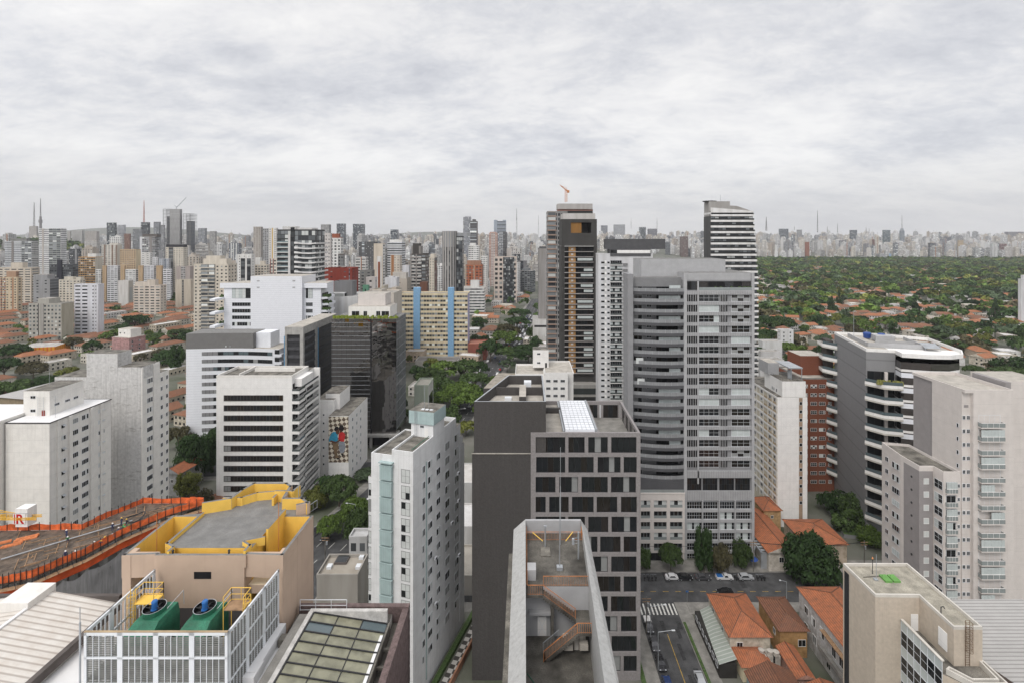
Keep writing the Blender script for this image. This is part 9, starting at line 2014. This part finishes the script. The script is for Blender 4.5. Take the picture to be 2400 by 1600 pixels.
def car_parts(c, kind):
 key = (c, kind)
 if key in CAR: return CAR[key]
 L_ = 4.3; w_ = .86
 prof = {'sedan': [(0, .55, .62), (.25, .75, .72), (1.15, .92, .98), (1.75, 1.38, .8), (3.0, 1.42, .8), (3.65, 1.02, .95), (4.2, .98, .8), (4.3, .6, .62)], 'hatch': [(0, .55, .62), (.2, .78, .72), (1.0, .95, .98), (1.6, 1.45, .82), (3.2, 1.48, .82), (3.9, 1.05, .95), (4.05, .95, .85), (4.1, .55, .62)], 'pickup': [(0, .6, .62), (.2, .85, .8), (1.1, 1.0, .98), (1.6, 1.5, .8), (2.5, 1.5, .8), (2.75, 1.0, .98), (4.6, 1.0, .98), (4.7, .6, .8)]}[kind]
 b = MB(); secs = []
 for (x, z, k) in prof:
  zb = min(z, .92 if z > 1.1 else z); y = w_
  secs.append([(x, -y * .96, .3), (x, -y, .55 if z > .55 else z * .8), (x, -y * .99, zb), (x, -y * (k if z > 1.1 else .96), z), (x, y * (k if z > 1.1 else .96), z), (x, y * .99, zb), (x, y, .55 if z > .55 else z * .8), (x, y * .96, .3)])
 loft(b, secs); b.face(list(reversed(secs[0]))); b.face(secs[-1]); b.face([(0, -.8, .3), (0, .8, .3), (prof[-1][0], .8, .3), (prof[-1][0], -.8, .3)])
 body = b.mesh('body', [paint(c)])
 for p in body.polygons: p.use_smooth = False
 roof = [p for p in prof if p[1] > 1.1]; xa, xb = roof[0][0], roof[-1][0]; i0 = prof.index(roof[0]); x_h = prof[i0 - 1]; x_t = prof[prof.index(roof[-1]) + 1]; zt = roof[0][1]
 g = MB()
 for s in (-1, 1):
  q = [(x_h[0] + .35, s * w_ * 1.0, .95), (x_t[0] - .25, s * w_ * 1.0, .98), (xb - .08, s * w_ * .825 + s * .02, zt - .07), (xa + .1, s * w_ * .825 + s * .02, zt - .07)]; g.face(q if s < 0 else q[::-1])
 g.face([(x_h[0] + .12, w_ * .86, x_h[1] + .05), (x_h[0] + .12, -w_ * .86, x_h[1] + .05), (xa - .02, -w_ * .76, zt - .02), (xa - .02, w_ * .76, zt - .02)]); g.face([(x_t[0] - .06, -w_ * .82, x_t[1] + .07), (x_t[0] - .06, w_ * .82, x_t[1] + .07), (xb + .04, w_ * .76, zt - .02), (xb + .04, -w_ * .76, zt - .02)])
 win = g.mesh('windows', [glass])
 wb = MB(); wb.tube((0, -.1, 0), (0, .1, 0), .31, 0, 14); tyre = wb.mesh('tyre', [rubber]); wb = MB(); wb.tube((0, -.115, 0), (0, .115, 0), .19, 0, 10); rim = wb.mesh('rim', [steel])
 lb = MB(); lb.box(-.03, .03, -.16, .16, -.07, .07); hl = lb.mesh('headlight', [alu]); lb = MB(); lb.box(-.03, .03, -.14, .14, -.08, .08); tl = lb.mesh('tail_light', [brickred])
 CAR[key] = (body, win, tyre, rim, hl, tl, prof[-1][0]); return CAR[key]
def car(label, c, kind, x, y, rz, group=None, z=.09):
 body, win, tyre, rim, hl, tl, L_ = car_parts(c, kind); t = thing('parked_car', label, 'car', (x, y, z), rz, group)
 link('body', body, t); link('windows', win, t)
 for wx in (.8, L_ - .85):
  for s in (-1, 1): w_ = link('wheel', tyre, t, (wx, s * .78, .31)); link('rim', rim, w_)
 for s in (-1, 1): link('headlight', hl, t, (.06, s * .6, .68)); link('tail_light', tl, t, (L_ - .04, s * .62, .78))
 return t
def cars():
 Y = 144.6; U_ = math.pi
 for px, c, k, lab in ((1595, 'white', 'sedan', 'white sedan parked before the beige podium, left end of the car row'), (1622, 'black', 'hatch', 'black car parked second in the row before the grey tower'), (1665, 'dark grey', 'sedan', 'dark grey car parked in the middle of the row before the grey tower'), (1717, 'white', 'pickup', 'white pickup truck with a blue load in the parked row'), (1765, 'silver', 'hatch', 'silver estate car at the right end of the parked row')):
  t = car(lab, c, k, gx(px, 144.6), 144.6, U_)
  if k == 'pickup': b = MB(); b.box(2.9, 4.5, -.7, .7, .8, 1.15); b.build('load', [bluemotor], t)
 t = bpy.data.objects[-1] if False else None
 for (x, y, c, k, lab) in ((30.6, 118.6, 'dark grey', 'sedan', 'dark car parked at the left kerb of the side street, behind the loaded truck'), (30.6, 113.2, 'black', 'sedan', 'black car parked at the left kerb, nearest the bottom of the photo'), (30.6, 107.6, 'dark blue', 'hatch', 'dark blue car parked last at the left kerb of the side street')): car(lab, c, k, x, y, R(90))
 t = car('truck with timber-sided bed and white load parked beside the crosswalk', 'dark grey', 'pickup', 30.6, 124.2, R(90)); b = MB(); b.box(2.5, 4.7, -.85, .85, .8, 1.3); b.build('load', [white], t)
 for i, (y, c) in enumerate(((102.2, 'silver'), (96.8, 'white'))): car('%s car parked at the left kerb near the bottom edge' % c, c, 'hatch', 30.6, y, R(90))
 car('dark car driving along the cross street before the pickup', 'black', 'sedan', 52, 138.6, 0)
 car('silver car driving up the side street at the bottom edge', 'silver', 'sedan', 38.0, 108.6, R(90))
 car('dark car coming down the street beside the tan block', 'black', 'hatch', -64.2, 162, R(80)); car('dark car waiting on the street by the graffiti wall', 'dark grey', 'sedan', -60.2, 177, R(78)); car('white car behind the dark one by the graffiti wall', 'white', 'hatch', -57.5, 184, R(78))
 r = random.Random(17); P = [Vector(p) for p in AV]; group = 'cars on the long avenue'; n = 0; k_ = {}
 for i in range(2, len(P) - 1):
  p, q = P[i], P[i + 1]; d = (q - p).normalized(); s = Vector((-d.y, d.x)); L_ = (q - p).length; u = 0
  while u < L_ and n < 150:
   y = p.y + d.y * u; dense = y > 430
   for o in (-6.6, -3.0, 0.6, 4.2, 7.3):
    pk = o in (-6.6, 7.3)
    if r.random() < ((.78 if dense else .14) if not pk else .55):
     pos = p + d * (u + r.uniform(-1, 1)) + s * o; c = r.choice(['white', 'white', 'silver', 'silver', 'black', 'black', 'dark grey', 'dark blue' if r.random() < .7 else 'red'])
     if y > 300:
      a = math.atan2(d.y, d.x); body, win, *_ = car_parts(c, r.choice(['sedan', 'hatch'])); t = link('avenue_car', body); t.location = (pos.x, pos.y, .1); t.rotation_euler = (0, 0, a)
      link('windows', win, t); tag(t, '%s car %s the avenue left of the loggia tower' % (c, 'in the jam on' if not pk else 'parked along'), 'car', group); n += 1
     else: 
      k = (c, pk); t = car('', c, r.choice(['sedan', 'hatch']), pos.x, pos.y, math.atan2(d.y, d.x)); say(t, '%s car %s the near avenue' % (c, 'driving on' if not pk else 'parked by'), pxof(pos.x, pos.y), pyof(0, pos.y), 'car', 'cars on the near avenue stretch')
   u += 6.4
 b = MB(); b.tube((-.35, 0, .55), (.45, 0, .75), .14, 0, 8, .17); b.box(-.8, -.1, -.12, .12, .7, .8); b.tube((.45, 0, .75), (.62, 0, 1.0), .05, 0, 6); b.box(-.95, -.55, -.22, .22, .82, 1.2); body = b.mesh('body', [dark])
 b = MB(); b.tube((0, -.06, 0), (0, .06, 0), .29, 0, 12); wh = b.mesh('wheel', [rubber]); b = MB(); b.tube((.6, -.36, 1.02), (.6, .36, 1.02), .02, 0, 6); b.tube((.6, 0, 1.0), (.72, 0, .3), .03, 0, 6); hb = b.mesh('handlebar', [steel])
 for i, px in enumerate((1500, 1510, 1519, 1528, 1536, 1724, 1775, 1783, 1789)):
  t = thing('motorbike', 'dark motorbike parked %s' % (['leftmost in the rank beside the charcoal block', 'second in the rank beside the charcoal block', 'third in the rank beside the charcoal block', 'fourth in the rank beside the charcoal block', 'in the rank, next to the white sedan', 'between the pickup and the silver estate', 'first in the trio right of the silver estate', 'middle of the trio right of the silver estate', 'last in the trio right of the silver estate'][i]), 'motorbike', (gx(px, 144.5), 144.5, .1), R(80 + 6 * (i % 3)), 'motorbikes parked along the cross street')
  link('body', body, t); link('wheel', wh, t, (-.65, 0, .29)); link('wheel', wh, t, (.72, 0, .29)); link('handlebar', hb, t)
 t = thing('parasol', 'blue parasol standing on the forecourt of the grey tower', 'parasol', (gx(1763, 150), 150, .17)); b = MB(); n = 10
 for i in range(n): a0, a1 = 2 * math.pi * i / n, 2 * math.pi * (i + 1) / n; b.face([(1.6 * math.cos(a0), 1.6 * math.sin(a0), 2.3), (1.6 * math.cos(a1), 1.6 * math.sin(a1), 2.3), (0, 0, 2.95)])
 b.build('canopy', [mk('blue_canvas', (.03, .07, .25))], t); b = MB(); b.tube((0, 0, 0), (0, 0, 2.9), .04); b.build('pole', [steel], t)
cars()
def poles():
 for (x, y, h, arm, lab) in ((30.0, 122, 8.5, 3, 'lamp post leaning over the side street by the truck'), (29.7, 114, 8.5, 3, 'lamp post by the black parked cars'), (-55.6, 168, 9, -2.5, 'street lamp in front of the green trees left of the teal slab'), (26.5, 146.8, 8, 3.2, 'street lamp arm at the motorbike rank'), (-34, 262, 9, 3, 'street lamp on the avenue bend'), (68, 133, 7, -1.5, 'lamp post before the orange-roofed block')):
  t = thing('street_lamp', lab, 'street lamp', (x, y, .1)); b = MB(); b.tube((0, 0, 0), (0, 0, h), .09, 0, 8, .06); b.build('pole', [steel], t); b = MB(); b.tube((0, 0, h), (arm, 0, h + .4), .05, 0, 6); b.build('arm', [steel], t); b = MB(); b.box(min(arm, arm * 1.25), max(arm, arm * 1.25), -.14, .14, h + .32, h + .46); b.build('lamp_head', [alu], t)
 W = []
 for (x, y, lab) in ((29.6, 124.6, 'wooden utility pole with crossbars beside the loaded truck'), (29.6, 98, 'wooden utility pole at the bottom of the side street'), (21.5, 147, 'utility pole behind the motorbike rank'), (66, 147.8, 'utility pole by the forecourt of the grey tower'), (98, 147.8, 'utility pole behind the dark street tree'), (-58.5, 150, 'utility pole with transformer by the corner building'), (-50.5, 190, 'utility pole on the avenue before the mirror tower')):
  t = thing('utility_pole', lab, 'utility pole', (x, y, .1)); b = MB(); b.tube((0, 0, 0), (0, 0, 9), .15, 0, 8, .1); b.build('pole', [oldroof], t); b = MB(); b.box(-1.1, 1.1, -.06, .06, 8.4, 8.55); b.box(-.9, .9, -.06, .06, 7.7, 7.82); b.build('crossbar', [timber], t); b = MB(); b.cyl(.4, .2, 6.4, 7.3, .28, n=10); b.build('transformer', [steel], t); W.append((x, y))
 for k, (i, j, lab) in enumerate(((0, 1, 'wires along the side street'), (2, 3, 'wires along the cross street before the grey tower'), (3, 4, 'wires along the cross street by the dark tree'), (5, 6, 'wires along the street before the mirror tower'))):
  b = MB()
  for o in (-1, -.4, .4, 1):
   a, c = Vector((W[i][0] + o, W[i][1], 8.65)), Vector((W[j][0] + o, W[j][1], 8.65)); p0 = a
   for s in range(1, 9): t_ = s / 8; p = a.lerp(c, t_) - Vector((0, 0, 1.0 * 4 * t_ * (1 - t_))); b.bar(p0, p, .035); p0 = p
  tag(b.build('overhead_wires', [dark]), 'sagging overhead ' + lab, 'wires')
 t = thing('graffiti_wall', 'grey graffiti-covered wall along the street below the mural trees', 'wall', (-70, 160, 0), R(68)); b = MB(); b.box(0, 26, -.15, .15, 0, 3.2); b.build('wall', [mk('graffiti_wall', (.25, .24, .25), amt=.6, scale=1.8, speck=.7)], t)
 t = thing('sign_post', 'blue street sign on a post at the corner of the crosswalk', 'sign', (43.0, 135.6, 0)); b = MB(); b.tube((0, 0, 0), (0, 0, 3), .04); b.build('pole', [steel], t); b = MB(); b.box(-.35, .35, -.03, .03, 2.6, 3.0); b.build('sign_plate', [bluemotor], t)
poles()
def body_mesh(pose, seed):
 """one continuous figure, 1.74 m tall, grown from a posed skeleton"""
 lean, bend, armf, armb, step = pose
 J = {'pel': (0, 0, .93 - bend * .42), 'sp': (0, -lean * .15, 1.15 - bend * .44), 'ch': (0, -lean * .38, 1.36 - bend * .5 - lean * .08), 'nk': (0, -lean * .5, 1.49 - bend * .5 - lean * .14), 'hd': (0, -lean * .6, 1.6 - bend * .5 - lean * .17), 'tp': (0, -lean * .64, 1.7 - bend * .5 - lean * .18)}
 for s, n in ((-1, 'l'), (1, 'r')):
  a = armf if s < 0 else armb; ch = J['ch']
  J['sh' + n] = (s * .19, ch[1], ch[2] + .06); J['el' + n] = (s * .25, ch[1] - .12 - a * .2, ch[2] - .2 + a * .08); J['wr' + n] = (s * .2, ch[1] - .2 - a * .38, ch[2] - .36 + a * .3); J['ha' + n] = (s * .19, ch[1] - .25 - a * .45, ch[2] - .44 + a * .36)
  f = step * s; J['hp' + n] = (s * .1, 0, .88 - bend * .42); J['kn' + n] = (s * .12, -f * .16 - bend * .42, .48 - bend * .1); J['an' + n] = (s * .12, f * .05 + bend * .12 * (1 if s > 0 else -.6), .09); J['to' + n] = (s * .13, J['an' + n][1] - .19, .04)
 E = [('pel', 'sp'), ('sp', 'ch'), ('ch', 'nk'), ('nk', 'hd'), ('hd', 'tp')]
 for n in 'lr': E += [('ch', 'sh' + n), ('sh' + n, 'el' + n), ('el' + n, 'wr' + n), ('wr' + n, 'ha' + n), ('pel', 'hp' + n), ('hp' + n, 'kn' + n), ('kn' + n, 'an' + n), ('an' + n, 'to' + n)]
 rad = {'pel': .15, 'sp': .135, 'ch': .16, 'nk': .06, 'hd': .1, 'tp': .075, 'sh': .075, 'el': .055, 'wr': .04, 'ha': .045, 'hp': .1, 'kn': .07, 'an': .05, 'to': .045}
 K = list(J); me = bpy.data.meshes.new('body'); me.from_pydata([J[k] for k in K], [(K.index(a), K.index(c)) for a, c in E], [])
 o = bpy.data.objects.new('figure', me); COL.objects.link(o); m = o.modifiers.new('skin', 'SKIN'); o.modifiers.new('sub', 'SUBSURF').levels = 1
 if not me.skin_vertices: 
  bm = bmesh.new(); bm.from_mesh(me); bm.verts.layers.skin.verify(); bm.to_mesh(me); bm.free()
 for i, k in enumerate(K):
  q = rad[k] if k in rad else rad[k[:-1]]; me.skin_vertices[0].data[i].radius = (q, q * (.72 if k in ('ch', 'sp', 'pel') else 1))
 me.skin_vertices[0].data[0].use_root = True
 dg = bpy.context.evaluated_depsgraph_get(); out_ = bpy.data.meshes.new_from_object(o.evaluated_get(dg)); bpy.data.objects.remove(o); out_.name = 'body'
 out_.materials.clear(); out_.materials.append(skin)
 for p in out_.polygons: p.use_smooth = True
 return out_, J
def clothe(src, J, cols):
 """shirt, trousers, boots and gloves as colours of the one body surface"""
 me = src.copy(); me.materials.clear()
 for c in cols: me.materials.append(c)
 zc = J['nk'][2] - .01; zp = J['pel'][2] + .05
 for p in me.polygons:
  z = p.center.z; x = abs(p.center.x)
  p.material_index = 3 if z < .11 else 2 if z < zp and x < .2 else 0 if z > zc else (0 if (Vector(p.center) - Vector(J['ha' + ('l' if p.center.x < 0 else 'r')])).length < .09 else 1)
 return me
def workers():
 navy = mk('navy_workwear', (.03, .045, .11), amt=.2); greenv = mk('green_vest', (.07, .30, .10), amt=.2); grey_ = mk('grey_workwear', (.2, .2, .2), amt=.2); orange_ = mk('orange_workwear', (.55, .1, .04), amt=.2)
 hats = {'white': white, 'yellow': yellow, 'green': limegreen, 'red': brickred}
 P = [((0, 0, .1, .0, .3), 0), ((.7, .1, .8, .9, .5), 1), ((.9, .75, 1.0, .6, .3), 2)]; base = [body_mesh(p, s) for p, s in P]
 T = [(152, 1262, 0, 'white', navy, 'standing worker in navy with a white helmet, behind the pair mid deck'), (155, 1274, 1, 'white', greenv, 'worker in a green vest with white helmet crossing the white pipe'), (260, 1246, 0, 'white', navy, 'lone standing worker in navy with a white helmet beside the pipe end'), (281, 1233, 0, 'yellow', navy, 'worker in navy with yellow helmet, left of the pair near the hose'), (293, 1236, 0, 'yellow', mk('black_workwear', (.03, .03, .03)), 'worker in black with yellow helmet, right of the pair near the hose'),
         (285, 1247, 1, 'green', greenv, 'bending worker in a green vest with green helmet'), (290, 1250, 1, 'red', greenv, 'bending worker in a green vest with red helmet'), (304, 1245, 2, 'green', greenv, 'crouching worker in green right of the group'), (281, 1253, 1, 'white', navy, 'bending worker in navy before the green-vested group'), (250, 1269, 2, 'yellow', navy, 'crouching worker in navy with yellow helmet by the front netting'), (264, 1262, 2, 'white', grey_, 'crouching grey-clad worker by the front netting'), (149, 1313, 0, 'white', navy, 'dark-clad standing worker near the front netting, bare of vest'), (166, 1306, 2, 'white', orange_, 'crouching worker in orange beside the front netting'), (224, 1284, 2, 'yellow', navy, 'worker with yellow helmet half hidden by the front netting'), (209, 1288, 2, 'white', grey_, 'crouching worker in grey near the middle of the front netting')]
 for i, (px, py, k, hat, cl, lab) in enumerate(T):
  D = gd(py, CZ); me, J = base[k]; t = thing('person', lab, 'person', (gx(px, D), D + .4, CZ), R(37 * i % 360), 'construction workers on the muddy deck')
  link('body', clothe(me, J, [skin, cl, navy if cl is not orange_ else grey_, dark]), t)
  b = MB(); hx, hy, hz_ = J['tp']
  for a in range(10):
   a0, a1 = 2 * math.pi * a / 10, 2 * math.pi * (a + 1) / 10
   for (r0, z0, r1, z1) in ((.145, -.06, .135, .02), (.135, .02, .08, .085), (.08, .085, .001, .105)): b.face([(hx + r0 * math.cos(a0), hy + r0 * math.sin(a0), hz_ + z0), (hx + r0 * math.cos(a1), hy + r0 * math.sin(a1), hz_ + z0), (hx + r1 * math.cos(a1), hy + r1 * math.sin(a1), hz_ + z1), (hx + r1 * math.cos(a0), hy + r1 * math.sin(a0), hz_ + z1)])
  b.face([(hx - .12, hy - .1, hz_ - .055), (hx + .12, hy - .1, hz_ - .055), (hx + .08, hy - .22, hz_ - .07), (hx - .08, hy - .22, hz_ - .07)]); b.build('helmet', [hats[hat]], t)
workers()
settle()
def haze():
 b = MB(); b.box(-7600, 7600, -700, 7400, -6, 420); m = bpy.data.materials.new('haze'); m.use_nodes = True; n = m.node_tree.nodes; l = m.node_tree.links
 for q in list(n):
  if q.type != 'OUTPUT_MATERIAL': n.remove(q)
 v = n.new('ShaderNodeVolumePrincipled'); v.inputs['Color'].default_value = (.93, .95, 1, 1); v.inputs['Density'].default_value = HAZE; v.inputs['Anisotropy'].default_value = 0.0
 l.new(v.outputs[0], n['Material Output'].inputs['Volume']); o = b.build('haze', [m]); o['kind'] = 'stuff'
HAZE = 0.00006
haze()
